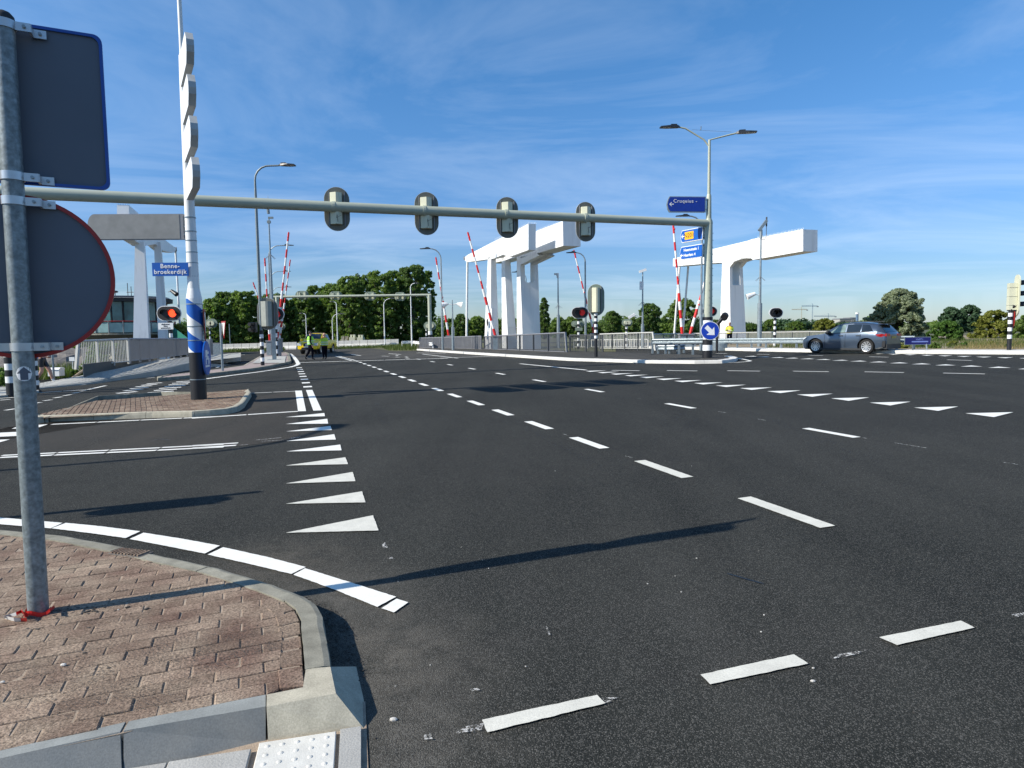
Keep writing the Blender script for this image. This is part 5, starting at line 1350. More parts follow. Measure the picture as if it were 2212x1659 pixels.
def frame_left():
    # seen from its shaded side: beam end near the viewer at left, tip away to the right
    p0 = P(290, 720, 43.0)
    F = lambda x, y: onplane(*U('a2', x, y), p0, XN)
    base = ground(F(950, 1130)); gzv = base.z-.3
    t = thing('bascule_bridge_frame', 'white bascule bridge frame at left, partly hidden by the grey sign', 'bridge', base, 'white bascule bridge frames')
    q1 = F(860, 215); e = onplane(*U('a2', 780, 215), q1, LN); W_ = abs((e-q1).dot(XN)); print('L width', W_)
    prof = [F(860, 195), F(835, 420), F(905, 462), F(960, 455), F(1010, 470), F(1035, 470), F(1090, 480), F(1130, 512), F(1165, 510), F(1182, 488), F(1160, 470), F(1100, 430), F(915, 240)]
    prof = [F(862, 195), F(862, 405), F(960, 470), F(1040, 455), F(1090, 500), F(1160, 514), F(1182, 490), F(1160, 470), F(1100, 425), F(1000, 330), F(915, 240)]
    b_ = MB(); b_.prism(prof, -XN*W_); beam = b_.build('balance_beam', M_bridge, t)
    b_ = MB(); b_.tube([F(1178, 490)+XN*.05, F(1178, 490)-XN*(W_+.05)], .2, 14); b_.build('hinge_pin', M_rail, beam)
    spikes(beam, F(862, 195), F(862, 195)-XN*W_, 6)
    for (a, b, c, d), nm in (((905, 968, 885, 1008), 0), ((1030, 1078, 1055, 1128), 1)):
        tl, tr, bl, br = F(a, 455), F(b, 455), F(c, 1085), F(d, 1085)
        def dn(p, q):  # extend line p->q to the ground
            s = (gzv-p.z)/(q.z-p.z); return p.lerp(q, s)
        bl, br = dn(tl, bl), dn(tr, br)
        wt, wb_ = .8, 1.0
        fl = LN*0
        b_ = MB()
        # front face facing the viewer (across), depth along the lane, built on the traced silhouette
        mid_t, mid_b = (tl+tr)/2, (bl+br)/2
        ht, hb = P(*U('a2', b, 455), mid_t.y).x-P(*U('a2', a, 455), mid_t.y).x, P(*U('a2', d, 1085), mid_b.y).x-P(*U('a2', c, 1085), mid_b.y).x
        mb_ = mid_b
        vs = []
        for c_, w in ((mb_, hb), (mid_t+Z*.15, ht)):
            vs += [c_-XN*w*.42-LN*w*.35, c_+XN*w*.42-LN*w*.35, c_+XN*w*.42+LN*w*.35, c_-XN*w*.42+LN*w*.35]
        b_.add(vs, [(3, 2, 1, 0), (4, 5, 6, 7), (0, 1, 5, 4), (1, 2, 6, 5), (2, 3, 7, 6), (3, 0, 4, 7)]); b_.build('leg', M_bridge, t)
    b_ = MB(); c = F(1182, 500)-XN*.1; o_ = F(1222, 1190)-XN*.1; b_.tube([c, Vector((o_.x, o_.y, gzv))], .09, 10); b_.build('hanger', M_bridge, t, smooth=True)
    q = F(1125, 775); cm = thing('security_camera', 'small black camera on the right leg of the left bridge frame', 'camera', q)
    b_ = MB(); b_.tube([q, q+Vector((.35, -.1, .05))], .03, 6); b_.build('bracket', M_rail, cm)
    b_ = MB(); b_.tube([q+Vector((.3, -.1, .1)), q+Vector((.85, -.3, -.25))], [.12, .2], 10); b_.build('body', M_black, cm, smooth=True)
frame_left()

# ------------------------------------------------------------------ raised barriers
def barrier(label, tip, foot, d, thick=.075, n=None, housing=None, seed=0):
    a = P(*foot, d); b = P(*tip, d); base = ground(a)
    t = thing('raised_barrier', label, 'barrier', base, 'raised red and white barrier booms')
    Ln = (b-a).length; n = n or max(7, int(round(Ln/.62)) | 1)
    b_ = MB(); dv = (b-a)/n
    for i in range(n):
        r0 = thick*(1.15 if i < n*.45 else .8); b_.tube([a+dv*i, a+dv*(i+1)], r0, 10, m=1 if i % 2 else 0)
    b_.tube([b-dv.normalized()*.02, b+dv.normalized()*.06], thick*.6, 8, m=0)
    b_.build('boom', [M_boomred, M_boomwhite], t, smooth=True)
    for i in (n//2, n-1):
        p = a+dv*(i+.5); b_ = MB(); b_.ball(p+Vector((.02, -.09, 0)), .07, nu=8, nv=5); b_.build('boom_light', M_boomred, t)
    h = max(.5, a.z-base.z)
    b_ = MB(); b_.box(base+Z*(h*.5), (.42, .5, h*1.05)); b_.box(base+Z*(h+.05), (.5, .6, .1)); b_.build('housing', M_rail if housing is None else housing, t)
    b_ = MB(); b_.box(base+Z*(h*.5)-Vector((0, .252, 0)), (.34, .008, h*.8)); b_.build('door', M_galv_l, t)
    return t
barrier('short far red and white barrier boom left of the lamp column', (547, 611), (590, 733), 62, .07)
barrier('red and white barrier boom standing upright between lamp column and mast', (572, 559), (583, 738), 52, .075)
barrier('tallest red and white barrier boom right of the square mast', (623.6, 503), (598.5, 734), 50, .085)
barrier('thinner red and white barrier boom behind the tallest one, leaning right', (627, 562), (604, 733), 66, .075)
barrier('red and white barrier boom left of the thin hanger rod, beside a lamp post', (941.6, 557), (969.5, 727), 58, .08)
barrier('red and white barrier boom in front of the middle bridge frames', (1010.9, 503), (1070.5, 727), 50, .085)
barrier('red and white barrier boom leaning left above the dark rail fence', (1239.8, 541), (1284, 722), 56, .075)
barrier('short red and white barrier boom leaning right behind the striped signal post', (1288, 668), (1281, 722), 60, .07)
barrier('tall red and white barrier boom left of the gantry column', (1454.4, 486), (1474, 724), 44, .085)
barrier('red and white barrier boom half hidden by the gantry column, leaning right', (1527, 592), (1490, 724), 44, .085)

# ------------------------------------------------------------------ railings
def railing(label, a, b, h0, h1, n, bars, m_rail, m_post, slant=None, group='bridge railings', top_r=.045, bar_r=.011, bottom=.12, cat='railing', lean_out=.45):
    """a,b world base points; n panels, bars per panel"""
    t = thing('railing', label, cat, a, group)
    d = (b-a); hd = flat(d)
    top = lambda s: a.lerp(b, s)+Z*(h0+(h1-h0)*s)
    bot = lambda s: a.lerp(b, s)+Z*bottom
    b_ = MB(); b_.tube([top(0), top(1)], top_r, 8); b_.build('top_rail', m_rail, t, smooth=True)
    b_ = MB(); b_.tube([bot(0), bot(1)], top_r*.6, 6); b_.build('bottom_rail', m_rail, t)
    sd = hd.cross(Z)
    for i in range(n+1):
        if slant == i or (slant == 'both' and i in (0, n)): continue
        p = a.lerp(b, i/n); hh = h0+(h1-h0)*i/n
        q = MB(); q.box(p+Z*(hh/2), (.05, .09, hh), hd, sd); q.build('post', m_post, t)
    for i in range(n):
        b_ = MB()
        for k in range(1, bars+1):
            s = (i+k/(bars+1))/n; b_.box((top(s)+bot(s))/2, (bar_r*2, bar_r*2.6, (top(s)-bot(s)).z), hd, sd)
        stuff(b_.build('bars', m_rail, t))
    for i in ([slant] if isinstance(slant, int) else []):
        s = i/n; sg = 1 if i == n else -1
        p = a.lerp(b, s); q = MB(); hh = h0+(h1-h0)*s
        pts = [p+Z*(hh+.05), p+Z*(hh+.05)-hd*.0]
        q.prism([p+Z*(hh+.05)-sd*.05, p+Z*(hh+.05)+hd*sg*.12-sd*.05, p+hd*sg*(lean_out+.12)+Z*.0-sd*.05, p+hd*sg*lean_out-sd*.05], sd*.10); q.build('slanted_end_post', m_rail, t)
    return t
def gb2(u, v, dz=0): return G(u, v, dz)
railing('grey bar railing along the left pavement, slanted white end post', gb2(176, 797, .5), gb2(278, 786, .55), (797-735)/FU*gb2(176, 797, .5).y*.97, (786-732.5)/FU*gb2(278, 786, .55).y, 3, 9, M_raill, M_raill, slant=0, bar_r=.009, lean_out=.22)
A2, B2 = gb2(281, 785.5, .55), gb2(418, 768, .55)
railing('grey bar railing of the left bridge running away behind the red signal', A2, B2, (785.5-732.5)/FU*A2.y, (768-732)/FU*B2.y, 8, 16, M_rail, M_rail, bar_r=.015)
b_ = MB()
A3, B3 = gb2(181, 808, .35), gb2(330, 783, .42)
o = MB(); o.prism([A3-Z*.3, B3-Z*.3, B3+Z*.32, A3+Z*.38], LN*.3+XN*-.1); o = o.build('concrete_edge', mat('dark concrete', (.12, .115, .10), .9), None); tag(o, 'low dark concrete edge under the left railing', 'concrete edge')
RA, RB = gb2(907, 753.5), gb2(1062, 757)
def hpx(p, v0, v1): return (v1-v0)/FU*p.y
railing('far grey railing with close bars left of the middle bridge frames', RA, gb2(1040, 757), hpx(RA, 730.5, 753.5), hpx(gb2(1040, 757), 726.5, 757), 8, 14, M_rail, M_rail, bar_r=.02)
r1a, r1b = gb2(1047, 757), gb2(1220, 764.5)
railing('long grey railing in front of the middle bridge frames, pale slanted end', r1a, r1b, hpx(r1a, 727, 757), hpx(r1b, 719, 764.5), 6, 13, M_rail, M_raild, slant=6, bar_r=.013, lean_out=.20)
r2a, r2b = gb2(1231, 763.5), gb2(1330, 764)
r2b = gb2(1302, 764.5)
railing('dark thin pedestrian railing between the striped signal posts', r2a, r2b, hpx(r2a, 724, 763.5), hpx(r2b, 724, 764.5), 2, 12, M_raild, M_raild, bar_r=.012, top_r=.03, bottom=.06)
r3a, r3b = gb2(1296, 756), gb2(1408, 757)
railing('pale railing with slanted right end beside the guardrail', r3a, r3b, hpx(r3a, 722, 756), hpx(r3b, 718.5, 757), 4, 8, M_raill, M_raild, slant=4, bar_r=.011, lean_out=.22)
r4a, r4b = gb2(1240, 746), gb2(1700, 742)
railing('cream railing far behind the guardrail, left of the gantry column', gb2(1412, 747), gb2(1640, 744), hpx(gb2(1412, 747), 722, 747), hpx(gb2(1640, 744), 718.5, 744), 10, 9, M_raill, M_raild, bar_r=.008)
railing('cream railing at right running behind the grey car', gb2(1640, 744.5), gb2(1905, 741), hpx(gb2(1640, 744.5), 718.5, 744.5), hpx(gb2(1905, 741), 714.5, 741), 7, 12, M_raill, M_raild, bar_r=.008)
railing('inner white railing seen through the dark railing bars', gb2(1240, 753), gb2(1400, 753), .62, .62, 5, 6, M_raill, M_raill, bar_r=.02)

def guardrail(label, pts, h, npost, m=M_galv_l, second=False, bw=.31, post_m=None):
    t = thing('guardrail', label, 'guardrail', pts[0], 'steel guardrails')
    b_ = MB(); prof = [(0, -bw/2), (.06, -bw*.42), (.08, -bw*.30), (.02, -bw*.10), (.0, 0), (.02, bw*.10), (.08, bw*.30), (.06, bw*.42), (0, bw/2)]
    n = len(prof); vs = []
    for i, p in enumerate(pts):
        d = flat((pts[min(i+1, len(pts)-1)]-pts[max(i-1, 0)])); s = Vector((d.y, -d.x, 0)); s = s if s.dot(CAMP-p) > 0 else -s
        vs += [p+Z*(h+z)+s*x for x, z in prof]
    b_.add(vs, [(i*n+k, i*n+k+1, (i+1)*n+k+1, (i+1)*n+k) for i in range(len(pts)-1) for k in range(n-1)]); b_.build('beam', m, t)
    for i in range(npost):
        p = resample(pts, i/(npost-1)) if npost > 1 else pts[0]
        b_ = MB(); b_.box(p+Z*((h+.1)/2)+Vector((0, .07, 0)), (.10, .08, h+.1)); b_.build('post', post_m or m, t)
    return t
g1 = [gb2(1414, 764), gb2(1530, 764), gb2(1640, 763), gb2(1720, 762.5)]
guardrail('long guardrail left of and behind the gantry column, on double posts', [gb2(1410, 768), gb2(1470, 768), gb2(1528, 768)], .73, 5)
guardrail('guardrail from the gantry column to the grey car, low steel beam', [gb2(1535, 757), gb2(1640, 757.5), gb2(1730, 758), gb2(1900, 760)], .55, 12, M_galv_l)
guardrail('guardrail continuing right of the grey car', [gb2(1938, 760), gb2(1975, 760)], .60, 2)
guardrail('lower guardrail end behind the long one, on short posts', [gb2(1422, 765), gb2(1455, 765), gb2(1478, 763)], .35, 4)
guardrail('white curving guardrail by the far tree row', [gb2(868, 749), gb2(890, 748), gb2(915, 752), gb2(935, 755)], .45, 5, M_white)
for i, u_ in enumerate((1557, 1567)):
    pass
b_ = MB(); q = gb2(1555, 757); b_.tube([q+Z*.0, q+Z*.42], .42, 24); o = b_.build('guardrail_end_drum', M_galv_l); tag(o, 'round galvanised guardrail end drum behind the gantry column', 'drum')
# long pale concrete barriers across the far road
def jersey(label, a, b, h, n, m):
    t = thing('concrete_barrier', label, 'barrier', a, 'pale concrete barriers far away')
    for i in range(n):
        p, q = a.lerp(b, i/n), a.lerp(b, (i+.96)/n); d = flat(q-p); s = Vector((d.y, -d.x, 0))
        c = MB(); c.prism([p-s*.3, p-s*.28+Z*.15, p-s*.1+Z*h*.5, p-s*.09+Z*h, p+s*.09+Z*h, p+s*.1+Z*h*.5, p+s*.28+Z*.15, p+s*.3], q-p); c.build('segment', m, t)
jersey('long pale barrier wall left of the yellow pickup', ground(P(438, 750, 76)), ground(P(642, 750, 76)), .80, 12, M_kerbw)
jersey('long pale barrier wall right of the two people', ground(P(694, 750, 76)), ground(P(862, 750, 76)), .80, 10, M_kerbw)

# ------------------------------------------------------------------ poles, signals, masts
def spost(base, h, r, n, name='pole', parent=None, first=None):
    bs = stripes(n, h/n); return bandpole(parent, base, h, r, bs, name, 12)
fx = Vector((1, 0, 0)); fy = Vector((0, -1, 0))
def oval_signal(label, bu, bv, cu, cv, hw, r, top=None, lit=None, dz=0, pole_r=.075, nstripe=9, side=1, back=False, plate=None, depth=None, rear=False, d=None):
    base = G(bu, bv, dz) if d is None else ground(P(bu, bv, d), dz)
    t = thing('bridge_signal', label, 'signal light', base)
    sc = base.y/FU; c = P(cu, cv, base.y)
    ph = c.z-base.z-(0 if rear else r*sc)
    spost(base, ph, pole_r, nstripe, parent=t)
    c = c+Vector((0, -.12, 0))
    if not rear: ovalfront(t, c, fx, fy, hw*sc, r*sc, lit, side)
    else:
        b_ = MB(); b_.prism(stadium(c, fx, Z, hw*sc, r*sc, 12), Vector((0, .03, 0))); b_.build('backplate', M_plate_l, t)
        for s in (-1, 1):
            b_ = MB(); q = c+fx*(s*(hw-r)*sc*.9); b_.tube([q, q-Vector((0, .2, 0))], r*sc*.5, 12); b_.build('housing', M_cream, t, smooth=True)
        b_ = MB(); b_.box(c-Vector((0, .1, r*sc*.75)), (hw*sc*1.0, .06, .06)); b_.build('bracket', M_black, t)
    if rear is False and back:
        q = Vector((base.x, base.y+.1, c.z-r*sc*1.9)); b_ = MB(); b_.tube([q-fx*.22, q-fx*.22+Vector((0, .25, 0))], .12, 10); b_.tube([q+fx*.22, q+fx*.22+Vector((0, .25, 0))], .12, 10); b_.build('rear_lamps', M_plate_l, t)
        b_ = MB(); b_.prism(stadium(q+Vector((0, .27, 0)), fx, Z, .5, .22, 10), Vector((0, .02, 0))); b_.build('rear_plate', M_plate_l, t)
    if plate:
        u0, v0, u1, v1 = plate; c2 = P((u0+u1)/2, (v0+v1)/2, base.y-.12); w_, h_ = (u1-u0)*sc, (v1-v0)*sc
        b_ = MB(); b_.box(c2, (w_, .02, h_)); b_.build('text_plate' if lit else 'small_plate', M_white if lit == M_redlit else M_plate_l, t)
        return t, c2, w_, h_, base
    return t
t, c2, w_, h_, _ = oval_signal('oval black bridge signal with the lit red lamp above a small white text plate', 372, 773, 367, 677, 26.5, 16.2, lit=M_redlit, dz=.55, nstripe=9, pole_r=.09, plate=(342, 697.5, 374, 711.5))
for i, s in enumerate(('slagbomen', 'dalen', 'automatisch')): text(s, t, 'lettering', c2+Vector((0, -.014, h_*(.28-.28*i))), fx, Z, h_*.30, M_textd, 'CENTER', bold=.003)
oval_signal('oval black bridge signal with dim red lamp in front of the dark railing', 1250, 754, 1252.3, 675.5, 18.6, 12.4, lit=M_reddim, back=True, plate=(1242.5, 707.5, 1258, 714.5), nstripe=11, pole_r=.085)
oval_signal('oval black bridge signal half hidden behind the gantry column', 1529, 755, 1532, 672.5, 16.5, 11.5, lit=M_reddim, nstripe=9, pole_r=.08)
oval_signal('oval black bridge signal on a thin striped post right of the right bridge frame', 1673, 754, 1675, 675.5, 15, 11.2, nstripe=11, pole_r=.075)
oval_signal('oval bridge signal behind the signal box at the banded lamp column', 599, 772, 598, 679, 17, 14.5, lit=M_reddim, nstripe=9, pole_r=.08)
oval_signal('oval signal seen from behind on a striped post, between white post and triangle sign', 455.5, 761, 457, 698.5, 13.5, 10, rear=True, nstripe=11, pole_r=.08)
oval_signal('small oval signal seen from behind among the barrier booms', 603.4, 759, 609, 705, 8, 7.5, rear=True, nstripe=9, pole_r=.08)
oval_signal('oval signal seen from behind above the pale slanted railing', 1353.5, 756, 1354, 697, 11.5, 8, rear=True, nstripe=9, pole_r=.08)
oval_signal('far oval signal seen from behind at the right foot of the far gantry', 922, 757, 929, 704, 13.5, 9, rear=True, nstripe=9, pole_r=.08, d=66)

# signal head at the lamp column
lc = G(567.6, 789, .11)
t = thing('street_lamp', 'tall curved street lamp on a black and white banded foot, near lamp left of centre', 'street lamp', lc)
fyb = (789-714)/FU*lc.y
bandpole(t, lc, fyb, .095, stripes(9, fyb/9), 'banded_foot', 16)
topz = P(600, 358, lc.y).z-lc.z; hx_ = (606-567)/FU*lc.y
arc = [lc+Z*fyb, lc+Z*(topz*.80), lc+Z*(topz-.7)]+[lc+Z*(topz-.7)+fx*(.7*(1-math.cos(R(k))))+Z*(.7*math.sin(R(k))) for k in (20, 40, 60, 80, 90)]+[lc+fx*1.25+Z*(topz+.01)]
b_ = MB(); b_.tube(arc, [.085, .07, .05]+[.045]*6, 14); b_.build('curved_pole', M_galv, t, smooth=True)
lamp_head(t, arc[-1], Vector((1, -.05, 0)).normalized(), .82, .30)
hs = thing('traffic_signal', 'back of traffic signal box fixed to the banded lamp column left of centre', 'traffic signal', lc+Z*(fyb+.3))
cc = P(575, 678, lc.y)+Vector((.02, -.12, 0)); sc_ = lc.y/FU
headback(hs, cc+Vector((.05, .15, 0)), Vector((1, .12, 0)).normalized(), Vector((.12, -1, 0)).normalized(), 34*sc_, 21*sc_, M_plate, mat('grey green housing', (.31, .325, .285), .5), boxw=.56, boxh=1.28, boxd=.30)
b_ = MB(); b_.box(cc-Vector((.62, 0, .68)), (.22, .3, .5)); b_.tube([cc-Vector((.62, .12, .52)), cc-Vector((.72, .40, .54))], .1, 10); b_.tube([cc-Vector((.62, .12, .78)), cc-Vector((.72, .40, .80))], .1, 10); b_.build('pedestrian_signal', M_black, hs)

# square mast with antennas
mb = G(593, 777.5, .11); t = thing('camera_mast', 'galvanised square mast with camera on top, standing on a base plate by the lamp column', 'mast', mb)
zt = lambda v: P(590, v, mb.y).z-mb.z
b_ = MB(); b_.box(mb+Z*.02, (.7, .6, .04)); b_.box(mb+Z*(.04+zt(650)/2), (.24, .22, zt(650)), Vector((.95, .3, 0)).normalized(), Vector((-.3, .95, 0)).normalized()); b_.build('square_post', M_galv_l, t)
b_ = MB(); b_.tube([mb+Z*zt(652), mb+Z*zt(560), mb+Z*zt(470)], [.09, .06, .04], 12); b_.build('shaft', M_galv_l, t, smooth=True)
c = mb+Z*zt(465)
b_ = MB(); b_.tube([c+Z*.1, c+Z*.55-fx*.05], .09, 10); b_.box(c-Z*.15+fx*.12, (.3, .1, .12)); b_.box(c-Z*.4, (.2, .14, .16)); b_.build('camera', M_galv, t)
b_ = MB(); c = mb+Z*zt(549)
for k in range(6): b_.tube([c, c+Vector((.32*math.cos(k*1.05), .32*math.sin(k*1.05), -.28))], .012, 5)
b_.build('anti_climb_spikes', M_rail, t)
b_ = MB(); c = mb+Z*zt(440); b_.tube([c-Z*.2, c+Z*.5], .012, 5); b_.build('antenna', M_galv_l, t)

def cam_mast(label, bu, bv, topv, style, r=.07, thickv=None, dz=0, d=None):
    base = G(bu, bv, dz) if d is None else ground(P(bu, bv, d), dz)
    t = thing('camera_mast', label, 'mast', base); H_ = P(bu, topv, base.y).z-base.z
    zt_ = (P(bu, thickv, base.y).z-base.z) if thickv else H_*.35
    b_ = MB(); b_.tube([base, base+Z*zt_], r*1.7, 14); b_.build('base_section', M_galv_l, t, smooth=True)
    b_ = MB(); b_.tube([base+Z*zt_, base+Z*H_], [r*1.0, r*.55], 12); b_.build('shaft', M_galv_l, t, smooth=True)
    top = base+Z*H_
    if style == 'speakers':
        for s in (-1, 1):
            b_ = MB(); b_.tube([top-Z*.35+fx*s*.05, top-Z*.30+fx*s*.42], .035, 6); b_.tube([top-Z*.28+fx*s*.35, top-Z*.40+fx*s*.75], [.08, .26], 12); b_.build('loudspeaker', M_white, t)
    elif style == 'dome':
        b_ = MB(); b_.tube([top, top+Z*.25+fx*-.05], .09, 8); b_.box(top+Z*.28-fx*.12, (.35, .12, .14)); b_.build('camera', M_white, t)
    elif style == 'cctv':
        b_ = MB(); b_.box(top+Z*.1+fx*.0, (.5, .16, .16), Vector((.9, 0, .3)).normalized(), Vector((0, 1, 0)), Vector((-.3, 0, .9)).normalized()); b_.build('camera', M_white, t)
        b_ = MB(); b_.box(top-Z*.9-fx*.08, (.24, .2, .55)); b_.build('control_box', M_white, t)
        q = base+Z*(H_*.42); b_ = MB(); b_.tube([q, q-fx*.7+Z*.1], .02, 6); b_.box(q-fx*.75+Z*.05, (.5, .2, .16), Vector((.8, 0, .5)).normalized(), Vector((0, 1, 0)), Vector((-.5, 0, .8)).normalized()); b_.build('flood_light', M_white, t)
    elif style == 'antenna':
        b_ = MB(); b_.tube([top-Z*.4, top+Z*.1], .09, 10); b_.box(top+Z*.35+fx*.1, (.75, .18, .16), Vector((.6, 0, .8)).normalized(), Vector((0, 1, 0)), Vector((-.8, 0, .6)).normalized()); b_.build('camera', M_galv_l, t)
        b_ = MB(); b_.tube([top-Z*.45, top-Z*.5+fx*.22, top-Z*.3+fx*.32, top+Z*.8+fx*.32], .018, 6); b_.tube([top+Z*.3+fx*.32, top+Z*.85+fx*.32], .05, 8); b_.build('antenna', M_raild, t)
        q = base+Z*(H_*.50)
        b_ = MB(); b_.tube([q-Z*.3, q-fx*.35-Z*.25], .02, 6); b_.tube([q-fx*.3-Z*.2, q-fx*.8-Z*.4], [.10, .18], 10); b_.build('flood_light', M_white, t)
    if style in ('antenna', 'dome', 'cctv'):
        q = base+Z*(H_*.62); b_ = MB()
        for k in range(6): b_.tube([q, q+Vector((.3*math.cos(k*1.05), .3*math.sin(k*1.05), -.28))], .010, 4)
        b_.build('anti_climb_spikes', M_rail, t)
    return t
cam_mast('mast with two loudspeakers left of the thin hanger rod', 979, 752, 648, 'speakers', thickv=706, d=52)
cam_mast('slim mast with small camera right of the slotted bridge leg', 1206.5, 752, 600, 'dome', thickv=680, d=52)
cam_mast('slim dark mast with white control box and flood light above the pale railing', 1388, 754, 588, 'cctv', r=.065, thickv=700, d=46)
cam_mast('tall grey mast with angled camera and antenna in front of the right bridge beam', 1640, 754, 500, 'antenna', r=.08, thickv=655, d=41)

# signal posts with upright housings seen from behind
sb = G(1287.5, 771, .11); t = thing('traffic_signal_post', 'upright traffic signal seen from behind on a striped post with black foot, centre right', 'traffic signal', sb)
H_ = (771-676)/FU*sb.y
bandpole(t, sb, H_, .085, [(H_*.42, M_black)]+stripes(9, H_*.58/9, a=M_white, b=M_black), 'pole', 14)
cc = P(1287.5, 648, sb.y); sc_ = sb.y/FU
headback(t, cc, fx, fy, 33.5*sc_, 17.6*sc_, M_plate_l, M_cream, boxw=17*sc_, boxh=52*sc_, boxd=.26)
rb = G(2179.5, 757.5, .12); t = thing('traffic_signal_post', 'traffic signal with cream housing on a striped post at the right edge of the picture', 'traffic signal', rb)
H_ = (757-668)/FU*rb.y
bandpole(t, rb, H_, .085, [(H_*.29, M_black), (H_*.095, M_white)]+stripes(7, H_*.615/7), 'pole', 14)
k = rb.y/FU; c = P(2203, 628, rb.y)
ax_ = Vector((.30, .95, 0)).normalized(); nr = Vector((-.95, .30, 0))
cc = rb+Z*0; cz = P(2185, 638, rb.y); c0 = Vector((rb.x+.20, rb.y, cz.z))
b_ = MB(); b_.prism(stadium(c0, Z, ax_, 44*k, .27, 12), nr*-.05); b_.build('backplate', M_cream, t)
b_ = MB(); b_.box(c0+nr*.15+Vector((0, -.0, -.05)), (.28, .28, 57*k), nr, ax_); hs2 = b_.build('housing', M_cream, t)
for s in (-.33, .0, .33):
    b_ = MB(); b_.box(c0+nr*.15+Vector((0, -.005, -.05))+Z*(57*k*s), (.285, .285, .012), nr, ax_); b_.build('seam', M_plate, hs2)
b_ = MB(); b_.box(c0+nr*.15+Vector((0, 0, -.07-28.5*k)), (.24, .24, .05), nr, ax_); b_.build('base_plate', M_black, hs2)
for s in (-1, 0, 1):
    q = c0-nr*.05+Z*(s*.44+.02); b_ = MB(); vis = [q+(ax_*math.cos(a)+Z*math.sin(a))*.15 for a in [R(x) for x in range(-20, 201, 20)]]
    b_.add(vis+[p-nr*.34+Z*(.02) for p in vis], [(i, i+1, len(vis)+i+1, len(vis)+i) for i in range(len(vis)-1)]); b_.build('visor', M_black, t)
b_ = MB(); b_.tube([rb+Z*(H_-.02), rb+Z*(H_+.12)+fx*.1], [.07, .14], 12); b_.build('neck', M_black, t)
sgn = MB(); q = rb+Z*1.35+fx*.11; sgn.prism(ring(q, Vector((.15, .99, 0)), Z, .12, .40, 16), fx*.02); sgn.build('edge_on_sign', M_red, t)
# angled black tube with disc
q0 = P(1549, 701, 36); q1 = P(1560, 688, 36); t = thing('counterweight_arm', 'black angled arm with round dark disc beside the white bridge leg', 'barrier part', ground(q0))
b_ = MB(); b_.tube([ground(q0), q0], .07, 10); b_.build('stand', M_black, t)
b_ = MB(); b_.tube([q0, q1], .10, 12); b_.build('arm', M_black, t, smooth=True)
b_ = MB(); b_.tube([q1+Vector((.05, -.15, .05)), q1+Vector((.2, .15, .15))], .19, 18); b_.build('disc', M_blackplate, t)

# lamps in the distance
street_lamp('far curved street lamp just right of the square mast, upper of three', 588.5, 760, 0, 632, 530, group='far street lamps', d=58)
street_lamp('far curved street lamp behind the booms, middle of three', 590.5, 755, 0, 626, 586, group='far street lamps', r=.06, d=72)
street_lamp('far curved street lamp behind the booms, lowest of three', 593, 750, 0, 628, 620, group='far street lamps', r=.06, d=88)
street_lamp('curved street lamp with left-pointing head beside the boom near the tree row', 956.5, 754, 0, 912, 537.5, group='far street lamps', d=52)
street_lamp('curved street lamp with left-pointing head above the striped signal post', 1265, 756, 0, 1229, 546, group='far street lamps', d=50)
street_lamp('curved street lamp seen through the slot of the bridge leg', 1138, 752, 0, 1110, 588, group='far street lamps', d=66)
street_lamp('curved street lamp whose head shows above the gantry arm by the column', 1514, 756, 0, 1468, 467, group='far street lamps', d=40)
q = G(498, 757); t = thing('thin_pole', 'thin pale pole before the trees, right of the red-edged triangle sign', 'pole', q)
b_ = MB(); b_.tube([q, P(495, 700, q.y)], .05, 6); b_.build('shaft', M_galv_l, t)
street_lamp('thin far lamp in front of the trees above the pickup', 663, 750, 0, 650, 677, group='far street lamps', r=.05, d=80, m=M_white)
street_lamp('thin far curved lamp in front of the trees, right of the people', 719.5, 752, 0, 742, 678, group='far street lamps', r=.05, d=76, m=M_white)
street_lamp('taller thin far lamp in front of the trees, right of the people', 730, 756, 0, 716, 652, group='far street lamps', r=.055, d=72, m=M_white)
street_lamp('far curved lamp in front of the trees under the far gantry arm', 831.5, 750, 0, 853, 645, group='far street lamps', r=.055, d=74, m=M_white)
street_lamp('tall far lamp in front of the right part of the tree row', 890, 755, 0, 903, 612, group='far street lamps', r=.055, d=68, m=M_white)

# far gantry
fa, fb = P(598, 637, 62), P(931, 641.5, 62); fb.z = fa.z = (fa.z+fb.z)/2
t = thing('signal_gantry', 'far beige gantry in front of the tree row with four round-ended signal backs', 'signal gantry', ground(fb))
b_ = MB(); b_.tube([fa-fx*.3, fb], .11, 14); b_.build('arm', M_beige, t, smooth=True)
for q in (fa, fb+Vector((-.15, 0, 0))):
    g0 = ground(q); b_ = MB(); b_.tube([g0+Z*1.6, q], .17, 14); b_.build('column', M_beige, t, smooth=True)
    bandpole(t, g0, 1.6, .19, stripes(5, .32, a=M_white, b=M_black), 'banded_foot', 14)
for i, (cx, cw) in enumerate(((185, 185), (650, 180), (1130, 175), (1545, 165))):
    u_, v_ = U('a5', cx, 540+i*6); cc = P(u_, v_, 62.2)
    s_ = thing('traffic_signal', 'round-ended signal back on the far gantry arm, '+('leftmost', 'second from left', 'third from left', 'rightmost')[i], 'traffic signal', cc, 'signals on the far gantry')
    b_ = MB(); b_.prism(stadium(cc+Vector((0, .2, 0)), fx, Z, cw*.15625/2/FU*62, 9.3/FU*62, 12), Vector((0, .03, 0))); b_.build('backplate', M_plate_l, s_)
    for s in (-1, 1):
        b_ = MB(); q = cc+fx*(s*.28)+Vector((0, .18, 0)); b_.box(q, (.24, .2, .5)); b_.build('housing', M_cream, s_)
        b_ = MB(); b_.box(q-Vector((0, -.0, 0))+fx*(s*.05), (.05, .24, .72)); b_.build('bracket', M_beige, s_)

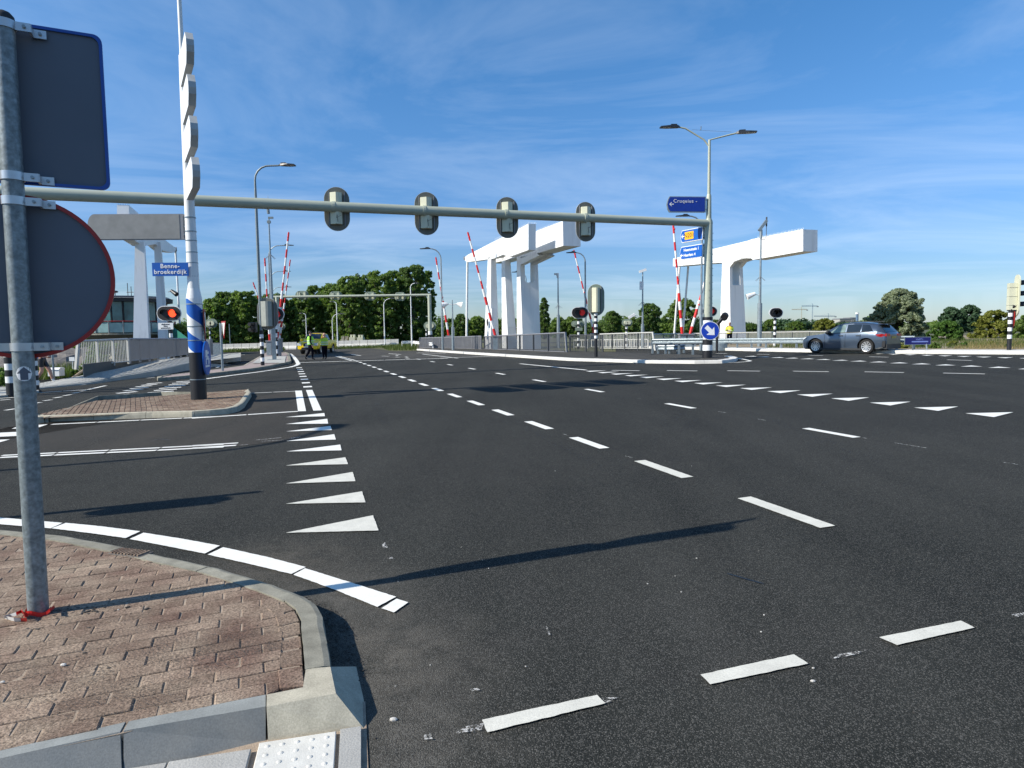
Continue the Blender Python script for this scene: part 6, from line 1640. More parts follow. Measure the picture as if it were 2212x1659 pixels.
# black and white posts behind the near sign, left edge
for lab, bu, bv, rr_, hh in (('thick black and white banded post at the left edge behind the near sign', 28, 856, .165, 2.6), ('thin black and white banded post right of the near pole, beside the jogger', 78, 846, .10, 2.0)):
    base = G(bu, bv); t = thing('banded_post', lab, 'post', base)
    n = 11; b_f = .42 if rr_ > .12 else .22
    bandpole(t, base, hh, rr_, [(b_f, M_black)]+stripes(n, (hh-b_f)/n, a=M_white, b=M_black), 'pole', 20)
lk = [G(-40, 862), G(10, 858), G(60, 853), G(84, 849)]
isl5 = slabmesh('left_island', lk+[G(84, 843), G(-40, 852)], .06, M_slab); structure(isl5)
# triangle sign post
tb = G(481, 800.6, .11); t = thing('give_way_sign', 'thin pole with a red-edged triangle sign seen almost edge on', 'road sign', tb)
H_ = (800.6-698)/FU*tb.y
b_ = MB(); b_.tube([tb, tb+Z*H_], .055, 10); b_.build('pole', M_galv_l, t, smooth=True)
q = P(484, 714, tb.y-.1); dv = Vector((-.57, .82, 0)).normalized(); nv = Vector((-.82, -.57, 0)).normalized()
tri = [q+Z*.42+dv*.45, q+Z*.42-dv*.45, q-Z*.38]
b_ = MB(); b_.prism(tri, nv*.02); s_ = b_.build('sign_plate', M_red, t)
b_ = MB(); cq = sum(tri, Vector())/3; b_.prism([cq+(p-cq)*.72+nv*.022 for p in tri], nv*.004); b_.build('sign_face', M_white, s_)
# small things on the left bank
q = G(117, 822, .1); t = thing('thin_pole', 'thin grey pole rising from the weeds beside the white box', 'pole', q)
b_ = MB(); b_.tube([q, q+Z*1.9], .04, 8); b_.build('shaft', M_galv_l, t)
q = G(122, 812, .25); t = thing('utility_box', 'small white utility box with rounded lid by the left pavement', 'box', q)
b_ = MB(); b_.box(q+Z*.13, (.46, .34, .26)); b_.build('body', M_white, t)
b_ = MB(); b_.prism([q+Z*.26+Vector((-.26, -.2, 0)), q+Z*.26+Vector((-.26, .2, 0)), q+Z*.34+Vector((-.24, .12, 0)), q+Z*.34+Vector((-.24, -.12, 0))], fx*.5); b_.build('lid', M_white, t)
q = G(158, 803, .2); t = thing('notice_board', 'small white notice on a stake in front of the rubble', 'sign', q)
b_ = MB(); b_.tube([q, q+Z*.5], .025, 6); b_.build('stake', M_white, t)
b_ = MB(); b_.box(q+Z*.6-Vector((0, .03, 0)), (.25, .03, .19)); b_.build('board', M_white, t)
q0, q1 = G(149, 822, .1), G(180, 800, .35); b_ = MB(); b_.tube([q0, q1], .05, 8); o = b_.build('wooden_beam', mat('pale timber', (.42, .32, .2), .8)); tag(o, 'pale timber beam leaning on the concrete edge below the railing', 'beam')

# ------------------------------------------------------------------ bridge keeper's house
hc_ = P(255, 735, 58); Rr = 7.2
hb = ground(hc_); t = thing('control_house', 'round glazed bridge keeper house on a concrete column behind the left bridge', 'building', hb)
fz = P(255, 722, 58).z-hb.z; wz = P(255, 655, 58).z-hb.z; mz_ = P(255, 706, 58).z-hb.z
cx = P(245, 700, 58); C0 = Vector((cx.x, hb.y+Rr*.3, hb.z)); Rr = (330-165)/2/FU*58*1.12
b_ = MB(); b_.tube([C0, C0+Z*(fz-.4)], [1.7, 1.5], 28); b_.build('column', M_conc, t, smooth=True)
b_ = MB(); b_.tube([C0+Z*(fz-.45), C0+Z*(fz-.05)], [Rr*.75, Rr*1.04], 40); b_.tube([C0+Z*(fz-.05), C0+Z*(fz+.08)], Rr*1.06, 40); b_.build('floor', M_conc_grey, t)
b_ = MB(); b_.tube([C0+Z*(wz+.1), C0+Z*(wz+.42), C0+Z*(wz+.6)], [Rr*1.0, Rr*1.0, Rr*.9], 40, m=0); b_.build('roof_edge', M_black, t)
b_ = MB(); b_.tube([C0+Z*(wz+.42), C0+Z*(wz+.62)], [Rr*1.02, Rr*.6], 40); b_.build('roof', M_white, t)
nw = 22
for i in range(nw):
    a0, a1 = 2*math.pi*i/nw, 2*math.pi*(i+1)/nw
    e = lambda a, r, z: C0+Vector((math.cos(a)*r, math.sin(a)*r, z))
    rI = Rr*.86
    b_ = MB(); b_.poly([e(a0+.025, rI, fz+1.0), e(a1-.025, rI, fz+1.0), e(a1-.025, rI, wz+.1), e(a0+.025, rI, wz+.1)]); w_ = b_.build('window', M_glasst, t)
    b_ = MB(); c_ = e((a0+a1)/2, rI*math.cos(math.pi/nw), (fz+1.0+wz)/2); b_.box(e(a0, rI, (fz+wz)/2), (.10, .14, wz-fz+.2), Vector((-math.sin(a0), math.cos(a0), 0)), Vector((math.cos(a0), math.sin(a0), 0))); b_.build('mullion', M_black, t)
    b_ = MB(); b_.poly([e(a0, rI*1.005, fz), e(a1, rI*1.005, fz), e(a1, rI*1.005, fz+1.0), e(a0, rI*1.005, fz+1.0)]); b_.build('lower_panel', M_plastic, t)
    b_ = MB(); b_.poly([e(a0+.01, Rr*1.03, fz+.15), e(a1-.01, Rr*1.03, fz+.15), e(a1-.01, Rr*1.03, fz+.95), e(a0+.01, Rr*1.03, fz+.95)]); b_.build('glass_balustrade', mat('pale teal glass', (.22, .36, .36), .15, var=.15, scale=2, spec=.8), t)
    b_ = MB(); b_.box(e(a0, Rr*1.04, fz+.55), (.05, .05, 1.1)); b_.build('balustrade_post', M_rail, t)
b_ = MB(); b_.tube([C0+Z*fz+e(0, Rr*1.04, 1.1)-C0-Z*fz]+[C0+Vector((math.cos(a)*Rr*1.04, math.sin(a)*Rr*1.04, fz+1.08)) for a in [R(k) for k in range(0, 361, 15)]][1:], .04, 6); b_.build('handrail', M_red, t)
q = C0+Vector((Rr*.2, -1, wz+.6)); b_ = MB(); b_.tube([q, q+Z*1.2], .03, 5); b_.tube([q+fx*.3, q+fx*.3+Z*.9], .03, 5); b_.tube([q-fx*.1+Z*.4, q+fx*.5+Z*.4], .03, 5); b_.build('antenna', M_black, t)
q = C0+Vector((-Rr*.1, -1, wz+.6)); b_ = MB(); b_.tube([q, q+Z*.4], .03, 5); b_.ball(q+Z*.45, .22, sc=(1.2, 1, .5)); b_.build('weather_sensor', M_black, t)
# stair ramp of green glass going down to the right
a, b = C0+Vector((Rr*.95, 0, fz)), P(409, 758, 56)
b_ = MB(); b_.box((a+b)/2, ((b-a).length, 1.0, .2), (b-a).normalized(), Vector((0, 1, 0)), (b-a).normalized().cross(Vector((0, 1, 0)))*-1); b_.build('stair', M_plastic, t)
b_ = MB(); b_.prism([a+Z*.1, b+Z*.1, b+Z*1.0, a+Z*1.0], Vector((0, .03, 0))); b_.build('stair_glass', mat('green glass', (.05, .22, .17), .15, spec=.8), t)

# ------------------------------------------------------------------ trees
def quadcloud(name, cen, nor_jit, sizes, m, parent=None, seed=0, origin=None, outw=None):
    """cen: Nx3 array of leaf centres; real leaf-sized faces, all turned differently"""
    r_ = np.random.default_rng(seed); n = len(cen)
    a = r_.normal(size=(n, 3)); a /= np.linalg.norm(a, axis=1)[:, None]
    b = r_.normal(size=(n, 3)); b -= a*(a*b).sum(1)[:, None]; b /= np.linalg.norm(b, axis=1)[:, None]
    s = sizes[:, None]
    if outw is not None:          # leaves lie mostly flat on the outside of their clump
        nn = outw+r_.normal(size=(n, 3))*.55; nn /= np.maximum(1e-6, np.linalg.norm(nn, axis=1))[:, None]
        a -= nn*(a*nn).sum(1)[:, None]; a /= np.maximum(1e-6, np.linalg.norm(a, axis=1))[:, None]; b = np.cross(nn, a)
    v = np.stack([cen-a*s, cen+b*s*.55, cen+a*s, cen-b*s*.55], 1).reshape(-1, 3).astype(np.float32)
    me = bpy.data.meshes.new(name); me.vertices.add(4*n); me.vertices.foreach_set('co', v.ravel())
    me.loops.add(4*n); me.loops.foreach_set('vertex_index', np.arange(4*n, dtype=np.int32))
    me.polygons.add(n); me.polygons.foreach_set('loop_start', np.arange(0, 4*n, 4, dtype=np.int32)); me.polygons.foreach_set('loop_total', np.full(n, 4, dtype=np.int32))
    me.materials.append(m); me.update(calc_edges=True); me.validate()
    o = bpy.data.objects.new(name, me); col.objects.link(o)
    if parent: o.parent = parent
    return o
LEAF = {
 'dark': leafmat('dark tree leaves', (.055, .10, .028), (.14, .21, .055), .45),
 'mid': leafmat('mid green leaves', (.075, .13, .032), (.20, .28, .07), .46),
 'bright': leafmat('bright green leaves', (.040, .095, .015), (.10, .185, .035), .35),
 'pale': leafmat('pale willow leaves', (.13, .165, .09), (.27, .31, .20), .30),
 'yellow': leafmat('yellow green leaves', (.11, .13, .02), (.22, .23, .045), .35),
 'blue': leafmat('blue green leaves', (.03, .065, .032), (.07, .125, .06), .25)}
def crown(h0, h1, w, dp, n, leaf, seed, shape='round', clumps=60, spread=.16):
    """leaf centres in clumps through an uneven crown volume; origin at the trunk foot"""
    r_ = np.random.default_rng(seed); cs = []
    H = h1-h0
    lob = [(r_.uniform(-.28, .28)*w, r_.uniform(-.28, .28)*dp, r_.uniform(.2, .8), r_.uniform(.45, .8)) for _ in range(7)]
    while len(cs) < clumps:
        z = r_.uniform(0, 1); a = r_.uniform(0, 2*math.pi); rad = r_.uniform(.35, 1)**.5
        if shape == 'round': prof = math.sin(math.pi*min(1, max(0, (z*.93+.05))))**.55
        elif shape == 'poplar': prof = (math.sin(math.pi*min(1, z*.9+.08)))**.6*(1-.25*z)
        elif shape == 'bush': prof = (1-z**2.2)**.5*(.84+.22*math.sin(3*a+seed)*math.sin(5*z+seed)+.12*math.sin(7*a+2.1*seed))
        elif shape == 'row': prof = (1-max(0, z-.55)**2*3.2)**.5 if z > .55 else 1.0
        prof *= r_.uniform(.82, 1.08)
        cs.append((math.cos(a)*rad*prof*w/2, math.sin(a)*rad*prof*dp/2, h0+z*H))
    cs = np.array(cs); k = r_.integers(0, clumps, n)
    sig = spread*min(w, H)*r_.uniform(.6, 1.2, clumps)
    off = r_.normal(size=(n, 3)); off /= np.maximum(1e-6, np.linalg.norm(off, axis=1))[:, None]
    off *= (r_.uniform(0, 1, n)**.45)[:, None]*sig[k][:, None]*np.array([1, 1, .75])
    c = cs[k]+off
    c[:, 2] = np.maximum(c[:, 2], .05)
    ow = off/np.maximum(1e-6, np.linalg.norm(off, axis=1))[:, None]+np.array([0, 0, .25]); return c, leaf*r_.uniform(.6, 1.3, n), cs, ow
def tree(label, u, topv, wu, d, kind, n, leaf, seed, shape='round', h0=.15, clumps=60, name='tree', cat='tree', group=None, spread=.13, basev=None, lean_=0):
    base = ground(P(u, 740, d)) if basev is None else G(u, basev)
    H_ = P(u, topv, base.y).z-base.z; w_ = wu/FU*base.y
    t = thing(name, label, cat, base, group)
    c, s, cs, ow = crown(H_*h0, H_, w_, w_*.85, n, leaf, seed, shape, clumps, spread)
    o = quadcloud('crown', c, 0, s, LEAF[kind], t, seed, outw=ow)
    b_ = MB(); r0 = max(.06, H_*.018); r_ = random.Random(seed)
    th = H_*(.7 if shape != 'bush' else .4)
    pts = [Vector((0, 0, -.2))]+[Vector((r_.uniform(-.03, .03)*H_, r_.uniform(-.03, .03)*H_, th*k/4)) for k in (1, 2, 3, 4)]
    b_.tube(pts, [r0*1.25, r0, r0*.8, r0*.55, r0*.25], 8)
    for k in range(9 if shape != 'bush' else 7):
        q = pts[1+k % 3].lerp(pts[2+k % 3], r_.random()); e = Vector(cs[r_.randrange(len(cs))])
        mm = q.lerp(e, .5)+Z*(.05*H_); b_.tube([q, mm, e], [r0*.5, r0*.3, r0*.1], 5)
    tr = b_.build('trunk', M_bark, None); tr.parent = t; tr.location = (0, 0, 0)
    return t
# low belt of distant woodland along the horizon
def belt(label, u0, u1, vtop, d, kind, n, leaf, seed):
    r_ = np.random.default_rng(seed); cs, out = [], []
    k = 130; us = r_.uniform(u0, u1, k)
    prof = lambda u: vtop+6*math.sin(u*.031+seed)+4*math.sin(u*.083+seed*2)+2.5*math.sin(u*.21)
    for u in us:
        p = P(u, 735, d+r_.uniform(-4, 4)); top = P(u, prof(u), p.y).z; g0 = gz(p.x, p.y)
        for q in range(4): cs.append((p.x, p.y, g0+(top-g0)*r_.uniform(.1, .95)))
    cs = np.array(cs); ix = r_.integers(0, len(cs), n); off = r_.normal(size=(n, 3)); off /= np.linalg.norm(off, axis=1)[:, None]
    ow = off+np.array([0, 0, .25]); c = cs[ix]+off*(r_.uniform(0, 1, n)**.45)[:, None]*np.array([1.6, 1.4, .9])
    o = quadcloud('woodland', c, 0, leaf*r_.uniform(.6, 1.3, n), LEAF[kind], None, seed, outw=ow); stuff(o); tag(o, label, 'woodland')
belt('low dark woodland on the horizon between the tall tree row and the gantry column', 935, 1460, 696, 128, 'dark', 26000, .30, 1)
belt('low grey green woodland on the horizon right of the gantry column', 1455, 1860, 701, 140, 'blue', 20000, .32, 2)
belt('low green woodland on the horizon behind the right bushes', 1840, 2300, 708, 90, 'mid', 22000, .22, 3)
belt('low dark woodland on the horizon left of the tall tree row', 380, 480, 705, 100, 'dark', 6000, .25, 4)
# tall row behind the junction
row = [(470, 650, 60), (497, 636, 62), (530, 634, 62), (562, 643, 60), (596, 640, 62), (628, 652, 60), (662, 642, 62), (694, 622, 62), (726, 618, 66), (758, 603, 66), (792, 597, 68), (826, 592, 68), (862, 590, 66), (893, 577, 62), (918, 590, 44)]
for i, (u, v, w) in enumerate(row):
    lab = ['tree at the left end of the tall dark green tree row', 'second tree of the tall row, behind the edge-on triangle sign', 'third tree of the tall row, left of the lamp column', 'tree of the tall row right behind the lamp column', 'tree of the tall row behind the square mast and booms',
           'lowest-topped tree of the tall row, right of the booms', 'tree of the tall row left above the yellow pickup', 'tree of the tall row above the person in the lime vest', 'tree of the tall row above the person in the green jacket', 'tree of the tall row between second and third far signal back',
           'tree of the tall row above the third far signal back', 'tree of the tall row beside the far curved lamp', 'tree of the tall row above the rightmost far signal back', 'tallest tree near the right end of the tall row', 'narrow tree closing the right end of the tall row'][i]
    tree(lab, u, v-3, w*1.12, 84+(i*5) % 9, 'mid' if i % 3 != 1 else 'dark', 21000, .15, 100+i, 'row', .0, 380, group='tall tree row behind the junction', spread=.085)
for i, (lab, u, v, w, d, kd, n, lf, sh) in enumerate((
    ('dark low tree right of the tall row behind the loudspeaker mast', 972, 690, 62, 110, 'dark', 4200, .22, 'round'),
    ('dark tree left of the thin hanger rod', 996, 681, 44, 105, 'dark', 3500, .22, 'round'),
    ('olive tree between hanger rod and the first bridge leg', 1030, 686, 56, 110, 'mid', 4200, .22, 'round'),
    ('dark tree seen between the legs of the middle bridge frames', 1085, 690, 50, 110, 'dark', 2600, .22, 'round'),
    ('slender poplar right of the slotted bridge leg', 1176, 644, 27, 96, 'dark', 4200, .17, 'poplar'),
    ('low round tree right of the poplar', 1206, 688, 46, 105, 'mid', 3000, .22, 'round'),
    ('low tree behind the oval signal with dim red lamp', 1238, 684, 48, 105, 'mid', 3000, .22, 'round'),
    ('dark tree right of the upright signal back', 1322, 674, 44, 100, 'dark', 3800, .2, 'round'),
    ('small tree behind the far signal back over the slanted railing', 1362, 686, 44, 108, 'mid', 3200, .2, 'round'),
    ('large dark round tree right of the dark mast', 1404, 657, 54, 98, 'dark', 5200, .2, 'round'),
    ('small tree filling the gap left of the willow', 1435, 690, 40, 100, 'mid', 2400, .2, 'round'),
    ('wide willow behind the tall boom and gantry column', 1472, 646, 96, 82, 'mid', 9000, .16, 'bush'),
    ('low bush row tree right of the gantry column', 1540, 692, 60, 95, 'dark', 2800, .2, 'bush'),
    ('dark tree right of the right bridge leg', 1622, 700, 34, 120, 'dark', 1800, .22, 'round'),
    ('grey green shrub tree right of the grey mast', 1664, 691, 44, 120, 'mid', 2800, .22, 'bush'),
    ('low grey green tree under the construction cranes', 1718, 696, 52, 130, 'mid', 2800, .24, 'bush'),
    ('yellow green round tree just left above the car', 1782, 689, 58, 100, 'yellow', 4600, .18, 'bush'),
    ('large pale willow behind the rear of the car', 1938, 627, 140, 46, 'pale', 46000, .085, 'bush'),
    ('dark green tree, left one of the pair at right', 2052, 666, 46, 66, 'blue', 5200, .14, 'round'),
    ('dark green tree, right one of the pair at right', 2092, 661, 46, 66, 'blue', 5200, .14, 'round'),
    ('bright green bush in front of the dark pair of trees', 2046, 694, 86, 42, 'bright', 9000, .085, 'bush'),
    ('olive green bush left of the right traffic signal', 2148, 672, 110, 44, 'yellow', 11000, .085, 'bush'),
    ('olive green bush right of the right traffic signal', 2235, 674, 100, 42, 'mid', 9000, .085, 'bush'),
    ('dark small tree between the dark pair and the olive bush', 2110, 690, 40, 70, 'blue', 2500, .14, 'round'))):
    tree(lab, u, v, w, d, kd, int(n*1.3), lf, 300+i, sh, .03 if sh != 'round' else .06, (520 if n > 40000 else 190) if n > 4000 else 110, name='bush' if 'bush' in lab.split(' in front')[0] and 'tree' not in lab else 'tree', cat='tree', spread=(.06 if n > 40000 else .085) if sh == 'bush' else .10)
for i, (lab, u, v, w, d, kd) in enumerate((('dark shrub under the bridge keeper house, left of its column', 185, 700, 110, 64, 'dark'), ('green shrub below the keeper house beside its column', 232, 707, 60, 62, 'bright'), ('green tree between the legs of the left bridge frame', 333, 703, 46, 62, 'mid'),
                              ('olive shrub right of the left bridge frame behind the rod', 388, 703, 60, 60, 'yellow'), ('low shrub at the left end behind the near sign', 40, 760, 150, 40, 'dark'), ('green weeds bush on the left bank behind the jogger', 150, 800, 60, 30.5, 'mid'), ('green bush at the left edge beside the banded post', -10, 800, 100, 24.5, 'mid'), ('dark hedge far left under the keeper house', 130, 735, 160, 52, 'dark'))):
    tree(lab, u, v, w, d, kd, 4200, .12 if d > 45 else .055, 500+i, 'bush', .03, 46, name='bush', cat='bush', spread=.2)
tree('dark shrubs behind the open bars of the left railing', 232, 742, 130, 34, 'dark', 7000, .07, 560, 'bush', .0, 80, name='bush', cat='bush', spread=.16)
for i in range(9):
    u = 1955+i*32+rng.uniform(-8, 8)
    tree('low weedy shrub behind the right kerb, number %s from the sign' % ('one two three four five six seven eight nine'.split()[i]), u, 741+rng.uniform(-4, 4), 30+rng.uniform(-4, 10), 31.5+rng.uniform(0, 3), ('yellow', 'bright', 'mid')[i % 3], 1300, .055, 700+i, 'bush', .02, 26, name='shrub', cat='shrub', group='low weedy shrubs behind the right kerb', spread=.22)

# ------------------------------------------------------------------ far buildings and cranes
def crane(label, mu, mtop, mbot, ju0, ju1, jv, d, m):
    base = ground(P(mu, mbot, d)); t = thing('tower_crane', label, 'crane', base, 'tower cranes on the horizon')
    top = P(mu, mtop, d); a, b = P(ju0, jv, d), P(ju1, jv, d); w = 1.5/FU*d
    b_ = MB()
    for sx in (-.5, .5): b_.tube([base+fx*w*sx, Vector((base.x+w*sx, base.y, a.z))], w*.16, 4)
    n = int((a.z-base.z)/(w*1.1))
    for i in range(n):
        z0 = base.z+(a.z-base.z)*i/n; z1 = base.z+(a.z-base.z)*(i+1)/n; s = .5 if i % 2 else -.5
        b_.tube([Vector((base.x-w*s, base.y, z0)), Vector((base.x+w*s, base.y, z1))], w*.13, 4)
    b_.build('mast', m, t)
    b_ = MB(); b_.tube([a, b], w*.28, 5); b_.tube([a+Z*w*.9, b+Z*w*.9], w*.16, 5)
    for i in range(20):
        b_.tube([a.lerp(b, i/20)+Z*(w*.9*(i % 2)), a.lerp(b, (i+1)/20)+Z*(w*.9*((i+1) % 2))], w*.1, 4)
    b_.build('jib', m, t)
    b_ = MB(); b_.tube([Vector((base.x, base.y, a.z)), top], w*.3, 5); b_.tube([top, a.lerp(b, .25)], w*.07, 4); b_.tube([top, a.lerp(b, .85)], w*.07, 4); b_.build('apex', m, t)
    b_ = MB(); e = b if abs(ju1-mu) < abs(ju0-mu) else a; b_.box(e+Z*w*-.6, (w*2.4, w, w*1.4)); b_.build('counterweight', M_rail, t)
M_cry = mat('crane yellow', (.38, .33, .22), .6); M_crb = mat('crane blue grey', (.10, .17, .26), .6)
crane('yellowish tower crane, left one of the group on the horizon', 1731, 663, 700, 1710, 1743.6, 669, 420, M_cry)
crane('tall blue grey tower crane in the middle of the group on the horizon', 1754.5, 655.6, 700, 1731.8, 1766.4, 661.5, 420, M_crb)
crane('low tower crane with long jib just above the car roof', 1789.3, 677, 695, 1758, 1805, 683.4, 420, M_crb)
for lab, u0, u1, v0, v1, d in (('pale flat-roofed building above the car roof', 1806, 1832, 690, 706, 380), ('taller pale building block behind the car', 1828, 1842, 688, 706, 400), ('small white house right of the willow', 2016, 2030, 722, 732, 130), ('low beige hall under the cranes', 1716, 1740, 697, 706, 400)):
    a, b = P(u0, v1, d), P(u1, v0, d); base = ground((a+b)/2); t = thing('building', lab, 'building', base)
    hh = b.z-base.z; w_ = b.x-a.x
    b_ = MB(); b_.box(base+Z*hh/2, (w_, 8, hh)); b_.build('wall', M_slab, t)
    b_ = MB(); b_.box(base+Z*(hh+.3)-Vector((0, .0, 0)), (w_*1.03, 8.4, .6)); b_.build('roof', M_rail, t)
    for r in range(3):
        b_ = MB(); b_.box(base+Z*(hh*(.68+.11*r))-Vector((0, 4.02, 0)), (w_*.85, .05, hh*.045)); b_.build('window', M_glass, t)
q = ground(P(1851.6, 700, 300)); t = thing('chimney', 'slim blue grey chimney above the car roof', 'chimney', q)
b_ = MB(); b_.tube([q, P(1851.6, 678, 300)], .55, 10); b_.build('stack', M_crb, t); b_ = MB(); b_.tube([P(1851.6, 678.5, 300), P(1851.6, 675, 300)], .75, 10); b_.build('head', M_white, t)
# yellow machines, concrete blocks beyond the far barrier
for lab, u, v, w_, h_, d, m_ in (('pale concrete block, leftmost beyond the far barrier', 742, 738, 6, 7, 79, M_conc), ('pale concrete block, second beyond the far barrier', 750, 738, 5, 7, 79, M_conc), ('large cream block stack beyond the far barrier', 763, 737, 12, 10, 79, M_cream), ('pair of cream blocks right of the tree trunk', 780, 737, 12, 9, 79, M_cream)):
    q = ground(P(u, v, d)); s = d/FU; b_ = MB()
    b_.box(q+Z*(h_*s*.5+.3), (w_*s, 1.2, h_*s+.6)); b_.box(q+Z*(h_*s+.75)-fx*w_*s*.25, (w_*s*.3, .6, .3)); b_.box(q+Z*(h_*s+.75)+fx*w_*s*.25, (w_*s*.3, .6, .3)); o = b_.build('concrete_block', m_); tag(o, lab, 'concrete block')
q = ground(P(806, 741, 97)); t = thing('excavator', 'yellow excavator half hidden by the tree row', 'excavator', q)
b_ = MB(); b_.box(q+Z*.4, (1.5, 1.4, .6)); b_.build('tracks', M_black, t)
b_ = MB(); b_.box(q+Z*.95-fx*.2, (.9, 1.1, .5)); b_.build('cab', M_yellow, t)
b_ = MB(); b_.tube([q+Z*1.0-fx*.5, q+Z*1.9-fx*1.6, q+Z*1.2-fx*2.2], [.12, .10, .07], 6); b_.build('boom', M_yellow, t)

# ------------------------------------------------------------------ cars
class Loft:
    def __init__(s, st, scale=1.0): s.st = st   # rows: s, zlow, zbelt, w, wr, zroof
    def row(s, x):
        st = s.st
        for i in range(1, len(st)):
            if x <= st[i][0]:
                a = (x-st[i-1][0])/(st[i][0]-st[i-1][0]); a2 = a
                return [st[i-1][k]+(st[i][k]-st[i-1][k])*a2 for k in range(6)]
        return list(st[-1])
    def sec(s, x):
        _, zl, zb_, w, wr, zr = s.row(x)
        return [(0, zl), (w*.80, zl), (w*.965, zl+.07), (w*.995, zl+(zb_-zl)*.42), (w, zl+(zb_-zl)*.70), (w*.955, zb_), (wr+(w*.955-wr)*.08, zr-.085), (wr-.07, zr-.025), (wr*.5, zr), (0, zr+.008)]
def car(name, label, st, wheels, wr_, paint, pos, fwd, scale=1.0, cat='car', side_windows=(), windscreen=None, rear=None, track=.80, rim_style=10):
    """local frame: x back from the nose, y to the car's left... built straight in world space"""
    L = Loft(st); left = Z.cross(fwd).normalized(); back = -fwd
    W = lambda x, y, z: pos+(back*x+left*y+Z*z)*scale
    t = thing(name, label, cat, W(st[-1][0]/2, 0, 0))
    xs = sorted(set([r[0] for r in st]+list(np.linspace(st[0][0], st[-1][0], 46))))
    vs, fs = [], []
    n = 19
    for x in xs:
        h = L.sec(x); full = [(-y, z) for y, z in h[::-1]][:-0 or None]
        pts = [(y, z) for y, z in h]+[(-y, z) for y, z in h[-2:0:-1]]
        n = len(pts); vs += [W(x, y, z) for y, z in pts]
    for i in range(len(xs)-1):
        for k in range(n): fs.append((i*n+k, (i+1)*n+k, (i+1)*n+(k+1) % n, i*n+(k+1) % n))
    fs.append(tuple(range(n))[::-1] if False else tuple(range(n))); fs.append(tuple((len(xs)-1)*n+k for k in range(n-1, -1, -1)))
    b_ = MB(); b_.add(vs, fs); body = b_.build('body', [paint, M_plastic], t)
    bm_fix(body)
    cut = MB()
    for x in wheels:
        for sgn in (-1, 1):
            c = W(x, sgn*(track+.0), wr_); cut.tube([c-left*(.42*scale)*sgn*1.0, c+left*sgn*.35*scale], wr_*1.17*scale, 36)
    co = cut.build('cutter', M_plastic, None); bm_fix(co)
    md = body.modifiers.new('arches', 'BOOLEAN'); md.operation = 'DIFFERENCE'; md.object = co; md.solver = 'EXACT'
    bpy.context.view_layer.update()
    me = bpy.data.meshes.new_from_object(body.evaluated_get(bpy.context.evaluated_depsgraph_get()))
    body.modifiers.clear(); body.data = me; me.name = 'body'
    bpy.data.objects.remove(co)
    me.shade_smooth(); me.set_sharp_from_angle(angle=R(32))
    def surf(x, tt, sgn, off=.012):
        _, zl, zb_, w, wr, zr = L.row(x); y0, z0, y1, z1 = w*.955, zb_, wr+(w*.955-wr)*.08, zr-.085
        y = y0+(y1-y0)*tt; z = z0+(z1-z0)*tt; nx_, nz_ = (z1-z0), (y0-y1); q = math.hypot(nx_, nz_)
        return W(x, sgn*(y+off*nx_/q), z+off*nz_/q)
    for (b0, t0, b1, t1) in side_windows:
        for sgn in (-1, 1):
            b_ = MB(); na, nb_ = 10, 4; vs = []
            for j in range(nb_+1):
                tt = .10+.82*j/nb_; f = j/nb_
                for i in range(na+1): vs.append(surf((b0+(t0-b0)*f)*(1-i/na)+(b1+(t1-b1)*f)*i/na, tt, sgn))
            b_.add(vs, [(j*(na+1)+i, j*(na+1)+i+1, (j+1)*(na+1)+i+1, (j+1)*(na+1)+i) for j in range(nb_) for i in range(na)])
            b_.build('side_window', M_glass if (b0, t0) != (side_windows[0][0], side_windows[0][1]) else M_glassl, t, smooth=True)
    # dark belt and window frame line
    if side_windows:
        for sgn in (-1, 1):
            b_ = MB(); lo = side_windows[0][0]-.06; hi = side_windows[-1][2]+.12; vs = []
            for i in range(25):
                x = lo+(hi-lo)*i/24; vs += [surf(x, .02, sgn, .008), surf(x, .10, sgn, .010)]
            b_.add(vs, [(2*i, 2*i+2, 2*i+3, 2*i+1) for i in range(24)]); b_.build('belt_trim', M_plastic, t)
    def topsurf(x, yf, off=.012):
        _, zl, zb_, w, wr, zr = L.row(x); return W(x, yf*(wr-.05), zr+.014-.03*abs(yf)**3)+Z*off*.3
    for nm, rg in (('windscreen', windscreen), ('rear_window', rear)):
        if not rg: continue
        b_ = MB(); vs = []
        for j in range(7):
            for i in range(11): vs.append(topsurf(rg[0]+(rg[1]-rg[0])*j/6, (-1+2*i/10)*.97))
        b_.add(vs, [(j*11+i, j*11+i+1, (j+1)*11+i+1, (j+1)*11+i) for j in range(6) for i in range(10)]); b_.build(nm, M_glass, t, smooth=True)
    for x in wheels:
        for sgn in (-1, 1):
            c = W(x, sgn*(track-.02), wr_); o_ = left*sgn*scale
            wh = MB()
            r = wr_*scale; prof = [(-.10, .62), (-.10, .93), (-.075, .99), (0, 1.0), (.075, .99), (.105, .94), (.11, .72), (.09, .66)]
            vs = []; m_ = 30
            for k in range(m_):
                a = 2*math.pi*k/m_; dv_ = back*math.cos(a)+Z*math.sin(a)
                vs += [c+o_*px+dv_*(r*pr) for px, pr in prof]
            kk = len(prof)
            wh.add(vs, [(k*kk+j, k*kk+j+1, ((k+1) % m_)*kk+j+1, ((k+1) % m_)*kk+j) for k in range(m_) for j in range(kk-1)])
            w_ = wh.build('wheel', M_tyre, t, smooth=True)
            rb_ = MB(); rb_.tube([c-o_*.10, c+o_*.04], r*.66, 24); rb_.build('brake_well', M_plastic, w_)
            rm = MB(); ri = []
            for k in range(m_):
                a = 2*math.pi*k/m_; dv_ = back*math.cos(a)+Z*math.sin(a); ri += [c+o_*.095+dv_*r*.69, c+o_*.085+dv_*r*.60]
            rm.add(ri, [(2*k, 2*((k+1) % m_), 2*((k+1) % m_)+1, 2*k+1) for k in range(m_)])
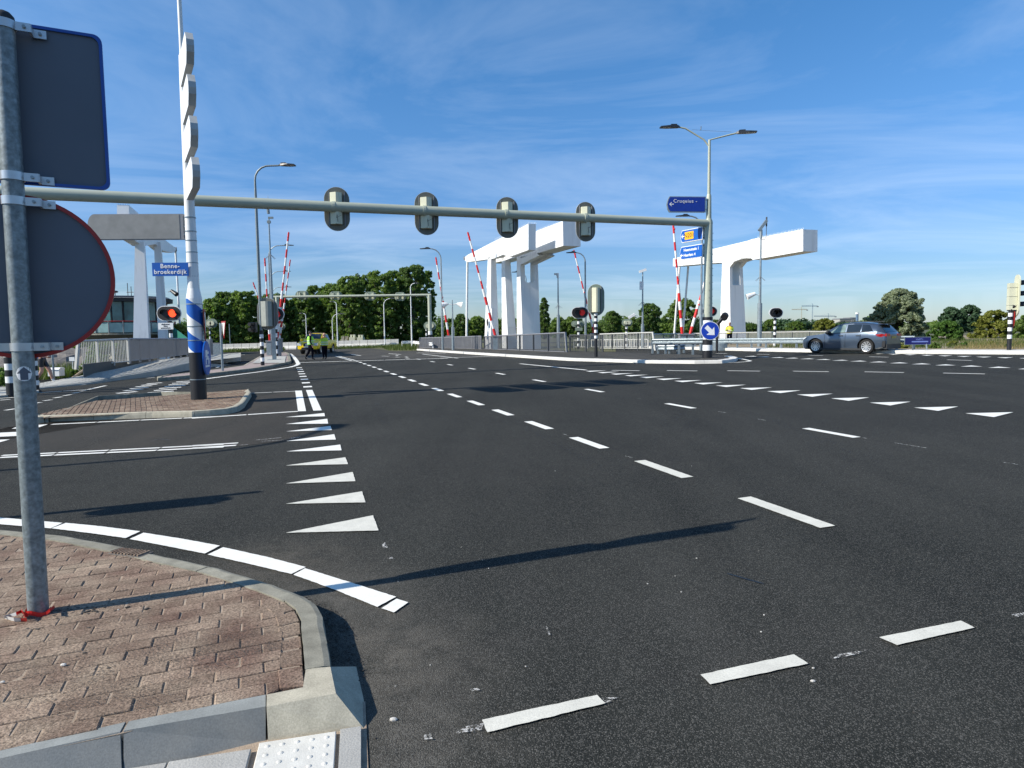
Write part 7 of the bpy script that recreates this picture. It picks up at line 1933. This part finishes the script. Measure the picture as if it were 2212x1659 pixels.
            for k in range(rim_style):
                a = 2*math.pi*k/rim_style
                for da in (-.10, .10):
                    d1 = back*math.cos(a+da)+Z*math.sin(a+da); d0 = back*math.cos(a+da*.5)+Z*math.sin(a+da*.5); sd_ = (back*-math.sin(a)+Z*math.cos(a))
                    rm.prism([c+o_*.075+d0*r*.10-sd_*.016*scale, c+o_*.09+d1*r*.64-sd_*.013*scale, c+o_*.09+d1*r*.64+sd_*.013*scale, c+o_*.075+d0*r*.10+sd_*.016*scale], o_*.012)
            rm.tube([c+o_*.06, c+o_*.095], r*.14, 12)
            rm.build('rim', M_rim, w_)
    return t, W, L, surf, left, back, topsurf
import bmesh
def bm_fix(o):
    bm = bmesh.new(); bm.from_mesh(o.data); bmesh.ops.remove_doubles(bm, verts=bm.verts, dist=1e-5); bmesh.ops.recalc_face_normals(bm, faces=bm.faces); bm.to_mesh(o.data); bm.free()
suv = [(0, .30, .66, .60, .40, .69), (.05, .24, .76, .72, .50, .79), (.16, .21, .84, .83, .60, .88), (.40, .20, .92, .90, .68, .95), (.80, .20, .97, .915, .72, 1.00), (1.15, .20, 1.00, .92, .74, 1.045), (1.30, .20, 1.02, .92, .74, 1.10), (1.60, .20, 1.03, .92, .72, 1.31),
       (1.95, .20, 1.04, .92, .68, 1.51), (2.25, .20, 1.05, .92, .66, 1.595), (2.7, .20, 1.06, .92, .65, 1.635), (3.2, .20, 1.08, .92, .65, 1.625), (3.65, .20, 1.11, .915, .62, 1.575), (3.98, .21, 1.13, .905, .60, 1.52), (4.10, .24, 1.13, .89, .62, 1.44), (4.28, .28, 1.10, .87, .70, 1.24), (4.42, .30, 1.05, .84, .74, 1.08), (4.50, .36, .95, .76, .66, .98)]
cf = Vector((-math.cos(R(53)), math.sin(R(53)), 0)); CS = .90
near_r = G(1872, 764.5)      # ground under the near rear wheel
leftv = Z.cross(cf)
cpos0 = near_r-(-cf)*3.55*CS-leftv*.80*CS
cpos = Vector((cpos0.x, cpos0.y, near_r.z))
t, W, L, surf, lft, bck, tops = car('parked_car', 'blue grey estate-style SUV crossing at right, facing left', suv, (.86, 3.55), .378, M_carpaint, cpos, cf, CS, 'car',
    side_windows=((1.52, 1.98, 2.44, 2.44), (2.52, 2.52, 3.22, 3.22), (3.28, 3.28, 3.86, 3.62)), windscreen=(1.32, 2.0), rear=(4.06, 4.40))
t.name = 'suv_car'; W_car = W
def sbox(nm, m, c, sz, rot=None, par=None):
    b_ = MB(); b_.box(W(*c), sz, bck, lft, Z); return b_.build(nm, m, par or t)
for sg in (-1, 1):
    b_ = MB(); b_.ball(W(1.62, sg*1.0, 1.09), .13, nu=12, nv=8, sc=(1.0, 1.0, .75)); b_.box(W(1.60, sg*.93, 1.04), (.1, .14, .05), bck, lft); b_.build('door_mirror', M_plastic, t, smooth=True)
    for x in (2.25, 3.15):
        sbox('door_handle', M_plastic, (x, sg*.918, .935), (.20, .03, .035))
    sbox('roof_rail', M_plastic, (2.85, sg*.56, 1.655), (1.7, .03, .03))
    sbox('sill_trim', M_plastic, (2.2, sg*.905, .235), (2.0, .05, .09))
    # lamps
    b_ = MB(); vs = [W(x, sg*(y+.012), z) for x, y, z in ((3.98, .915, 1.0), (4.30, .865, 1.02), (4.46, .80, .98), (4.47, .79, .90), (4.30, .87, .86), (4.10, .905, .90))]
    b_.poly(vs if sg > 0 else vs[::-1]); b_.build('tail_light', M_taill, t)
    sbox('tail_light_inner', M_taill, (4.47, sg*.62, .96), (.07, .36, .12))
    b_ = MB(); vs = [W(x, sg*(y+.012), z) for x, y, z in ((.07, .74, .74), (.12, .80, .82), (.38, .90, .87), (.30, .885, .80), (.12, .80, .72))]
    b_.poly(vs if sg > 0 else vs[::-1]); b_.build('headlight', M_headl, t)
    for x in (2.48, 3.25, 1.38):
        b_ = MB(); 
        for k in range(1): b_.box(W(x, sg*.922, .66), (.008, .006, .66), bck, lft)
        b_.build('door_gap', M_black, t)
    sbox('rear_vent', M_black, (4.38, sg*.80, .52), (.14, .10, .26))
sbox('rear_bumper', M_plastic, (4.45, 0, .38), (.12, 1.4, .22))
sbox('number_plate', mat('dull yellow plate', (.35, .27, .03), .5), (4.50, 0, .84), (.03, .42, .09))
sbox('roof_spoiler', M_black, (4.13, 0, 1.53), (.22, 1.18, .035))
# yellow pickup, front toward the viewer
pk = [(0, .50, .80, .62, .50, .84), (.06, .42, .92, .80, .62, .96), (.18, .40, 1.02, .90, .70, 1.06), (.6, .40, 1.08, .925, .74, 1.13), (1.15, .40, 1.12, .925, .76, 1.18), (1.30, .40, 1.14, .925, .76, 1.24), (1.62, .40, 1.15, .925, .72, 1.55), (1.95, .40, 1.16, .925, .68, 1.76), (2.6, .40, 1.16, .925, .67, 1.80), (3.2, .40, 1.16, .92, .67, 1.77), (3.45, .40, 1.16, .92, .72, 1.45), (3.55, .40, 1.16, .92, .80, 1.20), (5.1, .42, 1.15, .91, .80, 1.18), (5.2, .45, 1.10, .88, .78, 1.12)]
pf = Vector((-.06, -.998, 0)).normalized()
ppos = G(664.5, 765.5); ps = 43.5/26.0*0+.98
t, W, L, surf, lft, bck, tops = car('pickup_truck', 'yellow road service pickup facing the viewer behind the two people', pk, (.95, 4.1), .39, M_yellow, Vector((ppos.x, ppos.y, ppos.z)), pf, .96, 'pickup', side_windows=((1.6, 2.0, 2.5, 2.5), (2.58, 2.58, 3.3, 3.2)), windscreen=(1.36, 1.9), track=.78)
for sg in (-1, 1):
    b_ = MB(); b_.ball(W(1.6, sg*1.08, 1.22), .15, nu=10, nv=7, sc=(1, 1, .9)); b_.build('door_mirror', M_yellow, t, smooth=True)
    sbox('headlight', M_headl, (.03, sg*.70, .86), (.12, .34, .22)); sbox('fog_lamp', M_orange, (.03, sg*.62, .52), (.06, .12, .10))
sbox('grille', M_black, (.0, 0, .82), (.06, .62, .24)); sbox('grille_badge', M_alu, (-.03, 0, .82), (.03, .30, .16))
sbox('bumper', M_yellow, (.0, 0, .58), (.14, 1.56, .24)); sbox('air_intake', M_black, (-.08, 0, .48), (.03, .95, .22))
sbox('roof_light_bar', M_black, (2.1, 0, 1.84), (.25, 1.0, .07)); sbox('number_plate', M_white, (-.08, 0, .62), (.02, .5, .11))
b_ = MB(); vs = [tops(x, y, .03) for x, y in ((.25, -.7), (.25, -.25), (1.1, .15), (1.1, -.35))]; b_.poly(vs); b_.build('bonnet_stripe', M_blue, t)
b_ = MB(); vs = [tops(x, y, .03) for x, y in ((.25, -.05), (.25, .15), (1.1, .55), (1.1, .35))]; b_.poly(vs); b_.build('bonnet_stripe', M_white, t)

# ------------------------------------------------------------------ people
def skinned(name, J, E_, rad, mats_, classify, parent, sub=2):
    me = bpy.data.meshes.new(name); me.from_pydata([J[k] for k in J], E_idx(J, E_), []); o = bpy.data.objects.new(name, me); col.objects.link(o)
    md = o.modifiers.new('skin', 'SKIN'); md.use_smooth_shade = True
    keys = list(J); lay = me.skin_vertices[0].data
    for i, k in enumerate(keys):
        r_ = rad[k]; lay[i].radius = (r_, r_) if not isinstance(r_, tuple) else r_
    lay[keys.index('pelvis')].use_root = True
    ss = o.modifiers.new('sub', 'SUBSURF'); ss.levels = sub; ss.render_levels = sub
    bpy.context.view_layer.update()
    m2 = bpy.data.meshes.new_from_object(o.evaluated_get(bpy.context.evaluated_depsgraph_get()))
    o.modifiers.clear(); o.data = m2; m2.name = name; m2.materials.clear()
    for q in mats_: m2.materials.append(q)
    for p in m2.polygons: p.material_index = classify(p.center); p.use_smooth = True
    o.parent = parent; return o
def E_idx(J, E_):
    ks = list(J); return [(ks.index(a), ks.index(b)) for a, b in E_]
def person(label, base, H, az, pose, top_m, leg_m, shoe_m, vest=None, hair=M_hair, arms_skin=False, shorts=None, cap=None, bulk=1.0, sleeve=None):
    """az: facing direction in degrees (0 = away from viewer, 90 = left)"""
    t = thing('person', label, 'person', base)
    k = H/1.78; root = t
    rot = Matrix.Rotation(R(az), 3, 'Z')
    j = {n: Vector(p)*k for n, p in pose.items()}
    E_ = [('pelvis', 'spine'), ('spine', 'chest'), ('chest', 'neck'), ('neck', 'head'), ('head', 'crown'), ('chest', 'shl'), ('shl', 'ell'), ('ell', 'wrl'), ('wrl', 'hal'), ('chest', 'shr'), ('shr', 'elr'), ('elr', 'wrr'), ('wrr', 'har'),
          ('pelvis', 'hil'), ('hil', 'knl'), ('knl', 'anl'), ('anl', 'tol'), ('pelvis', 'hir'), ('hir', 'knr'), ('knr', 'anr'), ('anr', 'tor')]
    B = bulk
    rad = dict(pelvis=.135*B, spine=.125*B, chest=.145*B, neck=.055, head=.085, crown=.07, shl=.065*B, shr=.065*B, ell=.043*B, elr=.043*B, wrl=.03, wrr=.03, hal=.034, har=.034, hil=.11*B, hir=.11*B, knl=.075*B, knr=.075*B, anl=.042, anr=.042, tol=.036, tor=.036)
    rad = {a: (b*k, b*k) for a, b in rad.items()}
    mats_ = [shoe_m, leg_m, top_m, M_skin, shorts or leg_m]
    an = [j['anl'], j['anr']]; hands = [j['wrl'], j['wrr'], j['hal'], j['har']]; armp = [(j['ell']+j['wrl'])/2, (j['elr']+j['wrr'])/2, j['ell'], j['elr']]
    def cl(c):
        c = Vector(c)
        if c.z < .085*H/1.0 and c.z < min(a.z for a in an)+.05+.02: return 0
        if min((c-a).length for a in an+[j['tol'], j['tor']]) < .085*k: return 0
        if min((c-h).length for h in hands) < .06*k: return 3
        if c.z > j['neck'].z-.01: return 3
        if arms_skin and min((c-h).length for h in armp) < .12*k: return 3
        if c.z < j['pelvis'].z-.02:
            if shorts and c.z > j['pelvis'].z-.30*k: return 4
            return 1
        if c.z < j['pelvis'].z+.06 and shorts: return 4
        return 2
    o = skinned('body', j, E_, rad, mats_, cl, t)
    # head detail and hair
    hd_ = (j['head']+j['crown'])/2
    b_ = MB(); b_.ball(hd_+Vector((0, -.02, .035))*k, .108*k, nu=14, nv=9, sc=(.86, 1.0, .92)); h_ = b_.build('hair' if not cap else 'cap', cap or hair, None, smooth=True)
    # trim the lower front of the cap so the face shows
    bm = bmesh.new(); bm.from_mesh(h_.data); bmesh.ops.delete(bm, geom=[v for v in bm.verts if (v.co.z < hd_.z-.01*k and v.co.y > hd_.y-.02*k) or v.co.z < hd_.z-.075*k], context='VERTS'); bm.to_mesh(h_.data); bm.free(); h_.parent = t
    b_ = MB(); b_.tube([hd_+Vector((0, .085, .01))*k, hd_+Vector((0, .112, -.025))*k], [.008*k, .018*k], 6)
    for s in (-1, 1): b_.ball(hd_+Vector((s*.088, 0, -.01))*k, .022*k, nu=6, nv=4, sc=(.5, 1, 1.3))
    f_ = b_.build('face', M_skin, None); f_.parent = t
    b_ = MB()
    for s in (-1, 1): b_.ball(hd_+Vector((s*.033, .086, .012))*k, .011*k, nu=6, nv=4)
    f_ = b_.build('eyes', M_black, None); f_.parent = t
    # fingers
    for s, (wr, ha) in (('l', ('wrl', 'hal')), ('r', ('wrr', 'har'))):
        d = (j[ha]-j[wr]).normalized(); sd_ = d.orthogonal().normalized(); b_ = MB()
        for i in range(4):
            q = j[ha]+sd_*(.012*(i-1.5)); b_.tube([q, q+d*(.045+.006*(1.5-abs(i-1.5))), q+d*.075+sd_.cross(d)*.015], [.0095*k, .009*k, .007*k], 6)
        q = j[ha]-d*.02+sd_*.025; b_.tube([q, q+sd_*.02+d*.03, q+sd_*.02+d*.05], [.011*k, .010*k, .008*k], 6)
        f_ = b_.build('fingers', M_skin, None); f_.parent = t
    if vest:
        ch, pe = j['chest'], j['pelvis']; b_ = MB(); vs = []; n = 20
        lv = [(pe+Vector((0, 0, .0)), .20, .155), (pe.lerp(ch, .4), .185, .15), (ch, .205, .165), (ch+Vector((0, 0, .10))*k, .19, .14), (j['neck']-Vector((0, 0, .045))*k, .085, .08)]
        for c, rx, ry in lv:
            vs += [c+Vector((math.cos(2*math.pi*i/n)*rx*B, math.sin(2*math.pi*i/n)*ry*B, 0))*k for i in range(n)]
        b_.add(vs, [(a*n+i, a*n+(i+1) % n, (a+1)*n+(i+1) % n, (a+1)*n+i) for a in range(4) for i in range(n)])
        v_ = b_.build('vest', vest, None, smooth=True); v_.parent = t
        for f in (.25, .62):
            c = pe.lerp(ch, f); b_ = MB(); vs = []
            for dz_ in (-.025, .025): vs += [c+Vector((math.cos(2*math.pi*i/n)*.207*B, math.sin(2*math.pi*i/n)*.172*B, dz_))*k for i in range(n)]
            b_.add(vs, [(i, (i+1) % n, n+(i+1) % n, n+i) for i in range(n)]); q = b_.build('reflective_band', M_reflect, None); q.parent = v_
    if sleeve:
        for a_, e_ in (('shl', 'ell'), ('shr', 'elr')):
            b_ = MB(); b_.tube([j[a_], j[e_], j[e_].lerp(j['wrl' if e_ == 'ell' else 'wrr'], .8)], [.075*k*B, .06*k, .05*k], 10); q = b_.build('sleeve', sleeve, None, smooth=True); q.parent = t
    t.rotation_euler = (0, 0, R(az))
    return t
stand = dict(pelvis=(0, 0, .95), spine=(0, 0, 1.12), chest=(0, .0, 1.32), neck=(0, 0, 1.52), head=(0, .02, 1.62), crown=(0, .01, 1.70), shl=(-.19, 0, 1.42), ell=(-.25, -.03, 1.14), wrl=(-.24, .08, .90), hal=(-.23, .10, .84), shr=(.19, 0, 1.42), elr=(.25, -.03, 1.14), wrr=(.24, .08, .90), har=(.23, .10, .84),
             hil=(-.10, 0, .90), knl=(-.11, .02, .50), anl=(-.12, 0, .09), tol=(-.14, .15, .04), hir=(.10, 0, .90), knr=(.11, .02, .50), anr=(.12, 0, .09), tor=(.14, .15, .04))
talk = dict(stand, elr=(.27, .02, 1.15), wrr=(.14, .24, 1.20), har=(.09, .29, 1.22))
step = dict(stand, knl=(-.10, -.10, .50), anl=(-.11, -.34, .14), tol=(-.12, -.22, .04), knr=(.10, .10, .50), anr=(.11, .08, .09), tor=(.12, .24, .04), wrl=(-.24, .16, .98), hal=(-.22, .2, .95), ell=(-.25, -.02, 1.15))
c1p = G(672, 777.5); c2p = G(702, 776.5)
person('person in navy uniform and lime vest stepping forward before the yellow pickup', c1p, 1.84, -70, step, M_navy, M_navy, M_black, vest=M_vest, bulk=1.22)
person('person in yellow green and orange jacket with folded arm beside the pickup', c2p, 1.68, 60, dict(talk, wrl=(-.02, .26, 1.24), hal=(.05, .27, 1.26), ell=(-.24, .08, 1.14)), M_orange, M_navy, M_black, vest=M_vest2, hair=M_skin, bulk=1.36, sleeve=M_vest2)
c3p = P(1575.5, 750, 46.5); c3p = ground(c3p)
person('person in yellow jacket standing at the foot of the right bridge frame', c3p, 1.62, 150, dict(talk, wrl=(-.12, .24, 1.10), hal=(-.05, .27, 1.10)), M_navy, M_navy, M_black, vest=mat('bright yellow jacket', (.72, .62, .05), .6), hair=M_skin, bulk=1.15, sleeve=M_vest2)
jog = dict(stand, knl=(-.10, .12, .52), anl=(-.10, -.08, .12), tol=(-.10, .04, .04), knr=(.10, .02, .50), anr=(.11, -.16, .14), tor=(.11, -.02, .05), ell=(-.27, -.12, 1.14), wrl=(-.20, .12, 1.02), hal=(-.17, .18, 1.02), elr=(.27, -.10, 1.14), wrr=(.2, .14, 1.04), har=(.18, .2, 1.04))
jog['anl'] = (-.10, .30, .10); jog['tol'] = (-.10, .44, .05); jog['knl'] = (-.10, .20, .52); jog['anr'] = (.11, -.22, .12); jog['tor'] = (.11, -.08, .04)
person('jogger in blue shirt and black shorts, bare legs seen below the near round sign', G(94, 828, .06), 1.72, -80, jog, M_jogblue, M_skin, M_white, shorts=M_black, arms_skin=True)

# ------------------------------------------------------------------ blue information sign at right
q = G(1990, 758, .1); t = thing('information_sign', 'low dark blue information sign with pale lettering right of the car', 'road sign', q)
sc_ = q.y/FU; a, b = P(1953, 738, q.y), P(2011, 729, q.y); c = (P(1953, 727, q.y)+P(2011, 745.5, q.y))/2
w_, h_ = 57*sc_, 17*sc_
b_ = MB(); b_.box(c, (w_, .03, h_)); s_ = b_.build('sign_panel', M_galv_l, t)
b_ = MB(); b_.box(c-Vector((0, .018, 0)), (w_*.96, .008, h_*.88)); b_.build('sign_face', mat('deep blue panel', (.003, .006, .11), .6), s_)
text('vaart-', s_, 'lettering', c+Vector((-w_*.08, -.024, h_*.23)), fx, Z, .15, mat('pale blue lettering', (.16, .22, .50), .5))
for z in (-.22,): 
    b_ = MB(); b_.box(c+Vector((w_*.08, -.024, h_*-.10)), (w_*.62, .003, .06)); b_.build('worn_lettering_line', MATS['pale blue lettering'], s_)
b_ = MB(); b_.tube([G(1972, 758, .1), P(1972, 740, q.y)+Vector((0, .03, 0))], .03, 6); b_.tube([G(2002, 758, .1), P(2002, 740, q.y)+Vector((0, .03, 0))], .03, 6); b_.build('post', M_galv_l, t)
# cabinets left of the banded lamp
for lab, u, v, w_, h_, d in (('grey cabinet left of the striped signal post beyond the white post', 449, 764, .6, 1.5, 48), ('wide grey cabinet right of the striped signal post beyond the white post', 468, 764, .8, 1.2, 50), ('grey cabinet at the foot of the tall boom left of the gantry column', 1487, 745, .9, .62, 43)):
    q = ground(P(u, v, d)); t = thing('cabinet', lab, 'cabinet', q)
    b_ = MB(); b_.box(q+Z*h_/2, (w_, .4, h_)); b_.build('body', M_rail, t)
    b_ = MB(); b_.box(q+Z*(h_*.5)-Vector((0, .205, 0)), (w_*.88, .01, h_*.88)); b_.build('door', M_galv_l, t)
bpy.context.view_layer.update()
